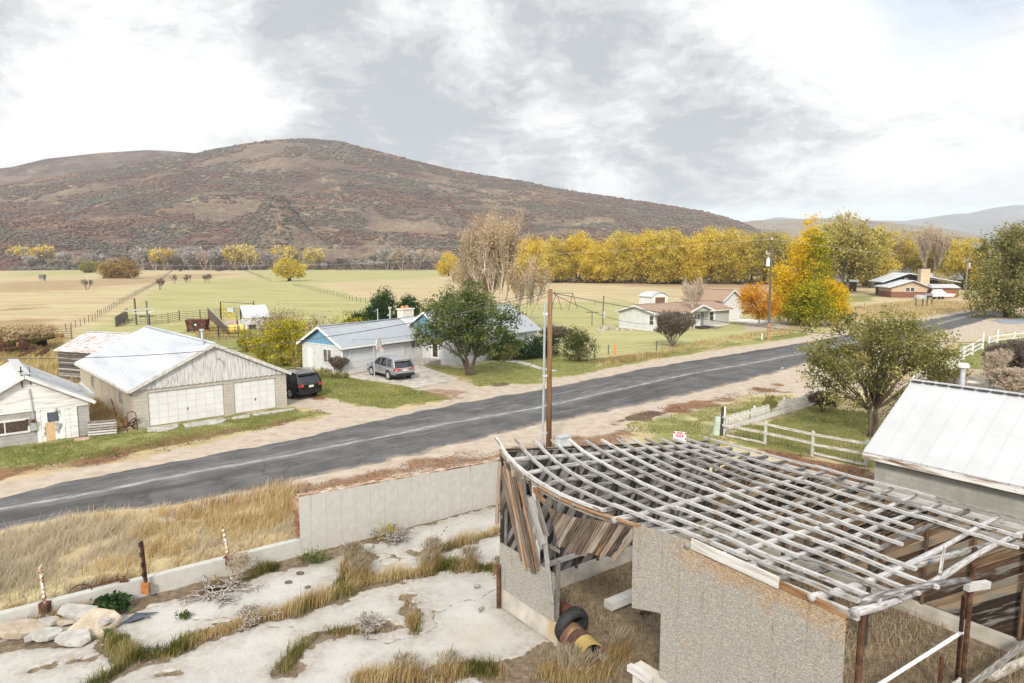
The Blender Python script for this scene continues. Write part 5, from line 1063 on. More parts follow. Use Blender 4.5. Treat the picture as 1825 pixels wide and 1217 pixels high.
# ------------------------------------------------------------------ retaining wall and what stands on it
def make_wall():
    m = mat('retaining concrete', [(.22, (.40, .388, .36)), (.45, (.44, .428, .40)), (.6, (.465, .452, .425)), (.8, (.50, .488, .46))], 3.5, detail=10, bump=.25, over=[(1.8, (1.6, 1, .10), .60, .74, (.33, .30, .26)), (.5, (1, 1, .7), .64, .80, (.38, .355, .315)), (7, (1, 1, .5), .70, .75, (.22, .17, .13))])
    g = thing('retaining_wall', 'long pale concrete retaining wall, low at one end with rusty capped edge', 'wall', (SA[0], SA[1], 0), math.atan2(SV[1], SV[0]))
    # local x along SV (towards the road end), local y = -SU direction
    b = MB(); b.bx(-25, -3.80, 7.75, 8.03, -1.1, -.12); b.build('low_wall', m, g)
    b = MB(); y0, y1 = 7.75, 8.03
    b.hexa([(-3.79, y0, -1.1), (-3.79, y1, -1.1), (-3.79, y1, 1.58), (-3.79, y0, 1.58), (10.2, y0, -1.1), (10.2, y1, -1.1), (10.2, y1, 1.15), (10.2, y0, 1.15)]); b.build('tall_wall', m, g)
    sm = MB()
    for k in range(22): sm.bx(-3.4+k*.62, -3.385+k*.62, 7.742, 7.749, -.66, 1.5-.02*k)
    sm.build('form_line', mat('form line', [(.3, (.38, .365, .335)), (.6, (.45, .435, .405))], 3), g)
    e = MB(); e.beam((-3.82, 7.77, 1.6), (10, 7.77, 1.17), .05, .05).beam((-3.82, 8.0, 1.6), (10, 8.0, 1.17), .05, .05).beam((-3.84, 7.9, -.05), (-3.84, 7.9, 1.55), .3, .04); e.build('rusty_edge', mat('rust streaked edge', [(.35, (.16, .075, .04)), (.5, (.36, .22, .14)), (.65, (.58, .53, .47))], 2.5), g)
    for (px, py), (qx, qy), lab, wd, m2 in (((72, 1008), (80, 1075), 'leaning flaking white steel post on wall beside rubble pile', .075, RUST_W), ((397, 938), (407, 993), 'leaning flaking white steel post on wall beside tumbleweed', .07, RUST_W)):
        q = G(qx, qy, -.12); p = D(px, py, q.y)
        t = thing('steel_post', lab, 'post', q, 0, None); MB().beam((0, 0, 0), p-q, wd, wd).build('post_shaft', m2, t)
        MB().bx(-.14, .14, -.12, .12, -.28, .03).build('bracket', RUST, t)
    q = G(260, 1035, -.12); p = D(252, 969, q.y)
    t = thing('striped_post', 'flat rusty post with dark plates across it bolted to the wall', 'post', q)
    MB().beam((0, 0, -.2), p-q, .16, .05).build('post_shaft', RUST, t); d = (p-q)
    for k in range(4):
        c = d*(.2+.27*k); MB().beam(c-d*.055-Vector((0, .04, 0)), c+d*.055-Vector((0, .04, 0)), .2, .06).build('dark_plate', mat('dark plate', [(.3, (.02, .014, .012)), (.6, (.06, .035, .028))], 5), t)
    MB().bx(-.13, .13, -.1, .02, -.42, -.05).build('bracket', mat('orange rust', [(.3, (.22, .08, .025)), (.6, (.42, .18, .06))], 6), t)
    q = G(880, 818, 1.3); t = thing('utility_box', 'small pale grey utility box at the end of retaining wall', 'utility box', W(-7.9, 9.55, 1.26), math.atan2(.6, .8))
    MB().bx(-.35, .35, -.2, .2, 0, .48).build('box', mat('grey cabinet', [(.4, (.45, .48, .5)), (.6, (.55, .58, .6))], 2), t); MB().bx(-.38, .38, -.23, .23, .48, .53).build('lid', STEEL, t)
    q = G(195, 1043, -.12); t = thing('bent_steel_bar', 'bent rusty steel bar lying along top of the low wall', 'steel bar', q, math.atan2(.6, .8))
    MB().tube([(-.5, 0, 0), (-.48, 0, .12), (.3, 0, .14), (.32, 0, 0)], .03, 6).build('bar', RUST, t)
    q = G(222, 1038, -.12); o = MB().tube([(-.14, 0, .06), (0, .02, .09), (.12, 0, .05)], [.06, .08, .03], 7).build('rusty_lump', RUST); o.location = q; tag(o, 'small dark rusty lump on the low wall top', 'scrap')
    q = G(889, 1083, PAD); o = MB().tube([(0, 0, -.05), (0, 0, 1.45)], .075, 12).build('pipe_bollard', RUST); o.location = q; tag(o, 'rusty pipe post standing on the concrete at shed corner', 'bollard')
make_wall()

# ------------------------------------------------------------------ rubble, scrap and barrels on the pad
def rock(name, c, rx, ry, rz_, rot, tilt, m, label, n=9, seed=0):
    r = random.Random(seed); mb = MB(); top = []; bot = []
    for k in range(n):
        t = 2*math.pi*k/n+r.uniform(-.2, .2); q = r.uniform(.78, 1.12); top.append((rx*q*math.cos(t), ry*q*math.sin(t), rz_*r.uniform(.85, 1.1))); bot.append((rx*q*1.06*math.cos(t)+r.uniform(-.03, .03), ry*q*1.06*math.sin(t), -rz_*.2+r.uniform(-.02, .02)))
    mid = [((a[0]*1.02+b[0]*.03), (a[1]*1.04), (a[2]*.55+b[2]*.45)) for a, b in zip(top, bot)]
    i = len(mb.v); mb.poly(top)
    for A, B in ((top, mid), (mid, bot)):
        for k in range(n): j = (k+1) % n; mb.poly([B[k], B[j], A[j], A[k]])
    mb.poly(bot[::-1]); o = mb.build(name, m); o.location = c; o.rotation_euler = (tilt[0], tilt[1], rot)
    return tag(o, label, 'rubble', 'broken slabs piled against the retaining wall')
def make_rubble():
    rm = mat('broken slab', [(.3, (.26, .245, .22)), (.5, (.37, .355, .33)), (.7, (.45, .435, .41))], 5, bump=.8); rt = mat('tan slab face', [(.3, (.30, .235, .165)), (.5, (.40, .33, .25)), (.7, (.47, .42, .35))], 4, bump=.7)
    for i, (px, py, rx, ry, h, rot, tx, ty, m, lab) in enumerate([
        (172, 1112, .72, .62, .14, .4, .25, -.1, rt, 'largest round tan slab of the rubble pile'), (140, 1092, .55, .3, .12, .35, .3, .25, rm, 'pale slab leaning on top of large tan slab'),
        (120, 1108, .34, .2, .1, .2, 0, 0, rt, 'small tan slab tucked under the leaning pale slab'), (132, 1138, .5, .36, .1, -.2, .1, 0, rm, 'flat pale slab in front of the rubble pile'),
        (85, 1131, .46, .28, .1, .5, .15, .1, rm, 'pale wedge slab left of the flat front slab'), (38, 1122, .75, .34, .16, .6, .3, .3, rt, 'long tan slab against the wall at far left'),
        (88, 1109, .3, .17, .12, .2, .1, .1, rm, 'square pale slab close below the wall'), (56, 1137, .18, .12, .1, .9, 0, 0, rm, 'smallest broken chunk beside the pale wedge'), (187, 1109, .2, .13, .1, .4, 0, 0, rm, 'little white chunk lying on the large tan slab')]):
        z = PAD+(.28 if 'on the large' in lab or 'on top' in lab else .10); p = G(px, py, z); rock('broken_slab', p, rx, ry, h, rot, (tx, ty), m, lab, 9, i+3)
    for px, py, s, lab in ((484, 1007, .16, 'white stone at foot of low wall'), (645, 944+3, .28, 'pale chunk at foot of the tall wall'), (655, 978, .3, 'pale chunk between weeds near tall wall')):
        o = rock('stone', G(px, py, PAD), s, s*.7, s*.5, .3, (0, 0), rm, lab, 8, px); o['category'] = 'stone'; del o['group']
    p = G(250, 1100, PAD+.03); mb = MB(); mb.prism([(-.45, -.25, 0), (-.2, -.28, .02), (.1, -.15, .05), (.35, -.22, .02), (.15, -.05, .05), (.5, .12, .02), (.05, .12, .06), (-.15, .16, .08)], (0, 0, .02)); o = mb.build('rubber_sheet', mat('dark rubber sheet', [(.3, (.03, .04, .055)), (.6, (.085, .10, .125))], 3, rough=.5)); o.location = p; o.rotation_euler = (0, 0, .3); tag(o, 'torn dark blue rubber sheet lying flat on the concrete', 'rubber sheet')
    p = G(142, 1085, PAD); t = [(.36*math.cos(a), 0, .36+.36*math.sin(a)) for a in np.linspace(0, 6.283, 22)]; o = MB().tube(t, .022, 6).build('iron_hoop', RUST); o.location = p+Vector((0, .1, 0)); o.rotation_euler = (R(-14), 0, R(35)); tag(o, 'rusty iron hoop leaning on the low wall behind rubble', 'hoop')
    for px, py, lab in ((850, 1047, 'old can lying on the concrete below wall'), (857, 1088, 'crushed dark can lying mid pad')):
        o = MB().tube([(-.1, 0, .06), (.1, 0, .06)], .06, 9).build('tin_can', mat('grey can', [(.3, (.10, .095, .09)), (.6, (.35, .33, .3))], 9)); o.location = G(px, py, PAD+.03); o.rotation_euler = (0, 0, px*.1); tag(o, lab, 'can')
    for px, py, s, lab in ((514, 1038, .12, 'dark dung lump on upper slab, nearest the wall'), (548, 1047, .09, 'small dark dung lump on upper slab'), (535, 1022, .14, 'spread dark dung patch on upper slab')):
        o = rock('dung_pat', G(px, py, PAD+.02), s, s*.7, .05, .2, (0, 0), mat('dung', [(.3, (.05, .04, .03)), (.6, (.14, .11, .085))], 9), lab, 8, px); o['category'] = 'dung'; del o['group']
    # barrels and tyre in the shed opening
    c = W(3.3, .45, -.2)
    yb = mat('yellow rusting barrel', [(.40, (.13, .06, .05)), (.47, (.20, .11, .07)), (.53, (.30, .205, .065)), (.7, (.38, .28, .105))], 1.2, detail=6, bump=.2)
    def barrel(loc, rot, m, label, tilt=0.0):
        t = thing('steel_barrel', label, 'barrel', loc); t.rotation_euler = (tilt, 0, rot)
        b = MB(); b.disc_lathe([(.24, 0), (.285, .01), (.29, .03), (.28, .05), (.28, .28), (.295, .3), (.28, .32), (.28, .56), (.295, .58), (.28, .6), (.28, .86), (.29, .88), (.285, .9), (.25, .9), (.24, .7)], (0, 0, 0), 'y', 22); b.build('drum', m, t)
        if m is yb:
            MB().disc_lathe([(.296, .31), (.303, .33), (.303, .55), (.296, .57)], (0, 0, 0), 'y', 22).build('rust_band', mat('purple rust', [(.3, (.035, .018, .016)), (.6, (.10, .052, .04))], 5), t)
        MB().disc_lathe([(.0, .74), (.24, .74)], (0, 0, 0), 'y', 22).build('drum_end', BLACK, t); return t
    barrel(W(3.15, .2, -.28), math.atan2(-.8, .6)-R(90)-R(14), yb, 'yellow banded rusty barrel lying in the shed opening', R(3)).scale = (1.25, 1.45, 1.25)
    barrel(W(1.9, .9, -.30), math.atan2(-.8, .6)-R(90), mat('red brown barrel', [(.3, (.05, .018, .013)), (.6, (.12, .042, .03))], 3), 'red brown barrel lying behind tyre in shed')
    t = MB(); t.disc_lathe([(.34, -.15), (.44, -.18), (.54, -.14), (.58, 0), (.54, .14), (.44, .18), (.34, .15), (.34, -.15)], (0, 0, 0), 'y', 26); o = t.build('tyre', BLACK, smooth=True); o.location = W(3.0, .38, -.14); o.rotation_euler = (R(-12), 0, math.atan2(-.8, .6)-R(90)); tag(o, 'black tyre standing round the yellow barrel', 'tyre')
    p, q = G(1083, 1079, PAD+.2), G(1133, 1058, PAD+.2); o = MB().beam((0, 0, 0), q-p, .34, .26).build('timber_beam', GREYW); o.location = p; tag(o, 'pale timber sill lying across shed threshold beside the barrel', 'beam')
    p, q = G(1143, 1093, PAD+.06), G(1165, 1084, PAD+.06); o = MB().tube([(0, 0, 0), q-p], .06, 8).build('short_pipe', RUST); o.location = p; tag(o, 'short dark pipe on ground below flake board', 'pipe')
make_rubble()

# pipe rail beside the shed, log and kerb at the frame corner
def make_rail():
    q = G(1705, 1217, PAD); g = thing('pipe_rail', 'white pipe rail on two rusty posts beside the shed', 'railing', q)
    top = D(1718, 1060, q.y+.03)-q; MB().tube([(0, 0, -.1), (0, 0, top.z)], .055, 9).build('post', RUST, g)
    a = D(1715, 1126, q.y)-q; b = D(1500, 1262, q.y)-q+Vector((0, -1.0, 0)); b = D(1480, 1275, q.y-1.3)-q
    MB().tube([a, a*.5+b*.5, b], .05, 9).build('rail', mat('white pipe', [(.3, (.62, .63, .66)), (.6, (.76, .77, .8))], 3), g)
    MB().tube([(-.75, -.45, -.1), (-.75, -.45, 1.02)], .05, 9).build('post', RUST, g)
    c = G(1760, 1215, PAD); d = G(1900, 1150, PAD); o = MB().tube([(0, 0, .1), (d-c)*.5+Vector((0, 0, .12)), (d-c)+Vector((0, 0, .1))], .13, 9).build('fallen_log', mat('pale log', [(.3, (.36, .34, .31)), (.6, (.54, .52, .49))], 2, coord='UV', stretch=(.6, 7, 1), bump=.5), smooth=True); o.location = c; tag(o, 'pale peeled log lying on the straw right of rail', 'log')
make_rail()

# ------------------------------------------------------------------ vehicles
def car_paint(name, c, rough=.3, metal=.5):
    m = bpy.data.materials.new(name); m.use_nodes = True; b = m.node_tree.nodes['Principled BSDF']
    b.inputs['Base Color'].default_value = (*c, 1); b.inputs['Roughness'].default_value = rough; b.inputs['Metallic'].default_value = metal
    b.inputs['Coat Weight'].default_value = .6; b.inputs['Coat Roughness'].default_value = .08; return m
CARGLASS = mat('tinted car glass', [(.5, (.012, .016, .022))], 1, rough=.04, bump=0, spec=.9)
def make_suv(name, label, loc, heading, paint, lower, roofp, Lc=5.1, Wc=2.05, Hc=1.82, lights='wide', plate=True):
    """x forward, y left, z up; origin on the ground under the middle"""
    g = thing(name, label, 'car', loc, heading); h = Lc/2; w = Wc/2; k = Hc/1.82
    def ring(x, zl, zt, hw, crown=.0):
        return [(x, -hw*.80, zl), (x, -hw*.97, zl+.07), (x, -hw, zl+(zt-zl)*.45), (x, -hw*.985, zt-.12), (x, -hw*.90, zt), (x, -hw*.4, zt+crown), (x, hw*.4, zt+crown), (x, hw*.90, zt), (x, hw*.985, zt-.12), (x, hw, zl+(zt-zl)*.45), (x, hw*.97, zl+.07), (x, hw*.80, zl)]
    def loft(mb, rings):
        i = len(mb.v); n = len(rings[0])
        for r_ in rings: mb.v += r_
        for a in range(len(rings)-1):
            for j in range(n):
                p, q = i+a*n+j, i+a*n+(j+1) % n; mb.f.append((p, q, q+n, p+n)); mb.rn.append(.5); mb.uv += [(0, 0)]*4
        for a in (0, len(rings)-1): mb.f.append(tuple(i+a*n+j for j in range(n))); mb.rn.append(.5); mb.uv += [(0, 0)]*n
    b = MB()
    loft(b, [ring(x*h/2.5, zl*k, zt*k, w*q, cr) for x, zl, zt, q, cr in ((-2.5, .62, 1.0, .84, 0), (-2.47, .50, 1.06, .92, 0), (-2.3, .42, 1.10, .97, 0), (-1.6, .36, 1.12, 1.0, 0), (-.6, .35, 1.10, 1.0, 0), (.6, .35, 1.08, 1.0, 0), (1.15, .35, 1.07, 1.0, .02), (1.5, .36, 1.05, .99, .03), (2.0, .38, 1.00, .97, .03), (2.3, .42, .93, .92, .02), (2.46, .5, .82, .84, 0), (2.5, .56, .74, .74, 0))])
    body = b.build('body', paint, g, smooth=True); md = body.modifiers.new('soft', 'EDGE_SPLIT'); md.split_angle = R(38)
    cl = MB(); loft(cl, [ring(x*h/2.5, zl, zt*k, w*q) for x, zl, zt, q in ((-2.53, .40, .62, .90), (-2.4, .33, .62, .985), (-1.2, .28, .52, 1.012), (1.2, .28, .50, 1.012), (2.35, .33, .55, .96), (2.52, .42, .55, .80))]); cl.build('lower_cladding', lower, g)
    # cabin glass and roof
    def cab(x0, x1, zb, hw): return [(x0, -hw, zb), (x1, -hw, zb), (x1, hw, zb), (x0, hw, zb)]
    lo = [(-2.40, w*.93), (1.38, w*.90)]; hi = [(-2.02, w*.77), (.48, w*.75)]; zb, zt = 1.07*k, 1.70*k; s = h/2.5
    P = [(lo[0][0]*s, -lo[0][1], zb), (lo[0][0]*s, lo[0][1], zb), (lo[1][0]*s, lo[1][1], zb), (lo[1][0]*s, -lo[1][1], zb), (hi[0][0]*s, -hi[0][1], zt), (hi[0][0]*s, hi[0][1], zt), (hi[1][0]*s, hi[1][1], zt), (hi[1][0]*s, -hi[1][1], zt)]
    MB().hexa([P[0], P[1], P[2], P[3], P[4], P[5], P[6], P[7]]).build('cabin_glass', CARGLASS, g)
    r = MB(); rr = []
    for x, q, z in ((-2.22, .70, -.015), (-2.12, .785, .05), (-1.4, .80, .11), (-.3, .80, .12), (.35, .78, .07), (.58, .74, -.03)):
        rr.append([(x*s, -w*q, zt+z-.07), (x*s, -w*q, zt+z-.02), (x*s, -w*q*.85, zt+z+.01), (x*s, 0, zt+z+.025), (x*s, w*q*.85, zt+z+.01), (x*s, w*q, zt+z-.02), (x*s, w*q, zt+z-.07)])
    loft(r, rr); r.build('roof', roofp, g, smooth=False)
    V_ = lambda i: Vector(P[i])
    pl = MB()
    for sgn, (a, b_, c, d) in ((-1, (0, 3, 7, 4)), (1, (1, 2, 6, 5))):
        o = Vector((0, sgn*.012, .006)); pl.beam(V_(a)+o, V_(d)+o, .10, .08); pl.beam(V_(b_)+o, V_(c)+o, .07, .07)
        for f0, f1, ww in ((.10, .06, .30), (.36, .42, .07), (.66, .80, .07)): pl.beam(V_(a).lerp(V_(b_), f0)+o, V_(d).lerp(V_(c), f1)+o, ww, .035, up=(0, 1, 0))
        pl.beam(V_(a)+o*2, V_(b_)+o*2, .05, .05)
    pl.build('pillar', paint, g)
    rl = MB()
    for sgn in (-1, 1): MB().path([Vector((-1.75*s, sgn*w*.72, zt+.09)), Vector((-1.6*s, sgn*w*.72, zt+.16)), Vector((.1*s, sgn*w*.70, zt+.16)), Vector((.3*s, sgn*w*.70, zt+.08))], .04, .04).build('roof_rail', BLACK if lower is not BLACK else STEEL, g)
    rim = mat('alloy rim', [(.3, (.42, .43, .45)), (.6, (.6, .61, .63))], 4, rough=.35, metal=.7, bump=0)
    for x in (-1.42*s, 1.42*s):
        for sgn in (-1, 1):
            arch = MB(); arch.disc_lathe([(.46, sgn*(w-.10)), (.47, sgn*(w+.014)), (.36, sgn*(w+.010))], (x, 0, .40), 'y', 22); arch.build('wheel_arch', BLACK, g)
            t = MB(); t.disc_lathe([(.2, sgn*(w-.24)), (.35, sgn*(w-.25)), (.385, sgn*(w-.20)), (.385, sgn*(w-.03)), (.35, sgn*(w+.02)), (.26, sgn*(w+.018))], (x, 0, .385), 'y', 22); wh = t.build('wheel', BLACK, g, smooth=False)
            ri = MB(); ri.disc_lathe([(.0, sgn*(w-.02)), (.07, sgn*(w+.022)), (.08, sgn*(w-.0))], (x, 0, .385), 'y', 12)
            for j in range(5):
                a = j*6.283/5; ri.beam((x+.05*math.cos(a), sgn*(w+.004), .385+.05*math.sin(a)), (x+.255*math.cos(a), sgn*(w+.006), .385+.255*math.sin(a)), .03, .085, up=(0, 1, 0), h2=.11)
            ri.disc_lathe([(.24, sgn*(w-.02)), (.27, sgn*(w+.024)), (.245, sgn*(w+.02))], (x, 0, .385), 'y', 22); ri.build('rim', rim, wh)
    red = mat('red tail lamp', [(.4, (.40, .015, .015)), (.6, (.62, .03, .03))], 6, rough=.2, bump=0, spec=.6)
    for sgn in (-1, 1):
        q = MB()
        if lights == 'wide': q.prism([(-2.515*s, sgn*.40, 1.02*k), (-2.46*s, sgn*w*.90, 1.06*k), (-2.25*s, sgn*w*1.0, 1.03*k), (-2.40*s, sgn*w*.97, .80*k), (-2.51*s, sgn*w*.80, .82*k), (-2.525*s, sgn*.42, .94*k)], (-.03, 0, 0))
        else: q.prism([(-2.49*s, sgn*w*.62, 1.06*k), (-2.40*s, sgn*w*.97, 1.06*k), (-2.44*s, sgn*w*.985, .86*k), (-2.53*s, sgn*w*.62, .88*k)], (-.03, 0, 0))
        q.build('tail_lamp', red, g)
        fl = MB(); fl.prism([(2.40*s, sgn*w*.50, .90*k), (2.22*s, sgn*w*.93, .94*k), (2.28*s, sgn*w*.94, .80*k), (2.50*s, sgn*w*.52, .76*k)], (.03, 0, 0)); fl.build('headlight', GLASS, g)
        mi = MB(); mi.bx(1.0*s, 1.16*s, min(sgn*w*.99, sgn*(w+.2)), max(sgn*w*.99, sgn*(w+.2)), 1.08*k, 1.26*k); mi.build('mirror', paint, g)
        ha = MB()
        for x in (-.45, .55): ha.bx(x*s, (x+.2)*s, min(sgn*w*.985, sgn*(w+.02)), max(sgn*w*.985, sgn*(w+.02)), .93*k, .96*k)
        for x in (-1.02, -.02, 1.02): ha.bx(x*s, (x+.012)*s, min(sgn*w*.99, sgn*(w+.004)), max(sgn*w*.99, sgn*(w+.004)), .55*k, 1.04*k)
        ha.build('door_trim', BLACK if lower is BLACK else lower, g)
    pp = MB(); pp.bx(-2.55*s, -2.515*s, -.20, .20, .80*k, .95*k); pp.build('licence_plate', WHITE, g)
    sp = MB(); sp.bx(-2.24*s, -2.02*s, -w*.70, w*.70, zt+.02, zt+.06); sp.build('spoiler', roofp, g)
    bu = MB(); bu.bx(-2.56*s, -2.46*s, -w*.80, w*.80, .50, .60); bu.build('bumper', lower, g)
    wp = MB(); wp.beam((-2.44*s, 0, 1.10*k), (-2.36*s, .42, 1.18*k), .02, .02); wp.build('wiper', BLACK, g); return g
silver = car_paint('silver paint', (.36, .37, .39), .3, .5)
make_suv('parked_car', 'silver estate car parked on the concrete driveway', (-10.95, 60.55, .07), math.atan2(.77, -.63), silver, BLACK, silver, 5.3, 2.1, 1.86)
blackp = car_paint('black paint', (.008, .009, .011), .12, .1)
make_suv('parked_car', 'black estate car parked beside the block garage', (-17.35, 52.75, .02), math.atan2(.64, -.77), blackp, BLACK, car_paint('black roof', (.02, .021, .024), .18, .2), 5.5, 2.15, 1.98, 'side')

# ------------------------------------------------------------------ poles, wires, hoop, sign
def wire(name, a, b, sagm, label, r=.018, m=None, n=28):
    a, b = Vector(a), Vector(b); pts = [a.lerp(b, t)-Vector((0, 0, 4*sagm*t*(1-t))) for t in np.linspace(0, 1, n)]
    o = MB().tube(pts, r, 5).build(name, m or WIREM); return tag(o, label, 'cable')
WIREM = mat('weathered cable', [(.4, (.05, .05, .052)), (.6, (.12, .12, .125))], 3, bump=0)
WIREL = mat('pale cable', [(.4, (.45, .46, .48)), (.6, (.6, .61, .63))], 3, bump=0)
def make_poles():
    p = Vector((2.05, 37.05, 0)); g = thing('utility_pole', 'brown timber utility pole with grey conduit strapped beside it', 'utility pole', p)
    MB().tube([(0, 0, -.2), (.01, 0, 4.5), (.02, 0, 8.9)], [.155, .14, .125], 14).build('shaft', POLEW, g, smooth=True)
    MB().tube([(-.36, -.1, -.1), (-.30, -.1, 4.2), (-.27, -.1, 8.2)], .065, 10).build('conduit', mat('grey conduit', [(.3, (.27, .30, .33)), (.6, (.36, .39, .42))], 2, rough=.45), g)
    for z in (.9, 4.1, 7.5): MB().bx(-.38, -.1, -.16, -.02, z, z+.12).build('bracket', STEEL, g)
    MB().tube([(.27, 0, 8.6), (.27, 0, 8.78)], .03, 6).build('insulator', BLACK, g); MB().tube([(0, 0, 8.55), (.27, 0, 8.62)], .015, 5).build('arm', STEEL, g)
    top = p+Vector((0, 0, 8.72))
    wire('overhead_wire', top, (-56, 37.5, 8.8), 3.7, 'overhead wire sagging from brown pole across the garage roof', .02)
    wire('overhead_wire', top, (25.5, 99.5, 3.2), 1.9, 'service wire from brown pole to the grey home', .018)
    wire('overhead_wire', top, (70, 49, 9.0), 3.6, 'cable sagging from brown pole across the apple tree', .02)
    wire('overhead_wire', top+Vector((0, 0, -.15)), (-15.3, 63.8, 3.0), .7, 'service wire from brown pole to the white house gable', .014)
    wire('overhead_wire', top+Vector((0, 0, .1)), (-36, 62, 3.2), .9, 'thin wire running from brown pole towards the log shed', .012)
    p2 = G(1369, 606); g = thing('utility_pole', 'tall dark utility pole with transformer beside far side of road', 'utility pole', p2)
    MB().tube([(0, 0, -.2), (0, 0, 2.2)], [.17, .165], 12).build('lower_shaft', mat('orange pole foot', [(.3, (.24, .12, .05)), (.6, (.42, .25, .13))], 2, coord='UV', stretch=(.4, 9, 1)), g)
    MB().tube([(0, 0, 2.2), (-.05, 0, 7), (-.1, 0, 13.0)], [.165, .14, .11], 12).build('shaft', DARKW, g)
    MB().tube([(-.5, -.1, 9.6), (-.5, -.1, 10.6)], .24, 12).tube([(-.5, -.1, 10.6), (-.5, -.1, 10.8)], .08, 8).build('transformer', mat('grey transformer', [(.3, (.5, .53, .56)), (.6, (.63, .66, .69))], 2), g)
    MB().beam((-.75, 0, 11.2), (.1, 0, 11.3), .08, .08).tube([(-.7, 0, 11.2), (-.7, 0, 11.6)], .06, 6).build('arm', STEEL, g); MB().tube([(-.1, 0, 13), (-.1, 0, 13.3)], .06, 6).build('insulator', TRIM, g)
    MB().bx(-.9, -.78, -.1, .0, 0, .9).build('marker_post', TRIM, g)
    wire('power_line', p2+Vector((-.1, 0, 13.1)), (-150, 215, 11), 3.0, 'long pale power line crossing the fields to the left', .012, WIREL); wire('power_line', p2+Vector((-.1, 0, 13.1)), (178, 205, 12), 2.5, 'power line from transformer pole along the road', .012, WIREL)
    p3 = G(1720, 529); g = thing('utility_pole', 'far grey utility pole with crossarm by the tan house', 'utility pole', p3); MB().tube([(0, 0, 0), (0, 0, 11)], [.2, .15], 8).build('shaft', DARKW, g); MB().beam((-1.2, 0, 10.6), (1.2, 0, 10.6), .15, .15).build('arm', DARKW, g); MB().tube([(.45, 0, 8.2), (.45, 0, 9.6)], .3, 8).build('transformer', STEEL, g)
    p4 = G(1074, 579); g = thing('meter_pole', 'short dark pole with grey meter box left of home', 'pole', p4); MB().tube([(0, 0, 0), (.1, 0, 4.7)], .11, 8).build('shaft', DARKW, g); MB().bx(.05, .4, -.2, .05, 1.2, 2.2).build('meter_box', STEEL, g)
    wire('overhead_wire', p4+Vector((.1, 0, 4.6)), (22.6, 101, 3.1), .1, 'short wire between meter pole and grey home', .016)
    for px0, y0, px1, y1, yy, zz, lab in ((-300, 436, 1300, 440, 640, 0, 'far pale transmission wire across the foot of the hill'),):
        wire('power_line', D(px0, y0-4, 560), D(px1, y1, 640), 1.2, lab, .035, WIREL, 40)
    for i in range(2): pass
    # basketball hoop
    q = G(667.5, 678); g = thing('basketball_hoop', 'grey pole basketball hoop with rounded white backboard', 'basketball hoop', q, math.atan2(-.2, .98))
    MB().tube([(0, 0, -.1), (0, 0, 2.9), (.35, 0, 3.15)], .055, 10).build('pole', STEEL, g)
    bd = [(.45, y, z) for y, z in ((-.55, 2.72), (.55, 2.72), (.62, 3.1), (.5, 3.5), (.25, 3.72), (0, 3.78), (-.25, 3.72), (-.5, 3.5), (-.62, 3.1))]
    MB().prism(bd, (.04, 0, 0)).build('backboard', mat('worn backboard', [(.36, (.42, .38, .33)), (.46, (.70, .68, .63)), (.6, (.76, .74, .70))], 3.4, bump=0), g)
    MB().tube([(.72+.23*math.cos(a), .23*math.sin(a), 2.9) for a in np.linspace(0, 6.283, 17)], .014, 5).build('rim', mat('orange rim', [(.5, (.55, .17, .06))], 1), g)
    nt = MB()
    for j in range(10):
        a = j*.628; nt.tube([(.72+.22*math.cos(a), .22*math.sin(a), 2.89), (.72+.12*math.cos(a+.3), .12*math.sin(a+.3), 2.45)], .008, 4); nt.tube([(.72+.22*math.cos(a), .22*math.sin(a), 2.89), (.72+.12*math.cos(a-.3), .12*math.sin(a-.3), 2.45)], .008, 4)
    nt.build('net', TRIM, g)
    # for sale sign
    q = G(1211, 797); g = thing('sale_sign', 'white FOR SALE yard sign with red lettering on wire legs', 'sign', q, R(-24))
    MB().bx(-.36, .36, -.01, .01, .38, .90).build('panel', TRIM, g)
    for x in (-.33, .33): MB().tube([(x, .02, -.1), (x, .02, .8)], .01, 5).build('leg', STEEL, g)
    redm = mat('sign red', [(.5, (.55, .02, .05))], 1, bump=0)
    def text(s, x, z, size, m):
        c = bpy.data.curves.new('lettering', 'FONT'); c.body = s; c.size = size; c.extrude = .003; c.align_x = 'CENTER'; c.offset = .008
        o = bpy.data.objects.new('lettering', c); COL.objects.link(o); o.parent = g; o.location = (x, -.014, z); o.rotation_euler = (R(90), 0, 0); c.materials.append(m)
        bpy.context.view_layer.update(); me = bpy.data.meshes.new_from_object(o.evaluated_get(bpy.context.evaluated_depsgraph_get())); n = bpy.data.objects.new('writing', me); COL.objects.link(n)
        n.parent = g; n.location = o.location; n.rotation_euler = o.rotation_euler; bpy.data.objects.remove(o); return n
    text('FOR', 0, .765, .15, redm); text('SALE', 0, .595, .20, redm); MB().bx(-.30, .30, -.013, -.0102, .42, .44).build('writing_line', STEEL, g)
    for x in (-.31, .31): MB().bx(x-.04, x+.04, -.014, -.0102, .76, .88).build('red_corner', redm, g)
    q = G(1275, 775); o = MB().hexa([(-.17, -.17, 0), (.17, -.17, 0), (.17, .17, 0), (-.17, .17, 0), (-.02, -.15, 1.1), (.24, -.15, 1.1), (.24, .15, 1.1), (-.02, .15, 1.1)]).build('utility_pedestal', mat('pale green cabinet', [(.3, (.36, .44, .36)), (.6, (.48, .56, .47))], 2)); o.location = q; tag(o, 'pale green leaning utility pedestal beside the picket fence end', 'pedestal')
make_poles()

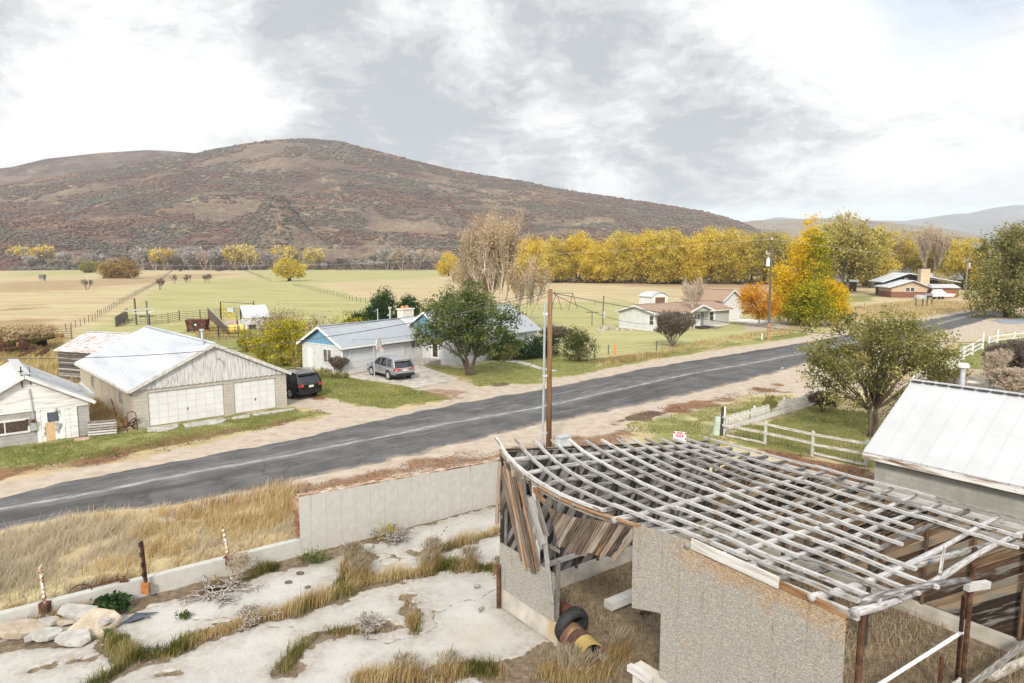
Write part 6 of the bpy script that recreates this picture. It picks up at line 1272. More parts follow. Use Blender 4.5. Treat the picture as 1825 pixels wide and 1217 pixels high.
# ------------------------------------------------------------------ fences
def board_part(name, a, b, w, h, m, par): return MB().beam(a, b, w, h).build(name, m, par)
def make_fences():
    # white picket fence
    a, b = G(1287, 773), G(1448, 724); g = thing('picket_fence', 'white picket fence between the road verge and side yard', 'fence', a); d = b-a; L = d.length; u = d/L; n = Vector((-u.y, u.x, 0))
    pm = mat('white picket paint', [(.34, (.45, .43, .40)), (.44, (.70, .69, .67)), (.6, (.79, .785, .78))], 3, rnd=.3, bump=.1)
    N = int(L/.155); pk0 = None
    for i in range(N):
        if i % 37 == 20: continue
        if pk0 is None:
            pk = MB(); pk.prism([(-.04, 0, .1), (.04, 0, .1), (.04, 0, .98), (0, 0, 1.06), (-.04, 0, .98)], (0, .02, 0), .5); pk0 = pk.build('picket', pm, g); o = pk0
        else: o = pk0.copy(); COL.objects.link(o); o.parent = g
        o.location = u*(.1+i*.155)+Vector((0, 0, random.uniform(-.03, .03))); o.rotation_euler = (0, random.uniform(-.03, .03), math.atan2(u.y, u.x))
        if i >= 96: break
    for z in (.3, .8): board_part('rail', n*.05+Vector((0, 0, z)), u*L+n*.05+Vector((0, 0, z)), .04, .09, pm, g)
    for t in (0, .33, .66, 1): MB().bx(-.06, .06, -.06, .06, -.05, 1.15).build('post', pm, g).location = u*L*t+n*.12
    # split rail fence
    P = [G(*q) for q in ((1286, 776), (1363, 792), (1447, 812.5), (1543, 831))]; g = thing('rail_fence', 'weathered two rail timber fence on pale green posts', 'fence', P[0])
    gm = mat('pale green post', [(.3, (.34, .38, .31)), (.6, (.50, .54, .46))], 3, bump=.2); rm = mat('peeling rail', [(.3, (.22, .18, .15)), (.45, (.42, .38, .34)), (.6, (.60, .58, .56))], 2.5, coord='UV', stretch=(.8, 7, 1), bump=.4)
    for p in P[1:]: MB().bx(-.07, .07, -.07, .07, -.05, 1.38).build('post', gm, g).location = p-P[0]
    MB().bx(-.06, .06, -.06, .06, -.05, 1.75).build('post', DARKW, g).location = (0, 0, 0); MB().bx(-.05, .05, -.05, .05, -.05, 1.75).build('post', TRIM, g).location = (.15, .05, 0)
    for p, q in zip(P[:-1], P[1:]):
        for z in (.68, 1.2): board_part('rail', p-P[0]+Vector((0, -.09, z+random.uniform(-.04, .04))), q-P[0]+Vector((0, -.09, z+random.uniform(-.04, .04))), .05, .14, rm, g)
    board_part('bottom_board', P[2]-P[0]+Vector((0, -.1, .2)), P[3]-P[0]+Vector((0, -.1, .1)), .04, .12, rm, g); board_part('bottom_board', P[0]-P[0]+Vector((.2, -.3, .1)), P[1]-P[0]+Vector((0, -.1, .1)), .1, .1, rm, g)
    wm = MB()
    for p, q in zip(P[:-1], P[1:]):
        for i in range(14):
            t = i/14; c = p.lerp(q, t)-P[0]+Vector((0, -.05, 0)); wm.tube([c+Vector((0, 0, .05)), c+Vector((0, 0, 1.15))], .006, 3)
        for j in range(6): wm.tube([p-P[0]+Vector((0, -.05, .1+j*.2)), q-P[0]+Vector((0, -.05, .1+j*.2))], .006, 3)
    wm.build('wire_mesh', RUST, g)
    # white plank fence at the right
    for lab, pts, name in (('white three plank fence climbing beside gravel lane', [(1625, 700), (1666, 677), (1693, 667), (1717, 640), (1732, 632), (1750, 622)], 'plank_fence'), ('white two plank fence running off past bare shrubs', [(1761, 620), (1776, 614.5), (1806, 611), (1836, 608)], 'plank_fence')):
        P = [G(*q) for q in pts]; g = thing(name, lab, 'fence', P[0])
        for i, p in enumerate(P):
            tall = (lab.startswith('white three') and i == len(P)-1) or (lab.startswith('white two') and i == 1); MB().bx(-.1, .1, -.1, .1, -.1, 1.95 if tall else 1.4).build('post', WHITE, g).location = p-P[0]
        for p, q in zip(P[:-1], P[1:]):
            for z in ((.25, .72, 1.2) if lab.startswith('white three') else (.62, 1.15)): board_part('plank', p-P[0]+Vector((0, 0, z)), q-P[0]+Vector((0, 0, z)), .05, .17, WHITE, g)
    # white pipe fence behind the white roof
    P = [G(*q) for q in ((1655, 692), (1715, 697), (1760, 700), (1830, 706))]; g = thing('pipe_fence', 'low white rail fence just beyond the white roof', 'fence', P[0])
    for p in P: MB().tube([(0, 0, 0), (0, 0, 1.1)], .06, 8).build('post', WHITE, g).location = p-P[0]
    for p, q in zip(P[:-1], P[1:]): board_part('rail', p-P[0]+Vector((0, 0, .8)), q-P[0]+Vector((0, 0, .8)), .06, .2, WHITE, g)
    # pasture wire fences
    def pasture(lab, pts, step, h=1.3, r=.05, mm=None):
        W_ = [G(*q) for q in pts]; g = thing('wire_fence', lab, 'fence', W_[0]); first = None; n = 0
        for p, q in zip(W_[:-1], W_[1:]):
            L = (q-p).length; k = max(1, int(L/step))
            for i in range(k):
                c = p.lerp(q, i/k)-W_[0]
                if n > 95: break
                if first is None: first = MB().tube([(0, 0, -.1), (0, 0, h)], r, 5).build('post', DARKW, g); o = first
                else: o = first.copy(); COL.objects.link(o); o.parent = g
                o.location = c; o.rotation_euler = (random.uniform(-.06, .06), random.uniform(-.06, .06), 0); o.scale = (1, 1, random.uniform(.8, 1.15)); n += 1
        w = MB()
        for z in (.35, .75, 1.15):
            w.tube([p-W_[0]+Vector((0, 0, z*h/1.3)) for p in W_], .012, 3)
        w.build('wire', WIREM, g)
    pasture('sagging wire fence between straw field and green field', [(118, 592), (165, 572), (205, 548), (250, 522), (285, 503)], 3.2)
    pasture('wire fence running away to the far tree line', [(285, 503), (296, 492), (306, 484), (312, 479)], 9, 1.4, .06)
    pasture('wire fence crossing behind the dark junipers', [(522, 509), (545, 514), (572, 521), (600, 528), (628, 536), (660, 543)], 3.4)
    pasture('wire fence from the far cattle to the lone willow', [(425, 479), (455, 490), (470, 497), (485, 502)], 8, 1.4, .06)
    pasture('wire fence beyond the swing frame', [(960, 553), (1010, 548), (1060, 545), (1100, 548)], 5)
    pasture('dark post fence in front of the tan house', [(1632, 546), (1644, 546), (1660, 544), (1672, 543)], 2.6, 1.9, .16)
    pasture('thin wire fence along the field by the golden aspens', [(1478, 555), (1540, 552), (1600, 549), (1640, 546)], 5)
    pasture('short wire fence posts in the roadside grass', [(1060, 640), (1084, 632), (1170, 625), (1200, 622)], 6, 1.1)
    # steel corral panels
    def corral(lab, pts, h=1.5, bars=5):
        W_ = [G(*q) for q in pts]; g = thing('corral_fence', lab, 'fence', W_[0])
        for p, q in zip(W_[:-1], W_[1:]):
            w = MB(); k = max(2, int((q-p).length/.9))
            for z in np.linspace(.25, h, bars): w.tube([p-W_[0]+Vector((0, 0, z)), q-W_[0]+Vector((0, 0, z))], .03, 4)
            for i in range(k+1): c = p.lerp(q, i/k)-W_[0]; w.tube([c+Vector((0, 0, .2)), c+Vector((0, 0, h))], .02, 4)
            w.build('panel', RUST, g)
        for p in W_: MB().tube([(0, 0, 0), (0, 0, h+.25)], .09, 6).build('post', DARKW, g).location = p-W_[0]
    corral('rusty pipe corral fence around the far yard', [(222, 577), (267, 579), (300, 576), (320, 571), (357, 569), (393, 566), (430, 563)])
    corral('rusty gate panels between garage roof and bushes', [(358, 605), (390, 603), (425, 603)], 1.5, 4)
    corral('rusty panel gate beside the log shed grass', [(62, 612), (95, 609), (128, 605)], 1.5, 5)
    P = [G(206, 583), G(226, 569)]; g = thing('plank_wall', 'dark plank pen wall beyond the log shed roof', 'fence', P[0]); MB().beam(Vector((0, 0, .8)), P[1]-P[0]+Vector((0, 0, .8)), .1, 1.6).build('planks', DARKW, g); MB().bx(-.15, .15, -.15, .15, 0, 1.9).build('post', GREYW, g).location = P[1]-P[0]
    P = [G(371, 567), G(404, 596)]; g = thing('plank_wall', 'long brown plank chute wall beside the rusty box', 'fence', P[0]); MB().beam(Vector((0, 0, 1)), P[1]-P[0]+Vector((0, 0, .6)), .1, 1.9, h2=1.2).build('planks', mat('brown chute planks', [(.3, (.05, .035, .028)), (.6, (.14, .10, .08))], 2, coord='UV', stretch=(.5, 5, 1)), g); MB().beam(Vector((0, 0, 2)), P[1]-P[0]+Vector((0, 0, 1.25)), .16, .1).build('cap_rail', GREYW, g)
make_fences()

# ------------------------------------------------------------------ farmyard things
def make_yard():
    q = G(258, 579); g = thing('gallows_frame', 'two tall dark posts with crossing planks in the corral', 'frame', q)
    MB().tube([(-1.3, 0, 0), (-1.4, 0, 4.3)], .14, 7).build('post', DARKW, g); MB().tube([(.75, -.4, 0), (.7, -.4, 3.9)], .14, 7).build('post', DARKW, g)
    MB().beam((-2.9, -.2, 2.25), (2.0, -.6, 2.75), .08, .28).build('plank', GREYW, g); MB().beam((-1.6, -.15, 1.9), (1.9, -.5, 2.2), .08, .2).build('plank', GREYW, g); MB().beam((-.8, -.1, 1.4), (1.8, -.5, 1.5), .08, .2).build('plank', DARKW, g)
    q = G(353, 590); g = thing('rusty_tank', 'rusty dark steel feed box with a hole in its side', 'tank', q, R(8)); b = MB()
    b.hexa([(-1.25, -.8, .35), (1.25, -.8, .35), (1.25, .8, .35), (-1.25, .8, .35), (-1.5, -.95, 1.75), (1.5, -.95, 1.75), (1.5, .95, 1.75), (-1.5, .95, 1.75)]).build('box', mat('dark rust', [(.3, (.04, .015, .012)), (.55, (.10, .038, .028)), (.7, (.18, .08, .055))], 2), g)
    MB().bx(-.55, .25, -.905, -.88, .8, 1.35).build('torn_hole', BLACK, g); MB().bx(-.2, .1, -.93, -.906, .9, 1.15).build('rag', WHITE, g); MB().bx(-1.3, 1.3, -.8, .8, 0, .36).build('frame', BLACK, g)
    # bales
    bm = mat('yellow bale', [(.3, (.42, .30, .05)), (.5, (.58, .44, .10)), (.7, (.66, .55, .2))], 3, bump=.4)
    for i, (px, py) in enumerate(((413, 594.5), (421, 594), (429, 593.5))):
        q = G(px, py); o = MB().disc_lathe([(.0, -.5), (.6, -.5), (.62, -.4), (.62, .4), (.6, .5), (.0, .5)], (0, 0, .62), 'x', 18).build('straw_bale', bm, smooth=False); o.location = q; o.rotation_euler = (0, 0, R(12)); tag(o, ['round yellow bale, left end of the bale row', 'round yellow bale in the middle of the bale row', 'round yellow bale, right end of the bale row'][i], 'bale', 'round bales by the yellow machine')
    # yellow machine
    q = G(410, 583); g = thing('farm_machine', 'yellow and red farm machine behind the round bales', 'farm machine', q, R(10)); ym = mat('yellow machine paint', [(.3, (.40, .27, .03)), (.6, (.54, .39, .05))], 3, bump=0)
    MB().bx(-1.3, -1.16, -.1, .1, 0, 4.0).build('mast', RUST, g); MB().bx(-1.0, -.86, -.1, .06, .3, 3.7).build('yellow_mast', ym, g); MB().beam((-.7, 0, 2.6), (1.1, -.2, 1.3), .16, .2).beam((-.6, 0, 1.4), (.9, -.3, 2.3), .12, .14).beam((-.4, 0, 2.2), (.2, 0, .4), .12, .14).build('arm', ym, g)
    MB().bx(-.2, .7, -.5, .5, 2.4, 3.0).build('motor', STEEL, g); MB().bx(-.6, 2.4, -.4, .4, .2, 1.0).build('deck', mat('faded red', [(.3, (.36, .16, .14)), (.6, (.6, .5, .48))], 2.4), g)
    for x in (1.2, 1.7, 2.2): MB().tube([(x, -.5, 0), (x, -.5, 1.9)], .06, 6).build('stake', RUST, g)
    MB().tube([(3.6, .3, 0), (3.6, .3, 4.0)], .09, 6).build('pole', RUST, g); MB().beam((-1.2, .6, 3.9), (3.6, .3, 3.6), .08, .08).build('top_bar', RUST, g); MB().tube([(3.7, -.3, 1.6), (3.7, -.3, 2.7)], [.25, .12], 8).build('yellow_funnel', ym, g)
    q = G(436, 586); g = thing('loafing_shed', 'small tin roofed lean-to shed with grey block wall', 'shed', q, R(-6)); MB().prism([(-2.4, 3.4, 3.2), (1.8, 3.4, 3.4), (4.3, -.2, 1.8), (-.0, -.2, 1.7)], (0, 0, .08)).build('roof', mat('dull far tin', [(.3, (.42, .46, .52)), (.6, (.56, .6, .66))], .8, rough=.5), g)
    w = MB(); w.bx(-.6, 4.6, -.5, -.3, 0, 1.5); w.build('wall', mat('patchy grey planks', [(.35, (.20, .20, .20)), (.5, (.46, .46, .45)), (.65, (.62, .62, .61))], 3), g); MB().bx(.9, 2.1, -.52, -.501, 0, .7).build('opening', BLACK, g)
    for x, y in ((-2.2, 3.2), (1.6, 3.2), (4.0, 0)): MB().tube([(x, y, 0), (x, y, 3.2 if y else 1.8)], .1, 6).build('post', DARKW, g)
    q = G(444, 627); g = thing('stove_pipe', 'rusty standing pipe stack in front of brown bush', 'pipe stack', q); MB().tube([(0, 0, 0), (0, 0, 1.0)], .28, 9).build('base', RUST, g); MB().tube([(0, 0, 1.0), (0, 0, 2.1)], .2, 9).build('pipe', DARKW, g)
    # swing frame and T post behind
    q = G(1006, 551); g = thing('swing_frame', 'bare A-frame swing standing in the green field', 'swing frame', q)
    for s in (-1, 1):
        for k, dx in enumerate((-1.9, 1.3)): MB().tube([(s*1.7, 0, 3.4), (s*1.7+s*abs(dx)*.9 if k else s*.7, dx, 0)], .06, 6).build('leg', RUST, g)
    MB().tube([(-1.7, 0, 3.4), (1.7, 0, 3.4)], .07, 6).build('top_bar', RUST, g)
    for x in (-.5, .5): MB().tube([(x, 0, 3.4), (x, 0, 1.2)], .02, 4).build('chain', STEEL, g)
    q = G(1055, 581); g = thing('clothes_post', 'dark T shaped clothes line post near meter pole', 'clothes post', q); MB().tube([(0, 0, 0), (0, 0, 2.3)], .07, 6).build('post', DARKW, g); MB().beam((-1.0, 0, 2.2), (1.0, 0, 2.2), .1, .1).build('cross_bar', DARKW, g)
    # stones heap, marker
    sm = mat('heap stone', [(.3, (.22, .16, .13)), (.6, (.45, .39, .34))], 3)
    r = random.Random(4); k = 0
    for px, py, sz, lab in ((1078, 588, .9, 'largest reddish rock of heap left of grey home'), (1070, 591, .6, 'pale flat rock at left tip of the heap'), (1090, 587, .7, 'middle reddish rock of the heap'), (1099, 588, .55, 'grey rock at right of reddish heap'), (1112, 588.5, .5, 'small grey rock below the grey gable wall'), (1124, 589, .45, 'rightmost small rock along grey gable wall')):
        o = rock('field_stone', G(px, py), sz, sz*.8, sz*.6, px*.1, (0, 0), sm, lab, 8, px); o['category'] = 'stone'; o['group'] = 'stones by the grey home'
    q = G(1095.5, 634); o = MB().bx(-.1, .1, -.06, .06, 0, 1.25).build('marker_stake', mat('orange marker', [(.5, (.70, .22, .06))], 1)); o.location = q; tag(o, 'orange marker stake in roadside grass', 'marker stake')
    # pallet, hoop and scrap between workshop and garage
    q = G(183, 776); g = thing('pallet', 'weathered timber pallet leaning between workshop and garage', 'pallet', q, math.atan2(.45, .9)); g.rotation_euler = (R(-14), 0, math.atan2(.40, .9))
    for k in range(6): MB().bx(-.75, .75, -.03, 0, .06+k*.15, .16+k*.15).build('slat', GREYW, g)
    for x in (-.72, 0, .66): MB().bx(x, x+.07, .001, .08, .05, .93).build('runner', DARKW, g)
    q = G(236, 769); t = [(.25*math.cos(a), 0, 1.0+.25*math.sin(a)) for a in np.linspace(0, 3.14, 10)]; o = MB().tube([(.28, 0, 0)]+t+[(-.28, 0, 0)], .03, 6).build('bent_pipe', RUST); o.location = q; o.rotation_euler = (0, 0, R(40)); tag(o, 'bent rusty pipe hoop at corner of the garage', 'pipe')
    q = G(222, 768); g = thing('scrap_plough', 'dark tangled scrap plough beside garage corner', 'scrap', q); rr = random.Random(2)
    for k in range(9): MB().tube([(rr.uniform(-.7, .5), rr.uniform(-.3, .4), rr.uniform(.05, .3)), (rr.uniform(-.6, .7), rr.uniform(-.3, .5), rr.uniform(.3, .9))], .04, 6).build('bar', RUST, g)
    o = MB().tube([(0, 0, 0), (-.5, .2, 1.9)], .04, 6).build('iron_rod', RUST); o.location = G(213, 765); tag(o, 'thin iron rod leaning on the garage side wall', 'rod')
    o = rock('paving_stone', G(147, 784), .45, .25, .12, .5, (0, 0), mat('reddish stone', [(.3, (.30, .20, .14)), (.6, (.50, .38, .30))], 3), 'flat reddish stone in grass by workshop wall', 9, 77); o['category'] = 'stone'; del o['group']
    # old machinery in the tall grass
    q = G(30, 640); g = thing('old_machinery', 'rusty abandoned hay machinery in tall straw grass', 'farm machine', q, R(15))
    MB().tube([(-1.3, 0, 1.1), (1.6, .3, 1.4)], .09, 7).build('axle', RUST, g)
    for x in (-1.2, .7):
        MB().disc_lathe([(.40, -.04), (.46, 0), (.40, .04), (.40, -.04)], (x, 0, 1.5), 'y', 18).build('wheel', RUST, g); MB().tube([(x, 0, 1.5), (x-.2, 0, 2.3)], .12, 6).build('arm', RUST, g)
    MB().beam((.3, -.2, .3), (2.4, .2, 1.3), .1, .3).build('frame', RUST, g); MB().beam((2.0, -.3, .2), (2.9, .3, 1.0), .1, .5).build('blade', RUST, g)
    q = G(66, 620); g = thing('old_tractor', 'dark green and black old tractor in straw grass', 'tractor', q); gm = mat('dull green', [(.4, (.05, .075, .035)), (.6, (.10, .13, .07))], 3)
    MB().bx(-1.5, 1.0, -.4, .4, .5, 1.2).build('hood', gm, g); MB().bx(.2, 1.9, -.5, .5, 1.1, 1.7).build('cover', BLACK, g)
    for x in (-1.1, 1.1): MB().disc_lathe([(.3, -.1), (.55, -.12), (.6, 0), (.55, .12), (.3, .1), (.3, -.1)], (x, -.6, .55), 'y', 16).build('wheel', BLACK, g)
    # ranch-yard vehicle and clutter in front of the tan house
    q = G(1678, 533); make_van = thing('white_boat', 'white covered boat on trailer beside the orange plank lean-to', 'boat', q, R(5)); g = make_van
    MB().prism([(-3, -.8, .7), (2.6, -.8, .7), (3.4, -.8, 1.4), (-2.8, -.8, 1.6)], (0, 1.6, 0)).build('hull', WHITE, g); MB().prism([(-2.6, -.7, 1.6), (1.0, -.7, 1.5), (-.6, -.7, 2.6), (-2.2, -.7, 2.5)], (0, 1.4, 0)).build('cover', WHITE, g)
    for x in (-1.4, -.4): MB().disc_lathe([(.0, -.1), (.38, -.1), (.4, .1), (.0, .1)], (x, -.95, .4), 'y', 14).build('wheel', BLACK, g)
    q = G(1655, 533); g = thing('yard_trailer', 'black flat trailer beside the tan house', 'trailer', q, R(4)); MB().bx(-2, 2, -.7, .7, .5, .9).build('bed', BLACK, g); MB().bx(-1.6, 1.2, -.6, .6, .9, 1.5).build('load', DARKW, g)
    for x in (-1, 1): MB().disc_lathe([(.0, -.1), (.38, -.1), (.4, .1), (.0, .1)], (x, -.8, .4), 'y', 12).build('wheel', BLACK, g)
    q = G(1640, 534); g = thing('stock_tank', 'pale stock tank in front of the tan house', 'tank', q); MB().disc_lathe([(0, 0), (1.4, 0), (1.45, 1.2), (1.3, 1.2), (1.25, .9), (0, .9)], (0, 0, 0), 'z', 18).build('tank_shell', STEEL, g)
    q = G(1501, 531); g = thing('pickup_truck', 'pale pickup truck parked far under the big willow', 'truck', (q.x-6, q.y+16, 0), R(6)); MB().hexa([(-2.6, -.9, .6), (2.6, -.9, .6), (2.6, .9, .6), (-2.6, .9, .6), (-2.6, -.9, 1.15), (2.55, -.9, 1.1), (2.55, .9, 1.1), (-2.6, .9, 1.15)]).build('body', WHITE, g); MB().hexa([(-.6, -.85, 1.15), (1.3, -.85, 1.15), (1.3, .85, 1.15), (-.6, .85, 1.15), (-.4, -.75, 1.8), (.8, -.75, 1.8), (.8, .75, 1.8), (-.4, .75, 1.8)]).build('cab', CARGLASS, g)
    for x in (-1.6, 1.6): MB().disc_lathe([(.0, -.1), (.38, -.1), (.4, .1), (.0, .1)], (x, -.85, .4), 'y', 14).build('wheel', BLACK, g)
    # mast on the hill
    V, px = HILLS['hill']; j = int(np.argmin(abs(px-549))); p = Vector(V[148, j]); g = thing('radio_mast', 'thin radio mast on the top of the hill', 'mast', p+Vector((0, 0, -2))); MB().tube([(0, 0, 0), (0, 0, 27)], [.9, .6], 6).build('mast', STEEL, g); MB().beam((-3, 0, 25.5), (2.6, 0, 26), .6, .6).build('antenna', STEEL, g)
    # cattle
    cm = mat('black hide', [(.3, (.010, .009, .008)), (.6, (.03, .026, .022))], 2); proto = None
    for i, (px_, py_) in enumerate(((322, 484), (387, 483.5), (391, 484.5), (396, 483), (401, 482.5), (415, 483), (417, 482), (421, 481), (426, 481.5), (428, 482.5))):
        q = G(px_, py_)
        if proto is None:
            b = MB(); s = 1.0
            prof = [(-1.0, .82, .25, .22), (-.9, .95, .36, .36), (-.3, .93, .4, .42), (.4, .96, .38, .42), (.75, 1.05, .28, .34), (1.0, 1.15, .2, .24), (1.25, 1.12, .17, .19), (1.5, .95, .13, .14), (1.62, .88, .1, .1)]
            rings = [[(x, ry*math.cos(t), z+rz2*math.sin(t)) for t in np.linspace(0, 6.283, 9)[:-1]] for x, z, ry, rz2 in prof]
            for a_, b_ in zip(rings[:-1], rings[1:]):
                for k in range(8): b.poly([a_[k], a_[(k+1) % 8], b_[(k+1) % 8], b_[k]])
            for x, y in ((-.75, -.2), (-.75, .2), (.6, -.2), (.6, .2)): b.tube([(x, y, .75), (x-.04, y, .4), (x, y, 0)], [.14, .08, .07], 6)
            b.tube([(-1.0, 0, 1.0), (-1.12, 0, .5)], .04, 4)
            proto = b.build('cow', cm, smooth=False); o = proto
        else: o = proto.copy(); COL.objects.link(o)
        place(o, q, random.uniform(-.5, .5)+(3.1 if i % 3 == 0 else 0), random.uniform(1.3, 1.5)); tag(o, 'black cow grazing alone beside the fence' if i == 0 else 'black cow grazing in the far herd', 'cow', 'black cattle grazing on the far meadow')
    q = G(76, 500); g = thing('hunting_blind', 'small dark box stand out on the far meadow', 'stand', q); MB().bx(-1.2, 1.2, -1, 1, 1.2, 3.0).build('box', DARKW, g); MB().bx(-1, 1, -.8, .8, 0, 1.19).build('base', GREYW, g)
make_yard()

# ------------------------------------------------------------------ vegetation
def leaf_cards(P, size, jit=.55, up=.4, aspect=.6, rg=rng):
    """small leaf quads at points P, random facing, drooping slightly"""
    N = len(P); n = rg.normal(0, 1, (N, 3)); n[:, 2] += up*1.5; n /= np.linalg.norm(n, axis=1, keepdims=True)
    a = np.cross(n, rg.normal(0, 1, (N, 3))); a /= np.linalg.norm(a, axis=1, keepdims=True)+1e-9; b = np.cross(n, a)
    s = size*rg.uniform(1-jit, 1+jit, (N, 1))
    V = np.stack([P-a*s*.5, P+b*s*.5*aspect-a*s*.05, P+a*s*.5, P-b*s*.5*aspect-a*s*.05], 1)
    return V.reshape(-1, 3), np.arange(4*N).reshape(N, 4)
def stick_arrays(A, B, r0, r1):
    """three-sided tapered sticks between point arrays"""
    A, B = np.asarray(A, float), np.asarray(B, float); d = B-A; L = np.linalg.norm(d, axis=1, keepdims=True)+1e-9; d = d/L
    h = np.where(np.abs(d[:, 2:3]) > .9, [[1., 0, 0]], [[0, 0, 1.]]); a = np.cross(d, h); a /= np.linalg.norm(a, axis=1, keepdims=True)+1e-9; b = np.cross(d, a)
    r0 = np.broadcast_to(np.asarray(r0, float).reshape(-1, 1), (len(A), 1)); r1 = np.broadcast_to(np.asarray(r1, float).reshape(-1, 1), (len(A), 1)); V = []
    for c, r in ((A, r0), (B, r1)):
        for k in range(3): t = k*2*math.pi/3; V.append(c+a*math.cos(t)*r+b*math.sin(t)*r)
    V = np.stack(V, 1).reshape(-1, 3); o = (np.arange(len(A))*6)[:, None, None]
    F = np.array([[0, 1, 4, 3], [1, 2, 5, 4], [2, 0, 3, 5]])[None]+o; return V, F.reshape(-1, 4)
BARK = mat('brown bark', [(.3, (.035, .025, .018)), (.55, (.10, .075, .055)), (.75, (.19, .15, .115))], 6, stretch=(1, 1, .25), bump=.5)
BARKG = mat('grey bark', [(.3, (.12, .105, .095)), (.55, (.26, .235, .215)), (.75, (.38, .355, .33))], 5, stretch=(1, 1, .3), bump=.4)
BARKW = mat('white bark', [(.34, (.10, .09, .08)), (.42, (.40, .38, .34)), (.6, (.58, .56, .51))], 3, stretch=(1, 1, .8), bump=.1)
def limb(mb, p, q, r0, r1, bow=.12, n=6, rg=random):
    p, q = Vector(p), Vector(q); m = (q-p).length*bow; off = Vector((rg.uniform(-1, 1), rg.uniform(-1, 1), rg.uniform(.2, 1)))*m
    pts = [p.lerp(q, t/(n-1))+off*math.sin(math.pi*t/(n-1)) for t in range(n)]
    mb.tube(pts, [r0+(r1-r0)*t/(n-1) for t in range(n)], 6); return pts
def crown_points(rg, blobs, nclump, cr, per, squash=.8, shell=.6, lump=.25):
    """clump centres through the volume of ellipsoids, leaves round each clump"""
    vol = np.array([b[3]*b[4]*b[5] for b in blobs]); w = vol**.75; w = w/w.sum() if len(w) > 1 else np.array([1.0]); C = []
    for bl, k in zip(blobs, rg.multinomial(nclump, w)):
        d = rg.normal(0, 1, (k, 3)); d /= np.linalg.norm(d, axis=1, keepdims=True)
        rad = rg.random(k)**(1/3.); rad = shell+(1-shell)*rad if shell < 1 else rad; rad = np.where(rg.random(k) < .25, rg.random(k), rad)
        wob = 1+lump*(vnoise(d[:, 0]*2.3+7*bl[0]+50, d[:, 1]*2.3+d[:, 2]*3+50)-.5)*2
        C.append(np.array(bl[:3])+d*np.array(bl[3:6])*(rad*wob)[:, None])
    C = np.concatenate(C); n = len(C); s = cr*rg.uniform(.55, 1.35, n)
    o = rg.normal(0, 1, (n, per, 3))*s[:, None, None]*np.array([1, 1, squash]); P = (C[:, None]+o).reshape(-1, 3)
    return C, P, np.repeat(rg.random(n), per)
def leafy(name, label, cat, loc, blobs, nclump, per, cr, size, leafm, barkm=BARK, trunk=(0.2, 2.0), stems=1, spread=.3, seed=1, group=None, rz=0.0, sc=1.0, limbs=26, shell=.6, up=.4, crown='crown', zmin=.05, aspect=.6, lump=.25, squash=.8, twigs=True):
    rg = np.random.default_rng(seed); rr = random.Random(seed); g = thing(name, label, cat, loc, rz, group); g.scale = (sc, sc, sc)
    C, P, cl = crown_points(rg, blobs, nclump, cr, per, squash, shell, lump); keep = P[:, 2] > zmin; P = P[keep]; cl = cl[keep]
    V, F = leaf_cards(P, size, up=up, rg=rg, aspect=aspect); rnd = np.clip(.55*cl+.45*rg.random(len(P)), 0, 1)
    np_mesh(crown, V, F, leafm, rnd, g)
    mb = MB(); r0, h0 = trunk; heads = []
    for s in range(stems):
        a = 6.283*s/stems+rr.random(); k = 0 if stems == 1 else 1
        base = Vector((math.cos(a)*r0*1.1*k, math.sin(a)*r0*1.1*k, -.1)); top = Vector((math.cos(a)*spread*h0*k+rr.uniform(-.1, .1), math.sin(a)*spread*h0*k+rr.uniform(-.1, .1), h0))
        heads.append((limb(mb, base, top, r0, r0*.72, .05, 6, rr), r0*.7))
    idx = rg.choice(len(C), min(limbs, len(C)), replace=False)
    for i in idx:
        c = Vector(C[i]); pts, r = min(heads, key=lambda h: (h[0][-1]-c).length); st = pts[rr.choice((3, 4, 5))] if c.z < pts[-1].z+.3 else pts[-1]
        L = (c-st).length; limb(mb, st, c, r*rr.uniform(.28, .55), r*.06, .10, 6, rr)
    mb.build('trunk', barkm, g)
    if twigs and len(P) > 7000:
        k = rg.choice(len(P), min(len(P)//12, 900), replace=False); cc = C[np.repeat(np.arange(len(C)), per)[keep][k]]; V, F = stick_arrays(cc, P[k], size*.05, size*.02); np_mesh('twig', V, F, barkm, None, g)
    return g
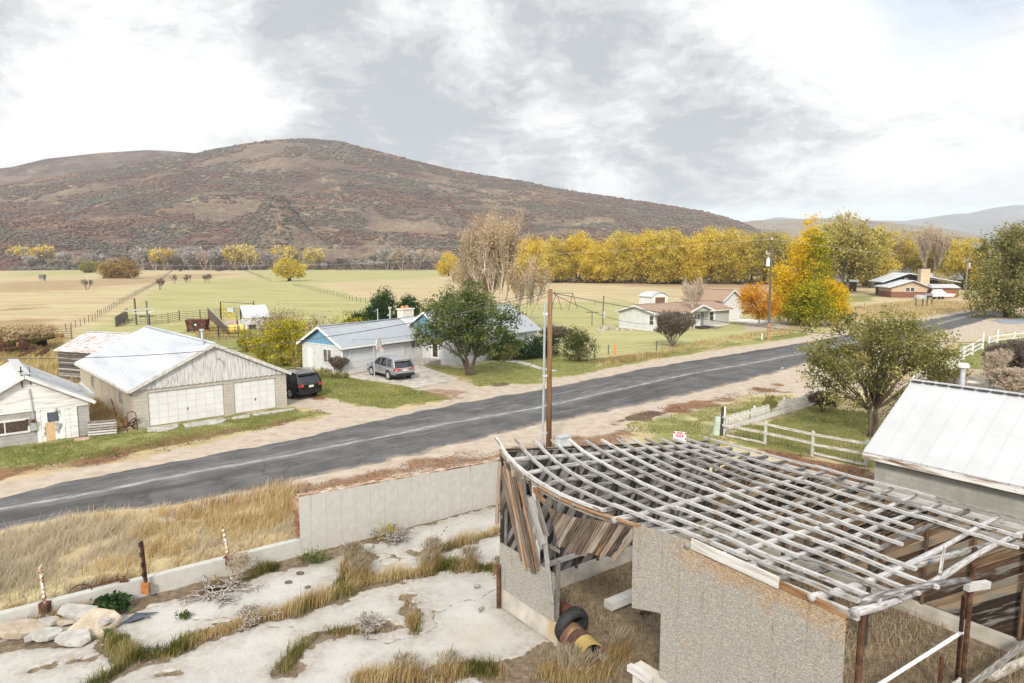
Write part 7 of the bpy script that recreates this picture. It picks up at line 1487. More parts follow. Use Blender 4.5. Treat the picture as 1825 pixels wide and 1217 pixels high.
def bare(name, label, cat, loc, H, Rr, barkm, seed=1, levels=4, trunk=.2, stems=1, up=.55, group=None, rz=0.0, sc=1.0, leaves=None, twigr=.012, nb=(4, 6), base=.25, kids=None, column=False, fan=.6):
    rg = random.Random(seed); A = []; B = []; r0s = []; r1s = []; tips = []
    def grow(p, d, L, r, lev):
        n = 3; q = p
        for k in range(n):
            dd = (d+Vector((rg.uniform(-.18, .18), rg.uniform(-.18, .18), rg.uniform(-.05, .14)))).normalized(); e = q+dd*L/n
            A.append(q[:]); B.append(e[:]); ra = r*(1-.28*k/n*1.4); rb = r*(1-.28*(k+1)/n*1.4); r0s.append(max(ra, twigr)); r1s.append(max(rb, twigr*.8)); q = e; d = dd
            if lev > 0 and (k > 0 or lev < levels):
                for _ in range(rg.randint(*nb) if k == n-1 else rg.randint(1, 2)):
                    ax = Vector((rg.gauss(0, 1), rg.gauss(0, 1), rg.gauss(0, .5))).normalized(); nd = (d*(1-fan*.5)+ax*fan+Vector((0, 0, up*.45))).normalized(); grow(q, nd, L*rg.uniform(.52, .76), r*rg.uniform(.42, .6), lev-1)
        if lev == 0: tips.append(q[:])
    for s in range(stems):
        a = 6.283*s/stems+rg.random(); k = 0 if stems == 1 else 1
        d = Vector((math.cos(a)*.45*k+rg.uniform(-.05, .05), math.sin(a)*.45*k+rg.uniform(-.05, .05), 1)).normalized(); grow(Vector((math.cos(a)*trunk*k, math.sin(a)*trunk*k, -.1)), d, H*.42, trunk, levels)
    V, F = stick_arrays(A, B, r0s, r1s); hx = np.percentile(np.hypot(V[:, 0], V[:, 1]), 97); hz = V[:, 2].max(); V[:, :2] *= Rr/hx; V[:, 2] *= H/hz
    g = thing(name, label, cat, loc, rz, group); g.scale = (sc, sc, sc); np_mesh('branches', V, F, barkm, np.repeat(np.random.default_rng(seed).random(len(A)), 3), g)
    if leaves:
        lm, num, size, spread = leaves; rn = np.random.default_rng(seed+5); T = np.array(tips); T[:, :2] *= Rr/hx; T[:, 2] *= H/hz
        P = T[rn.integers(0, len(T), num)]+rn.normal(0, spread, (num, 3)); V, F = leaf_cards(P, size, rg=rn); np_mesh('leaves', V, F, lm, rn.random(num), g)
    return g
L_GREEN = foliage('green leaves', [(.10, (.024, .044, .010)), (.35, (.068, .102, .025)), (.6, (.135, .18, .05)), (.8, (.21, .245, .08)), (.97, (.32, .31, .13))])
L_OLIVE = foliage('olive leaves', [(.10, (.05, .055, .014)), (.35, (.15, .155, .042)), (.6, (.27, .255, .08)), (.8, (.39, .345, .13)), (.97, (.52, .43, .20))])
L_DARK = foliage('dark evergreen', [(.15, (.010, .028, .008)), (.45, (.024, .055, .014)), (.7, (.05, .095, .026)), (.95, (.10, .15, .045))], .1)
L_HEDGE = foliage('hedge green', [(.15, (.008, .020, .009)), (.45, (.020, .044, .016)), (.7, (.045, .08, .028)), (.95, (.09, .13, .05))], .1)
L_YEL = foliage('willow gold', [(.08, (.34, .22, .02)), (.32, (.62, .44, .035)), (.6, (.76, .57, .065)), (.8, (.82, .65, .12)), (.97, (.84, .70, .22))])
L_YOL = foliage('willow olive gold', [(.08, (.26, .195, .02)), (.32, (.52, .40, .045)), (.6, (.67, .52, .08)), (.8, (.76, .60, .14)), (.97, (.80, .67, .24))])
L_MIX = foliage('turning olive', [(.08, (.14, .13, .025)), (.35, (.33, .285, .065)), (.6, (.49, .41, .11)), (.8, (.60, .50, .17)), (.97, (.68, .58, .28))])
L_ASP = foliage('aspen gold', [(.08, (.30, .22, .010)), (.3, (.55, .40, .012)), (.55, (.74, .50, .012)), (.8, (.80, .52, .015)), (.97, (.82, .58, .05))])
L_ASPG = foliage('aspen green gold', [(.10, (.08, .10, .008)), (.35, (.19, .21, .014)), (.6, (.38, .36, .02)), (.8, (.56, .47, .025)), (.97, (.70, .54, .04))])
L_ORG = foliage('orange leaves', [(.10, (.30, .12, .008)), (.4, (.55, .24, .012)), (.7, (.68, .34, .02)), (.97, (.74, .44, .06))])
L_BUSH = foliage('yellow green bush', [(.10, (.11, .10, .008)), (.35, (.28, .26, .015)), (.6, (.48, .42, .025)), (.85, (.64, .54, .05)), (.97, (.70, .60, .12))])
L_BRN = foliage('brown dry leaves', [(.10, (.08, .055, .032)), (.4, (.19, .135, .085)), (.7, (.30, .225, .145)), (.97, (.42, .34, .23))], .1)
L_TAN = foliage('tan dry leaves', [(.10, (.24, .15, .065)), (.4, (.44, .30, .15)), (.7, (.56, .41, .23)), (.97, (.64, .51, .33))], .15)
TWIG = mat('grey twig', [(.2, (.25, .21, .18)), (.5, (.40, .345, .30)), (.8, (.53, .475, .42))], 1, rnd=.9, bump=0)
TWIGB = mat('brown twig', [(.2, (.09, .065, .05)), (.5, (.17, .13, .105)), (.8, (.27, .22, .185))], 1, rnd=.9, bump=0)
TWIGT = mat('pale tan twig', [(.2, (.36, .27, .19)), (.5, (.52, .42, .32)), (.8, (.64, .55, .45))], 1, rnd=.9, bump=0)

def make_trees():
    # tree in front of the white house
    p = G(836, 668); leafy('shade_tree', 'dark green spreading shade tree before the white house', 'tree', p, [(0, .2, 4.6, 4.0, 3.4, 2.6), (-1.3, 0, 5.2, 2.8, 2.6, 2.6), (1.5, 0, 4.2, 2.9, 2.5, 2.2), (.2, 0, 7.1, 2.3, 2.0, 1.5), (-2.9, 0, 3.6, 1.5, 1.5, 1.2), (3.2, 0, 3.0, 1.5, 1.4, 1.1)], 250, 84, .36, .20, L_GREEN, BARK, (.20, 1.5), 5, .42, seed=4, limbs=46, lump=.35)
    # apple tree on the right, in front of the road
    p = G(1552, 778); leafy('apple_tree', 'olive green apple tree beside white roofed garage', 'tree', p, [(-.2, 0, 4.8, 3.6, 3.3, 2.2), (-2.4, 0, 3.6, 2.0, 2.0, 1.6), (2.7, .3, 4.9, 2.0, 2.0, 1.5), (.6, 0, 6.2, 2.6, 2.2, 1.2), (-1.4, .2, 2.3, 1.2, 1.2, .8), (3.8, .2, 4.0, 1.0, 1.0, .9), (-3.4, 0, 4.6, 1.0, 1.2, 1.0), (1.0, 0, 7.0, 1.2, 1.2, .7), (-1.2, 0, 6.6, 1.0, 1.0, .8)], 300, 84, .29, .145, L_OLIVE, BARK, (.16, 1.6), 2, .15, seed=9, limbs=70, lump=.6, shell=.4)
    # big bushy tree cut by the right edge
    p = G(1795, 566); leafy('bushy_tree', 'big olive bushy tree at the roadside by right edge', 'tree', p, [(-.5, 0, 8.2, 5.6, 5, 6.4), (2.5, 0, 10.5, 4.5, 4.5, 6.0), (-3.4, -.4, 4.0, 4.0, 3.5, 3.2), (2.5, -1, 3.4, 5.5, 4.5, 3.4), (-1, 0, 14.0, 2.6, 2.4, 2.2)], 520, 66, .68, .36, L_OLIVE, BARK, (.35, 3), 3, .2, seed=12, lump=.4)
    # tall half-bare poplar behind the white house
    p = Vector((-4.0, 103, 0))
    bare('poplar_tree', 'tall half bare poplar with tan leaves behind the house', 'tree', (-2.2, 103, 0), 18.8, 5.0, TWIGT, 5, 4, .34, 5, 1.4, twigr=.022, leaves=(L_TAN, 8500, .26, .5), fan=.46, nb=(2, 3))
    bare('poplar_tree', 'lower half bare poplar left of the tallest one', 'tree', (-6.2, 108, 0), 12.5, 4.2, TWIGT, 8, 4, .26, 4, 1.1, twigr=.022, leaves=(L_TAN, 3600, .26, .5), fan=.5, nb=(2, 3))
    bare('poplar_tree', 'leaning grey bare tree right of the tallest poplar', 'tree', (1.6, 100, 0), 11.5, 3.6, TWIGT, 14, 4, .22, 4, 1.3, twigr=.020, leaves=(L_TAN, 3200, .24, .5), fan=.55, nb=(2, 3))
    leafy('shrub', 'dark maroon brown shrub top behind the shade tree', 'shrub', (-5.6, 76, 0), [(0, 0, 4.8, 2.6, 2.2, 3.6)], 120, 34, .4, .17, L_BRN, BARK, (.12, 1.5), 3, .3, seed=31)
    # junipers behind the house
    for i, (px, py, w, h, lab) in enumerate(((683, 598, 2.2, 6.2, 'largest dark juniper behind the house roof'), (730, 596, 1.9, 5.4, 'dark juniper behind the chimney'), (640, 606, 1.7, 3.5, 'low dark juniper left of the largest one'))):
        leafy('juniper', lab, 'conifer', G(px, py), [(0, 0, h*.42, w, w, h*.45), (.2, 0, h*.68, w*.66, w*.66, h*.36), (-w*.4, 0, h*.35, w*.7, w*.7, h*.36)], 330, 46, .28, .19, L_DARK, BARK, (.15, .8), 1, seed=40+i, shell=.75, group='junipers behind the white house', twigs=False, lump=.3)
    # foundation shrubs and hedges
    for i, (px, py, w, h, lab) in enumerate(((925, 640, 1.3, 1.5, 'dark green shrub at left of the evergreen hedge row'), (948, 638, 1.5, 2.0, 'dark green shrub beneath the picture window'), (972, 635, 1.5, 2.1, 'dark green shrub at right end of hedge row'))):
        leafy('hedge_shrub', lab, 'shrub', G(px, py), [(0, 0, h*.5, w, w*.9, h*.55)], 120, 36, .24, .15, L_HEDGE, BARK, (.06, .4), 2, seed=50+i, shell=.8, twigs=False, group='evergreen shrubs by the house corner')
    leafy('low_shrub', 'low green shrub under the shade tree branches', 'shrub', G(880, 640), [(0, 0, .7, 1.6, 1.2, .8)], 90, 34, .22, .15, L_GREEN, BARK, (.05, .3), 3, seed=57, twigs=False)
    leafy('low_shrub', 'yellow green low shrub before the hedge row', 'shrub', G(905, 642), [(0, 0, .6, 1.0, .9, .7)], 60, 34, .2, .14, L_OLIVE, BARK, (.05, .3), 3, seed=58, twigs=False)
    bare('bare_shrub', 'rounded grey bare shrub behind the utility pole', 'shrub', G(990, 612), 2.4, 1.7, TWIGB, 21, 4, .06, 6, .6, twigr=.014, fan=.8)
    leafy('round_bush', 'round green bush with brown crown in roadside grass', 'shrub', G(1032, 644), [(0, 0, 1.5, 1.55, 1.4, 1.5), (-.3, 0, 2.3, 1.1, 1.1, 1.0)], 190, 36, .26, .14, foliage('bush green brown', [(.1, (.03, .045, .012)), (.4, (.08, .105, .026)), (.65, (.14, .15, .05)), (.85, (.22, .16, .09)), (.97, (.30, .23, .15))]), BARK, (.06, .4), 4, seed=61, shell=.75)
    bare('vase_shrub', 'vase shaped grey bare shrub before the grey home', 'shrub', G(1197, 618), 4.6, 2.1, TWIGB, 25, 4, .10, 9, .75, twigr=.017, leaves=(L_BRN, 2600, .13, .2), fan=.55)
    bare('bare_tree', 'slender leafless tree at the grey home porch', 'tree', G(1237, 587), 8.3, 2.4, TWIGT, 27, 4, .16, 1, .8, twigr=.014, fan=.5, nb=(3, 4))
    bare('bare_shrub', 'small twiggy shrub at white house garage corner', 'shrub', G(601, 670), 2.0, 1.0, TWIGB, 29, 4, .04, 4, .7, twigr=.013, leaves=(L_BRN, 500, .1, .12))
    # left bushes
    leafy('yellow_bush', 'large yellow green bush left of the white house', 'shrub', G(508, 652), [(0, 0, 2.2, 2.7, 2.2, 2.2), (1.4, 0, 2.9, 1.6, 1.6, 1.7), (-1.2, 0, 2.0, 1.5, 1.5, 1.6), (.4, 0, 3.6, 1.3, 1.2, .9)], 260, 38, .33, .17, L_BUSH, BARK, (.08, .6), 5, .5, seed=71, shell=.7)
    leafy('yellow_bush', 'small yellow green bush beside the stove pipe', 'shrub', G(441, 626), [(0, 0, 1.1, .9, .9, 1.1)], 80, 34, .28, .17, L_BUSH, BARK, (.06, .4), 3, seed=73)
    leafy('brown_bush', 'brown leafless bush between two yellow bushes', 'shrub', G(468, 630), [(.4, 0, 2.2, 1.7, 1.6, 2.1), (1.6, .8, 2.8, 1.9, 1.8, 1.7)], 150, 28, .45, .14, L_BRN, BARK, (.07, .6), 5, .6, seed=75)
    leafy('brown_bush', 'brown bush rising behind the large yellow bush', 'shrub', G(525, 612), [(0, 0, 2.2, 3.2, 2.0, 1.8), (3.0, .5, 2.0, 2.2, 1.6, 1.5), (-2.6, .4, 2.2, 2.0, 1.8, 1.8)], 200, 28, .45, .15, L_BRN, BARK, (.07, .6), 5, .6, seed=77)
    leafy('brown_bush', 'tan and green bush beside the white house side door', 'shrub', G(537, 655), [(0, 0, 1.4, 1.1, 1.0, 1.5)], 90, 30, .25, .13, L_MIX, BARK, (.05, .4), 3, seed=78)
    leafy('yellow_bush', 'yellow sapling behind the house garage roof', 'shrub', G(613, 612), [(0, 0, 2.0, 1.5, 1.2, 2.0), (2.2, .4, 1.6, 1.6, 1.2, 1.3)], 110, 30, .32, .17, L_BUSH, BARK, (.06, .6), 3, seed=79)
    leafy('weed_clump', 'low weeds along the white house foundation', 'shrub', G(558, 668), [(0, 0, .25, 1.5, .7, .35), (2.2, -1.6, .2, 1.4, .6, .3)], 90, 30, .15, .12, L_OLIVE, BARK, (.02, .2), 3, seed=80, twigs=False)
    # straw shrubs behind the log shed
    bare('willow_shrub', 'big tan bare willow shrub among old machinery', 'shrub', G(22, 628), 2.9, 4.2, mat('straw twig', [(.2, (.30, .21, .10)), (.5, (.46, .34, .18)), (.8, (.58, .46, .28))], 1, rnd=.9, bump=0), 33, 3, .06, 16, .9, twigr=.014, fan=.55, leaves=(L_TAN, 900, .12, .3))
    bare('willow_shrub', 'tan bare shrub at the far side of old tractor', 'shrub', G(45, 608), 2.2, 3.0, mat('straw twig', [(.2, (.30, .21, .10)), (.5, (.46, .34, .18)), (.8, (.58, .46, .28))], 1, rnd=.9, bump=0), 34, 3, .05, 14, .9, twigr=.014, fan=.55)
    # golden aspens and the orange tree by the far side of the road
    as_ = [(1388, 577, 9.5, 2.0, L_ASP, 'orange gold aspen just right of the power pole'), (1482, 579, 6.4, 2.2, L_ASP, 'low golden aspen beside the straw field'), (1405, 576, 8.5, 1.9, L_ASP, 'golden aspen nearest the orange tree'), (1418, 577, 13.5, 1.9, L_ASP, 'tall golden aspen at left of the aspen clump'), (1434, 578, 16.6, 1.8, L_ASP, 'tallest golden aspen in the clump middle'), (1447, 579, 15.8, 1.7, L_ASPG, 'tall green gold aspen right of the tallest'), (1428, 581, 6.6, 2.4, L_ASPG, 'low green aspen sapling in front of clump'), (1450, 582, 7.0, 2.6, L_ASPG, 'broad green gold aspen at the clump front'), (1470, 580, 7.4, 2.3, L_ASP, 'golden aspen at right end of the clump'), (1456, 577, 12.6, 1.5, L_ASPG, 'narrow green aspen behind the right end')]
    for i, (px, py, h, w, lm, lab) in enumerate(as_):
        p = G(px, py); leafy('aspen', lab, 'tree', p, [(0, 0, h*.52, w, w, h*.40), (.2, 0, h*.75, w*.75, w*.75, h*.26), (0, 0, h*.3, w*1.1, w*1.1, h*.2)], 150, 34, .48, .30, lm, BARKW, (.13, h*.5), 1, seed=90+i, group='aspen clump by the road', lump=.4, limbs=20)
    leafy('orange_tree', 'small bright orange tree beside white gabled garage', 'tree', G(1352, 582), [(-.6, 0, 4.2, 2.6, 2.4, 2.6), (1.0, 0, 3.4, 2.0, 2.0, 2.2), (-1.6, 0, 5.2, 1.3, 1.3, 1.3)], 190, 36, .42, .25, L_ORG, BARKG, (.11, 1.8), 1, seed=101)
    leafy('orange_shrub', 'orange sapling right of the golden aspens', 'shrub', G(1492, 548), [(0, 0, 2.6, 1.6, 1.4, 2.4)], 60, 30, .5, .3, L_ORG, BARKG, (.08, 1), 1, seed=102)
    # the long row of golden willows
    protos = []
    for k in range(4):
        h = 1.0; rgk = np.random.default_rng(300+k); bl = []
        for j in range(10):
            a = rgk.random()*6.28; d = rgk.uniform(2, 8.6); bl.append((d*math.cos(a), d*math.sin(a), rgk.uniform(7, 18.5)-d*.55, rgk.uniform(3.4, 5.6), rgk.uniform(3.4, 5.6), rgk.uniform(3.6, 5.6)))
        bl.append((0, 0, 17, 6, 6, 5.5)); bl.append((rgk.uniform(-4, 4), -6, 6.5, 5, 4, 4.5))
        protos.append(bl)
    row = [(800, 492, .66, 'A'), (905, 499, .72, 'A'), (930, 500, .84, 'A'), (952, 501, .92, 'A'), (985, 503, .86, 'M'), (1030, 503, .98, 'A'), (1070, 504, .84, 'A'), (1105, 504, .96, 'M'), (1150, 505, .98, 'A'), (1190, 506, 1.0, 'M'), (1232, 506, .90, 'A'), (1262, 505, 1.02, 'A'), (1300, 506, 1.0, 'M'), (1335, 506, .88, 'M'), (1366, 507, .94, 'O'), (1393, 507, .9, 'M')]
    ordn = ['first', 'second', 'third', 'fourth', 'fifth', 'sixth', 'seventh', 'eighth', 'ninth', 'tenth', 'eleventh', 'twelfth', 'thirteenth', 'fourteenth', 'fifteenth', 'sixteenth']; made = {}
    for i, (px, py, sc, kind) in enumerate(row):
        lm = {'A': L_YEL, 'M': L_YOL, 'O': L_MIX}[kind]; key = (kind, i % 3); p = G(px, py); p = Vector((p.x, p.y, 0))
        lab = {'A': 'golden', 'M': 'olive gold', 'O': 'pale olive'}[kind]+' rounded willow, '+ordn[i]+' from the left end of the willow row'
        if key not in made:
            o = leafy('willow', lab, 'tree', p, protos[i % 4], 420, 60, 1.15, .72, lm, BARK, (.5, 3.5), 4, .35, seed=110+i, group='golden willow row beyond the field', limbs=30, shell=.76, zmin=.6, aspect=.5, squash=.9, lump=.2, sc=sc); made[key] = o
        else:
            o = copy_tree(made[key]); place(o, p, 0, sc, lab)
        o.rotation_euler = (0, 0, i*1.9)
    # big trees behind the ranch house
    big = [(1492, 521, 1.02, L_YOL, 'tall olive gold tree just right of the golden aspens'), (1545, 527, 1.12, L_MIX, 'biggest round olive gold tree above the parked truck'), (1520, 512, 1.18, L_MIX, 'tall tree crown behind biggest olive tree'), (1590, 516, 1.05, L_YOL, 'gold olive tree behind the tan house left side'), (1640, 512, 1.02, L_YOL, 'gold tree rising behind the tan house chimney'), (1690, 512, .88, L_YOL, 'gold green tree behind the carport roof'), (1738, 515, .92, L_MIX, 'olive tree right of the far utility pole'), (1775, 520, .85, L_YOL, 'gold green tree behind the big roadside bushy tree')]
    for i, (px, py, sc, lm, lab) in enumerate(big):
        p = G(px, py); k = i % 4
        leafy('cottonwood', lab, 'tree', (p.x, p.y+14, 0), protos[(k+1) % 4], 360, 48, .95, .66, lm, BARK, (.6, 4), 3, .25, seed=130+i, group='big trees behind the tan house', limbs=30, shell=.6, zmin=.8 if i != 1 else 4, sc=sc*.93, lump=.4, rz=i*1.3, aspect=.55)
    bare('bare_tree', 'half bare tan tree standing right of the carport', 'tree', G(1722, 518)+Vector((0, 20, 0)), 24, 6, TWIGT, 44, 4, .4, 4, 1.0, twigr=.04, leaves=(L_TAN, 1500, .5, .8), fan=.5, nb=(3, 4))
    bare('bare_tree', 'half bare tan tree behind the chimney crown', 'tree', G(1650, 515)+Vector((0, 30, 0)), 25, 7, TWIGT, 45, 4, .4, 4, 1.0, twigr=.04, leaves=(L_YOL, 2200, .5, .8), fan=.5, nb=(3, 4))
    # lone field trees and shrubs
    leafy('field_willow', 'lone golden willow standing in the middle of fields', 'tree', G(516, 501), [(0, 0, 6, 7, 6, 4.2), (-3, 0, 5, 4.6, 4, 3.4), (3.5, 0, 5, 4.6, 4, 3.2), (-.8, 0, 9, 4, 3.6, 2.6)], 190, 32, .9, .72, L_YOL, BARK, (.5, 2.4), 2, .2, seed=140, zmin=1.2)
    leafy('field_willow', 'broad rust gold willow thicket on the left meadow', 'shrub', G(213, 496), [(0, 0, 4.6, 9, 6, 5), (-5, 0, 4.4, 5.5, 5, 4.6), (5, 0, 4.8, 5.5, 5, 5)], 240, 32, 1.0, .8, foliage('rust gold', [(.1, (.13, .08, .02)), (.4, (.30, .19, .05)), (.7, (.44, .30, .08)), (.97, (.55, .42, .16))]), BARK, (.3, 2), 5, .5, seed=141)
    leafy('field_shrub', 'round yellow green willow shrub on left meadow', 'shrub', G(159, 486), [(0, 0, 4.4, 5.6, 5, 4.8)], 120, 32, .9, .8, foliage('lime willow', [(.1, (.10, .105, .015)), (.5, (.27, .25, .045)), (.97, (.46, .40, .12))]), BARK, (.3, 2), 3, .4, seed=142)
    leafy('field_shrub', 'flat golden shrub left of round meadow shrub', 'shrub', G(131, 481), [(0, 0, 2.4, 5.4, 4, 2.6)], 70, 30, .8, .8, L_YEL, BARK, (.2, 1), 3, .4, seed=143); leafy('field_shrub', 'small golden shrub at the far left meadow edge', 'shrub', G(2, 481.5), [(0, 0, 2.4, 4.4, 4, 2.6)], 60, 30, .8, .8, L_YEL, BARK, (.2, 1), 3, .4, seed=144)
    for i, (px, py, s, lab) in enumerate(((155, 517, 1.0, 'lone dark twiggy shrub on the straw field'), (285, 516, 1.1, 'dark bare shrub at the field fence corner'), (312, 505, 1.0, 'small bare shrub beyond fence corner, nearest the fence'), (332, 504, .8, 'small bare shrub, second from the fence corner'), (337, 503.5, 1.0, 'small bare shrub, third from the fence corner'), (365, 503, .9, 'small bare shrub, fourth from the fence corner'), (371, 503.5, 1.1, 'small bare shrub, farthest right of fence corner'))):
        bare('field_shrub', lab, 'shrub', G(px, py), 4.0*s, 1.9*s, TWIGB, 60+i, 3, .10, 3, .8, twigr=.035, fan=.6, nb=(2, 3), group='little bare shrubs by the field fence')
    # shrubs near the right-hand garage
    leafy('thicket', 'brown green thicket between apple tree and white roof', 'shrub', G(1605, 745), [(0, 0, 1.3, 2.4, 2.0, 1.6), (1.5, 1.2, 1.6, 2.0, 1.8, 1.6), (-1.4, -1.0, .9, 1.4, 1.2, 1.1)], 210, 28, .32, .085, foliage('thicket leaves', [(.1, (.07, .06, .03)), (.4, (.17, .145, .075)), (.7, (.28, .235, .14)), (.97, (.42, .33, .24))]), TWIGB, (.04, .5), 6, .6, seed=150, shell=.4)
    bare('bare_shrub', 'small brown shrub at the far end of picket fence', 'shrub', G(1466, 733), 1.5, .95, TWIGB, 70, 4, .03, 6, .6, twigr=.011, fan=.8)
    bare('bare_shrub', 'green yellow twig shrub growing at the picket fence', 'shrub', G(1372, 746), 1.7, .5, mat('green twig', [(.2, (.22, .22, .07)), (.7, (.40, .38, .16))], 1, rnd=.9, bump=0), 71, 4, .02, 3, .8, twigr=.009, leaves=(L_BUSH, 300, .08, .1))
    bare('bare_tree', 'pale bare sapling behind white roof, left stem', 'tree', G(1765, 700), 3.6, 1.5, TWIGT, 72, 4, .06, 2, .6, twigr=.013); bare('bare_tree', 'dark bare fruit tree at right edge beyond white roof', 'tree', G(1822, 690), 4.4, 2.8, TWIGB, 73, 5, .11, 2, .4, twigr=.013, fan=.75)
    bare('bare_shrub', 'tan bare shrub by low rail fence beyond white roof', 'shrub', G(1800, 706), 2.4, 1.7, TWIGT, 74, 4, .04, 5, .6, twigr=.012, fan=.8); bare('bare_shrub', 'thin bare shrub behind roof vent', 'shrub', G(1690, 705), 2.2, 1.1, TWIG, 75, 4, .03, 3, .7, twigr=.010)
    # far river trees under the hill
    kinds = []
    def far_tree(lm, seed, h, w, lab, tw):
        return bare('cottonwood', lab, 'tree', (0, 0, -50), h, w, tw, seed, 4, .35, 3, .9, twigr=.13, leaves=(lm, 1300, 1.3, 1.1), fan=.5, group='river trees under the hill')
    GREYL = foliage('grey twig haze', [(.1, (.22, .195, .185)), (.5, (.37, .335, .32)), (.97, (.50, .46, .44))], .05); BEIGE = foliage('beige twig haze', [(.1, (.27, .20, .135)), (.5, (.43, .335, .245)), (.97, (.55, .45, .35))], .1)
    specs = [(GREYL, 'leafless grey cottonwood in the far tree line', TWIG), (BEIGE, 'tan half bare cottonwood in the far tree line', TWIGT), (L_YEL, 'golden cottonwood in the far tree line', TWIGT), (foliage('plum twig haze', [(.1, (.07, .055, .06)), (.5, (.14, .115, .115)), (.97, (.22, .19, .185))], .05), 'dark leafless thicket tree in the far tree line', TWIGB)]
    pr = {}; rgf = random.Random(8)
    def put(px, dy, kind, hs):
        key = (kind, rgf.randrange(2)); lm, lab, tw = specs[kind]
        q = G(px, 481.5+dy) if px < 800 else G(px, 482); base = 17.0
        if key not in pr: o = far_tree(lm, 200+kind*5+key[1], base, 5.5, lab, tw); pr[key] = o
        else: o = copy_tree(pr[key])
        place(o, (q.x, q.y, -.3), rgf.random()*6, (hs*rgf.uniform(.9, 1.3), hs*rgf.uniform(.9, 1.3), hs))
    x = -45
    while x < 800:
        gold = any(abs(x-c) < w for c, w in ((35, 10), (75, 7), (275, 14), (297, 7), (430, 10), (445, 5), (508, 6), (558, 8)))
        if x < 245: k = 0 if rgf.random() < .45 else 1 if rgf.random() < .45 else 3; hh = rgf.uniform(.6, 1.05)
        elif x < 520: k = 0 if rgf.random() < .6 else 1; hh = rgf.uniform(.9, 1.35)
        elif x < 680: k = 3 if rgf.random() < .5 else 0; hh = rgf.uniform(.4, .7)
        else: k = 1 if rgf.random() < .6 else 0; hh = rgf.uniform(.9, 1.3)
        if gold: k = 2; hh = rgf.uniform(.9, 1.5)
        put(x, rgf.uniform(-3, .5), k, hh)
        if rgf.random() < .5: put(x+rgf.uniform(-4, 4), -3, rgf.choice((0, 1, 3)), rgf.uniform(.6, 1.0))
        x += rgf.uniform(4.5, 8.5)
    N = 2600; X = rng.uniform(-60, 800, N); P = np.array([G(a, 479.5+random.uniform(-1.5, 1.5))[:] for a in X]); h = rng.uniform(1, 5.5, N)
    C = np.repeat(P, 6, 0)+np.stack([rng.normal(0, 2.6, N*6), rng.normal(0, 2.6, N*6), rng.random(N*6)*np.repeat(h, 6)], 1); V, F = leaf_cards(C, 2.0)
    stuff(np_mesh('undergrowth', V, F, mat('plum undergrowth', [(.2, (.06, .042, .04)), (.5, (.13, .09, .078)), (.85, (.24, .16, .105))], .02, rnd=.8, bump=0), rng.random(len(C))), 'dark plum undergrowth along the foot of the hill', 'undergrowth')
    N = 1100; X = rng.uniform(935, 1420, N); P = np.array([G(a, 502.5+(a-935)*.009+random.uniform(-1, .8))[:] for a in X]); h = rng.uniform(.5, 2.6, N)
    C = np.repeat(P, 7, 0)+np.stack([rng.normal(0, 1.4, N*7), rng.normal(0, 1.4, N*7), rng.random(N*7)*np.repeat(h, 7)], 1); V, F = leaf_cards(C, .9)
    stuff(np_mesh('undergrowth', V, F, mat('brown undergrowth', [(.2, (.05, .035, .022)), (.5, (.12, .085, .05)), (.85, (.24, .18, .10))], .02, rnd=.8, bump=0), rng.random(len(C))), 'brown undergrowth under the willow row', 'undergrowth')
make_trees()

# ------------------------------------------------------------------ grass
def blades(name, P, h, w, m, lean=.35, cl=None, label='', cat='grass', wind=(.25, .1), rg=rng):
    N = len(P); a = rg.random(N)*6.283; dx, dy = np.cos(a), np.sin(a); h = np.asarray(h)*rg.uniform(.55, 1.25, N); w = w*rg.uniform(.7, 1.3, N)
    ln = rg.normal(0, lean, N)*h; lx = ln*-dy+wind[0]*h*rg.uniform(.2, 1, N); ly = ln*dx+wind[1]*h*rg.uniform(.2, 1, N)
    V = np.empty((N, 6, 3))
    for k, (f, ww) in enumerate(((0, 1.0), (.55, .8), (1.0, .18))):
        cx = P[:, 0]+lx*f*f; cy = P[:, 1]+ly*f*f; cz = P[:, 2]+h*f*(1-.12*f*np.abs(ln/h)*2)
        V[:, 2*k] = np.stack([cx-dx*w*ww, cy-dy*w*ww, cz], 1); V[:, 2*k+1] = np.stack([cx+dx*w*ww, cy+dy*w*ww, cz], 1)
    o = (np.arange(N)*6)[:, None, None]; F = (np.array([[0, 1, 3, 2], [2, 3, 5, 4]])[None]+o).reshape(-1, 4)
    r = np.clip((cl if cl is not None else rg.random(N))*.6+rg.random(N)*.4, 0, 1)
    return stuff(np_mesh(name, V.reshape(-1, 3), F, m, np.repeat(r, 2)), label, cat)
def in_px(px, n, z=0.0, rg=rng, soft=.5):
    pts = PG(px, z); A = np.array(pts); x0, y0 = A.min(0)-soft; x1, y1 = A.max(0)+soft
    X = rg.uniform(x0, x1, n*4); Y = rg.uniform(y0, y1, n*4); d = sdist(X, Y, pts)+soft*2*fbm(X*.9, Y*.9); k = d > 0
    return X[k][:n], Y[k][:n]
G_DRY = foliage('tall dry grass', [(.08, (.20, .105, .03)), (.3, (.38, .245, .095)), (.55, (.53, .385, .185)), (.78, (.65, .52, .30)), (.97, (.74, .64, .45))], .3)
G_PALE = foliage('pale dry grass', [(.08, (.24, .20, .15)), (.35, (.40, .34, .255)), (.65, (.53, .46, .34)), (.97, (.64, .57, .43))], .25)
G_GRN = foliage('green tuft grass', [(.08, (.045, .055, .012)), (.35, (.115, .125, .028)), (.6, (.24, .22, .065)), (.85, (.39, .325, .14)), (.97, (.52, .44, .23))], .3)
G_LAWN = foliage('lawn grass', [(.08, (.08, .105, .02)), (.4, (.20, .22, .055)), (.7, (.34, .33, .11)), (.97, (.50, .44, .22))], .3)
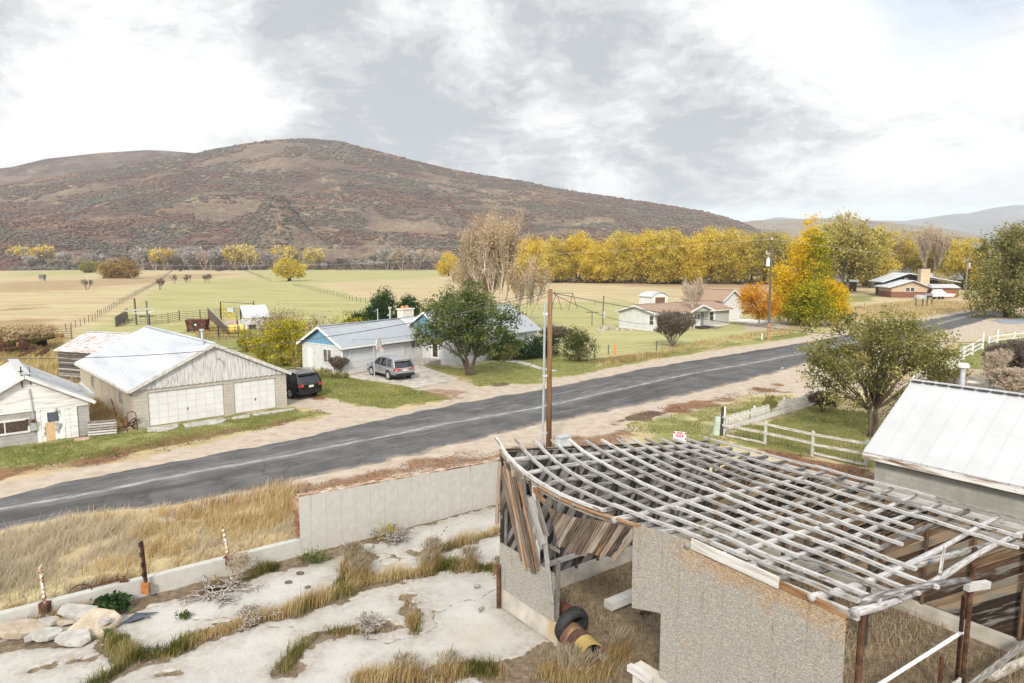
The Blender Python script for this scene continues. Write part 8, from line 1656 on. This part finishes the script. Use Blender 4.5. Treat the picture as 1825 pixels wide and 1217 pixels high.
G_STR = foliage('straw grass', [(.08, (.24, .165, .07)), (.4, (.42, .30, .13)), (.7, (.56, .43, .21)), (.97, (.66, .55, .33))], .3)
def seed_heads(x, y, h, dz=0.0):
    n = len(x); k = rng.random(n) < .35; dz = np.broadcast_to(dz, (n,))[k]; x, y, h = x[k], y[k], h[k]; n = len(x); d = rng.normal(0, .14, (n, 2)); A = np.stack([x+d[:, 0]*h, y+d[:, 1]*h, PAD+dz+h*.82], 1); B = A+np.stack([d[:, 0]*.3+.04, d[:, 1]*.3, np.full(n, .16)], 1)
    V, F = stick_arrays(A, B, .011, .004); stuff(np_mesh('seed_heads', V, F, G_PALE, np.repeat(rng.random(n), 3)), 'pale seed heads standing above the dry clumps', 'grass')
def make_grass():
    # tall grass strip between the road and the low wall
    n = 42000; X = rng.uniform(-34, -6, n*2); Y = rng.uniform(8, 34, n*2); a, b = ab(X, Y); rn = PG(ROAD_NEAR)
    dr = seg_dist(X, Y, rn); k = (a < -8.1) & (a > -17.5) & (dr > .25+.6*(fbm(X*.7, Y*.7)+.5)) & ~inside(X, Y, PG(ROAD_FAR)+PG(ROAD_NEAR)[::-1]) & (b < -2.6+2.2*fbm(X*.5, Y*.5)*2)
    k &= vnoise(X*1.4, Y*1.4) > .22-.05*0; X, Y, b = X[k][:n], Y[k][:n], b[k][:n]; a = ab(X, Y)[0]
    cl = np.clip(vnoise(X*.55+9, Y*.55)*.8+.15*vnoise(X*3, Y*3), 0, 1); tall = .25+.7*vnoise(X*.4+30, Y*.4); z = ground_z(X, Y)
    k2 = rng.random(len(X)) < .05; seed_heads(X[k2], Y[k2], tall[k2]*1.15, z[k2]-PAD)
    pale = (fbm(X*.16+4, Y*.16)+.25*(b < -12)+.3*fbm(X*1.3, Y*1.3)) > .11
    blades('tall_grass', np.stack([X, Y, z], 1)[~pale], tall[~pale], .012, G_DRY, 
           .45, np.clip(cl[~pale]*.7+rng.normal(.15, .22, int((~pale).sum())), 0, 1), 'tall golden dry grass between the road and the low wall', wind=(.3, .12))
    blades('pale_grass', np.stack([X, Y, z], 1)[pale], tall[pale]*.9, .012, G_PALE, .55, cl[pale], 'pale matted dry grass behind the low wall', wind=(.5, .1))
    # along the tall wall, sparse
    n = 7000; b = rng.uniform(-3.4, 12, n); a = -8.15-rng.random(n)**1.8*2.6; X = SA[0]+a*.6+b*.8; Y = SA[1]-a*.8+b*.6; k = vnoise(X*1.2, Y*1.2) > .42; X, Y = X[k], Y[k]
    blades('verge_grass', np.stack([X, Y, ground_z(X, Y)], 1), .28, .010, G_STR, .4, vnoise(X, Y), 'short straw grass behind the tall retaining wall')
    # weeds in the pad joints
    XX, YY, HH, CC = [], [], [], []
    for s in PAD_STRIPS:
        pts = PG(s[0], PAD); w = s[1]; A = np.array(pts); L = np.sum(np.hypot(*np.diff(A, axis=0).T)); n = int(L*w*2*560); 
        if w < .15: continue
        t = rng.random(n)*(len(pts)-1); i = t.astype(int); f = t-i; x = A[i, 0]+(A[i+1, 0]-A[i, 0])*f+rng.normal(0, w*.42, n); y = A[i, 1]+(A[i+1, 1]-A[i, 1])*f+rng.normal(0, w*.42, n)
        dens = vnoise(x*.9+11, y*.9); thin = .62 if s is PAD_STRIPS[5] or s is PAD_STRIPS[6] or s is PAD_STRIPS[8] or s is PAD_STRIPS[-1] else .30; k = dens > thin
        XX.append(x[k]); YY.append(y[k]); HH.append((.10+.42*np.clip(dens[k]-thin, 0, 1)/(1-thin)))
    X, Y, Hh = map(np.concatenate, (XX, YY, HH)); gcl = vnoise(X*.8+3, Y*.8+8)
    g = (gcl+rng.normal(0, .12, len(X))) < .50; P = np.stack([X, Y, np.full(len(X), PAD-.02)], 1)
    blades('green_tufts', P[g], Hh[g], .010, G_GRN, .42, vnoise(X[g]*2, Y[g]*2), 'green grass growing in the joints of the concrete pad')
    blades('dry_tufts', P[~g], Hh[~g]*1.25, .008, G_DRY, .35, vnoise(X[~g]*2, Y[~g]*2), 'dry golden grass growing in the joints of the concrete pad')
    # tall clumps on the pad and before the shed
    clumps = [(628, 1012, .35, 1.05), (640, 1030, .4, .8), (770, 1003, .32, 1.05), (758, 1020, .3, .7), (835, 1012, .28, .85), (888, 1020, .22, .6), (1010, 1185, .5, .55), (1060, 1195, .5, .6), (1102, 1165, .3, .7), (1020, 1205, .5, .8), (735, 1110, .2, .55), (980, 1200, .3, .6), (720, 1205, .5, .6), (800, 1200, .45, .6), (650, 1215, .4, .5)]
    x, y, h = [], [], []
    for px, py, r, hh in clumps:
        c = G(px, py, PAD); n = int(1500*r*(1.6 if hh > .7 else 1)); q = rng.normal(0, r*.62, (n, 2)); x += list(c.x+q[:, 0]); y += list(c.y+q[:, 1]); h += list(hh*np.exp(-(q**2).sum(1)/(r*r)*.5))
    x, y, h = map(np.array, (x, y, h)); blades('tall_tufts', np.stack([x, y, np.full(len(x), PAD-.02)], 1), h*rng.uniform(.4, 1.15, len(x)), .006, G_DRY, .42, rng.random(len(x)), 'tall seeded dry grass clumps on the pad and by the shed')
    kk = h > .5; seed_heads(x[kk], y[kk], h[kk])
    k = rng.random(len(x)) < .22; blades('green_bases', np.stack([x, y, np.full(len(x), PAD-.02)], 1)[k], h[k]*.5, .011, G_GRN, .4, None, 'green blades at the feet of the dry clumps')
    # dead straw inside and outside the shed
    n = 34000; a = rng.uniform(.4, 20, n); b = rng.uniform(.3, 10.2, n)-np.where(rng.random(n) < .25, 5, 0)*(a > 11.3); X = SA[0]+a*.6+b*.8; Y = SA[1]-a*.8+b*.6
    k = (vnoise(X*.8+40, Y*.8) > np.where(a > 11.0, .12, .34)); X, Y, a = X[k], Y[k], a[k]; z = PAD+.0*X
    blades('shed_straw', np.stack([X, Y, z], 1), np.where(a > 11.0, .46, .22), .006, foliage('dead straw', [(.08, (.15, .105, .06)), (.4, (.31, .23, .14)), (.7, (.44, .35, .22)), (.97, (.56, .47, .33))], .1), .9, vnoise(X*.7, Y*.7), 'dead brown straw over the shed floor and yard', wind=(.1, 0))
    # lawns and roadside grass (fine cover near the road)
    def cover(nm, px, n, h, w, m, lab, soft=1.0, thr=.0, lean=.5):
        X, Y = in_px(px, n, soft=soft); k = vnoise(X*.7+5, Y*.7) > thr; X, Y = X[k], Y[k]
        blades(nm, np.stack([X, Y, np.zeros(len(X))-.01], 1), h, w, m, lean, np.clip(vnoise(X*.5, Y*.5)*.7+.3*vnoise(X*2.5, Y*2.5), 0, 1), lab)
    cover('lawn_grass', [(525, 668), (612, 670), (735, 690), (800, 712), (700, 727), (640, 724), (575, 708), (535, 697)], 16000, .10, .02, G_LAWN, 'short green lawn before the white house garage')
    cover('lawn_grass', [(745, 655), (820, 676), (850, 689), (950, 683), (1060, 662), (1150, 643), (1440, 598), (1440, 590), (1330, 608), (1150, 634), (1010, 642), (960, 622), (910, 636), (830, 656)], 26000, .10, .025, G_LAWN, 'short green lawn along the road past the shade tree')
    cover('lawn_grass', [(-40, 815), (0, 798), (165, 774), (240, 768), (515, 727), (580, 737), (450, 764), (300, 794), (150, 819), (0, 842)], 16000, .10, .014, G_LAWN, 'rough grass strip before the workshop and garage', thr=.25)
    cover('lawn_grass', [(1300, 795), (1295, 772), (1450, 722), (1560, 735), (1600, 800), (1545, 833), (1450, 812)], 16000, .10, .014, G_LAWN, 'green side yard grass behind the rail fence')
    cover('lawn_grass', [(1110, 800), (1125, 752), (1280, 722), (1400, 702), (1440, 712), (1290, 772), (1250, 800)], 12000, .11, .014, G_LAWN, 'patchy verge grass around the sale sign', thr=.35)
    cover('lawn_grass', [(1640, 705), (1715, 615), (1825, 600), (1900, 600), (1900, 720), (1780, 720)], 9000, .14, .02, G_LAWN, 'rough green bank by the white plank fence')
    cover('straw_grass', [(1048, 660), (1075, 645), (1180, 622), (1300, 600), (1440, 580), (1445, 588), (1320, 608), (1200, 630), (1120, 648)], 9000, .42, .03, G_STR, 'tall straw grass strip between the field and far verge', thr=.3, lean=.4)
    cover('straw_grass', [(-20, 650), (0, 590), (60, 585), (110, 600), (118, 640), (150, 690), (60, 668)], 9000, .6, .04, G_STR, 'tall straw grass round the old machinery', thr=.15, lean=.4)
    cover('straw_grass', [(160, 770), (165, 705), (190, 700), (232, 760), (215, 775)], 2600, .7, .02, G_DRY, 'tall dry grass between workshop and garage', lean=.4)
    cover('straw_grass', [(1480, 552), (1640, 535), (1760, 540), (1770, 548), (1640, 566), (1480, 575)], 7000, .5, .05, G_STR, 'straw grass field before the tan house', thr=.2)
    cover('straw_grass', [(330, 590), (370, 575), (395, 590), (420, 605), (380, 610)], 2200, .4, .04, G_STR, 'straw tufts around the rusty box', thr=.4)
    # leaf litter and clods on the verges
    def litter(px, n, size, lab, z=0.0):
        X, Y = in_px(px, n, z, soft=1.0); k = vnoise(X*1.1, Y*1.1) > .35; X, Y = X[k], Y[k]; P = np.stack([X, Y, np.zeros(len(X))+z+.02+ground_z(X, Y)*(z == 0)], 1); V, F = leaf_cards(P, size, up=2.0)
        stuff(np_mesh('leaf_litter', V, F, mat('leaf litter', [(.1, (.07, .035, .02)), (.5, (.20, .11, .065)), (.9, (.38, .25, .16))], .3, rnd=.9, bump=0), rng.random(len(P))), lab, 'leaf litter')
    litter([(430, 886), (600, 852), (700, 830), (890, 800), (1000, 778), (1110, 770), (1110, 800), (890, 826), (600, 872), (540, 888)], 6000, .07, 'brown leaf litter on the near road verge')
    litter([(0, 850), (120, 815), (250, 789), (350, 768), (450, 757), (530, 742), (545, 748), (430, 772), (300, 800), (150, 833)], 5000, .08, 'brown leaf litter on the far road verge')
    litter([(1100, 752), (1180, 728), (1300, 704), (1390, 684), (1400, 697), (1300, 712), (1200, 742)], 4000, .09, 'brown leaf litter beside the gravel turnout')
    litter([(1360, 800), (1450, 815), (1545, 838), (1600, 860), (1600, 900), (1400, 830)], 6000, .06, 'brown mulch litter between rail fence and shed')
    # tumbleweeds and weeds on the pad as things
    bare('tumbleweed', 'tan tumbleweed caught on the low wall', 'tumbleweed', G(425, 1010, PAD+.55)-Vector((0, 0, .5)), 1.15, .6, TWIGT, 81, 3, .012, 5, .3, twigr=.005, leaves=(L_TAN, 500, .045, .06), fan=.9, nb=(2, 4))
    bare('dead_brush', 'grey dead brush lying along the low wall foot', 'brush', G(385, 1055, PAD), .4, 1.2, TWIG, 82, 2, .010, 7, .0, twigr=.005, fan=.9, nb=(2, 3)); bare('dead_brush', 'grey dead brush against the tall wall foot', 'brush', G(700, 962, PAD), .5, .8, TWIG, 83, 3, .012, 6, .1, twigr=.005, fan=.9, nb=(2, 3))
    bare('dead_brush', 'bleached dead weed in the lower pad joint', 'brush', G(655, 1128, PAD), .55, .5, TWIG, 84, 3, .010, 5, .2, twigr=.005, fan=.9, nb=(2, 3)); bare('dead_brush', 'dry tangle of weed in the middle joint', 'brush', G(455, 1105, PAD), .45, .7, TWIG, 85, 3, .010, 5, .1, twigr=.005, fan=.9, nb=(2, 3))
    leafy('green_weed', 'broad leaved dark green weed behind the rubble', 'weed', G(198, 1088, PAD), [(0, 0, .22, .5, .4, .25)], 40, 14, .1, .15, L_DARK, BARK, (.012, .1), 4, seed=160, twigs=False); leafy('green_weed', 'small grey green sagebrush below the tall wall', 'weed', G(690, 962, PAD), [(0, 0, .25, .35, .3, .3)], 50, 22, .08, .06, L_MIX, BARK, (.012, .1), 4, seed=161)
    leafy('green_weed', 'dark weedy clump at the low end of tall wall', 'weed', G(560, 1003, PAD), [(0, 0, .2, .45, .3, .25)], 50, 22, .08, .06, L_GREEN, BARK, (.012, .1), 4, seed=162)
    leafy('green_weed', 'little green weed on the slab below rubber sheet', 'weed', G(327, 1102, PAD), [(0, 0, .1, .16, .14, .14)], 20, 20, .05, .06, L_GREEN, BARK, (.01, .05), 3, seed=163, twigs=False); leafy('green_weed', 'little green weed at the edge of the rubble', 'weed', G(193, 1137, PAD), [(0, 0, .1, .16, .14, .14)], 20, 20, .05, .06, L_GREEN, BARK, (.01, .05), 3, seed=164, twigs=False)
make_grass()

# ------------------------------------------------------------------ air
def make_haze():
    m = bpy.data.materials.new('haze'); m.use_nodes = True; t = NT(m.node_tree); t.n.clear()
    v = t.N('ShaderNodeVolumePrincipled', {'Color': (.87, .93, 1.0, 1), 'Density': HAZE, 'Anisotropy': .0}); o = t.N('ShaderNodeOutputMaterial'); t.l.new(v.outputs[0], o.inputs['Volume'])
    b = MB(); b.bx(-7000, 8500, -300, 8600, -120, 490); h = b.build('haze', m); stuff(h, 'thin pale air between the fields and the far mountains', 'haze')
HAZE = .00013
if HAZE: make_haze()
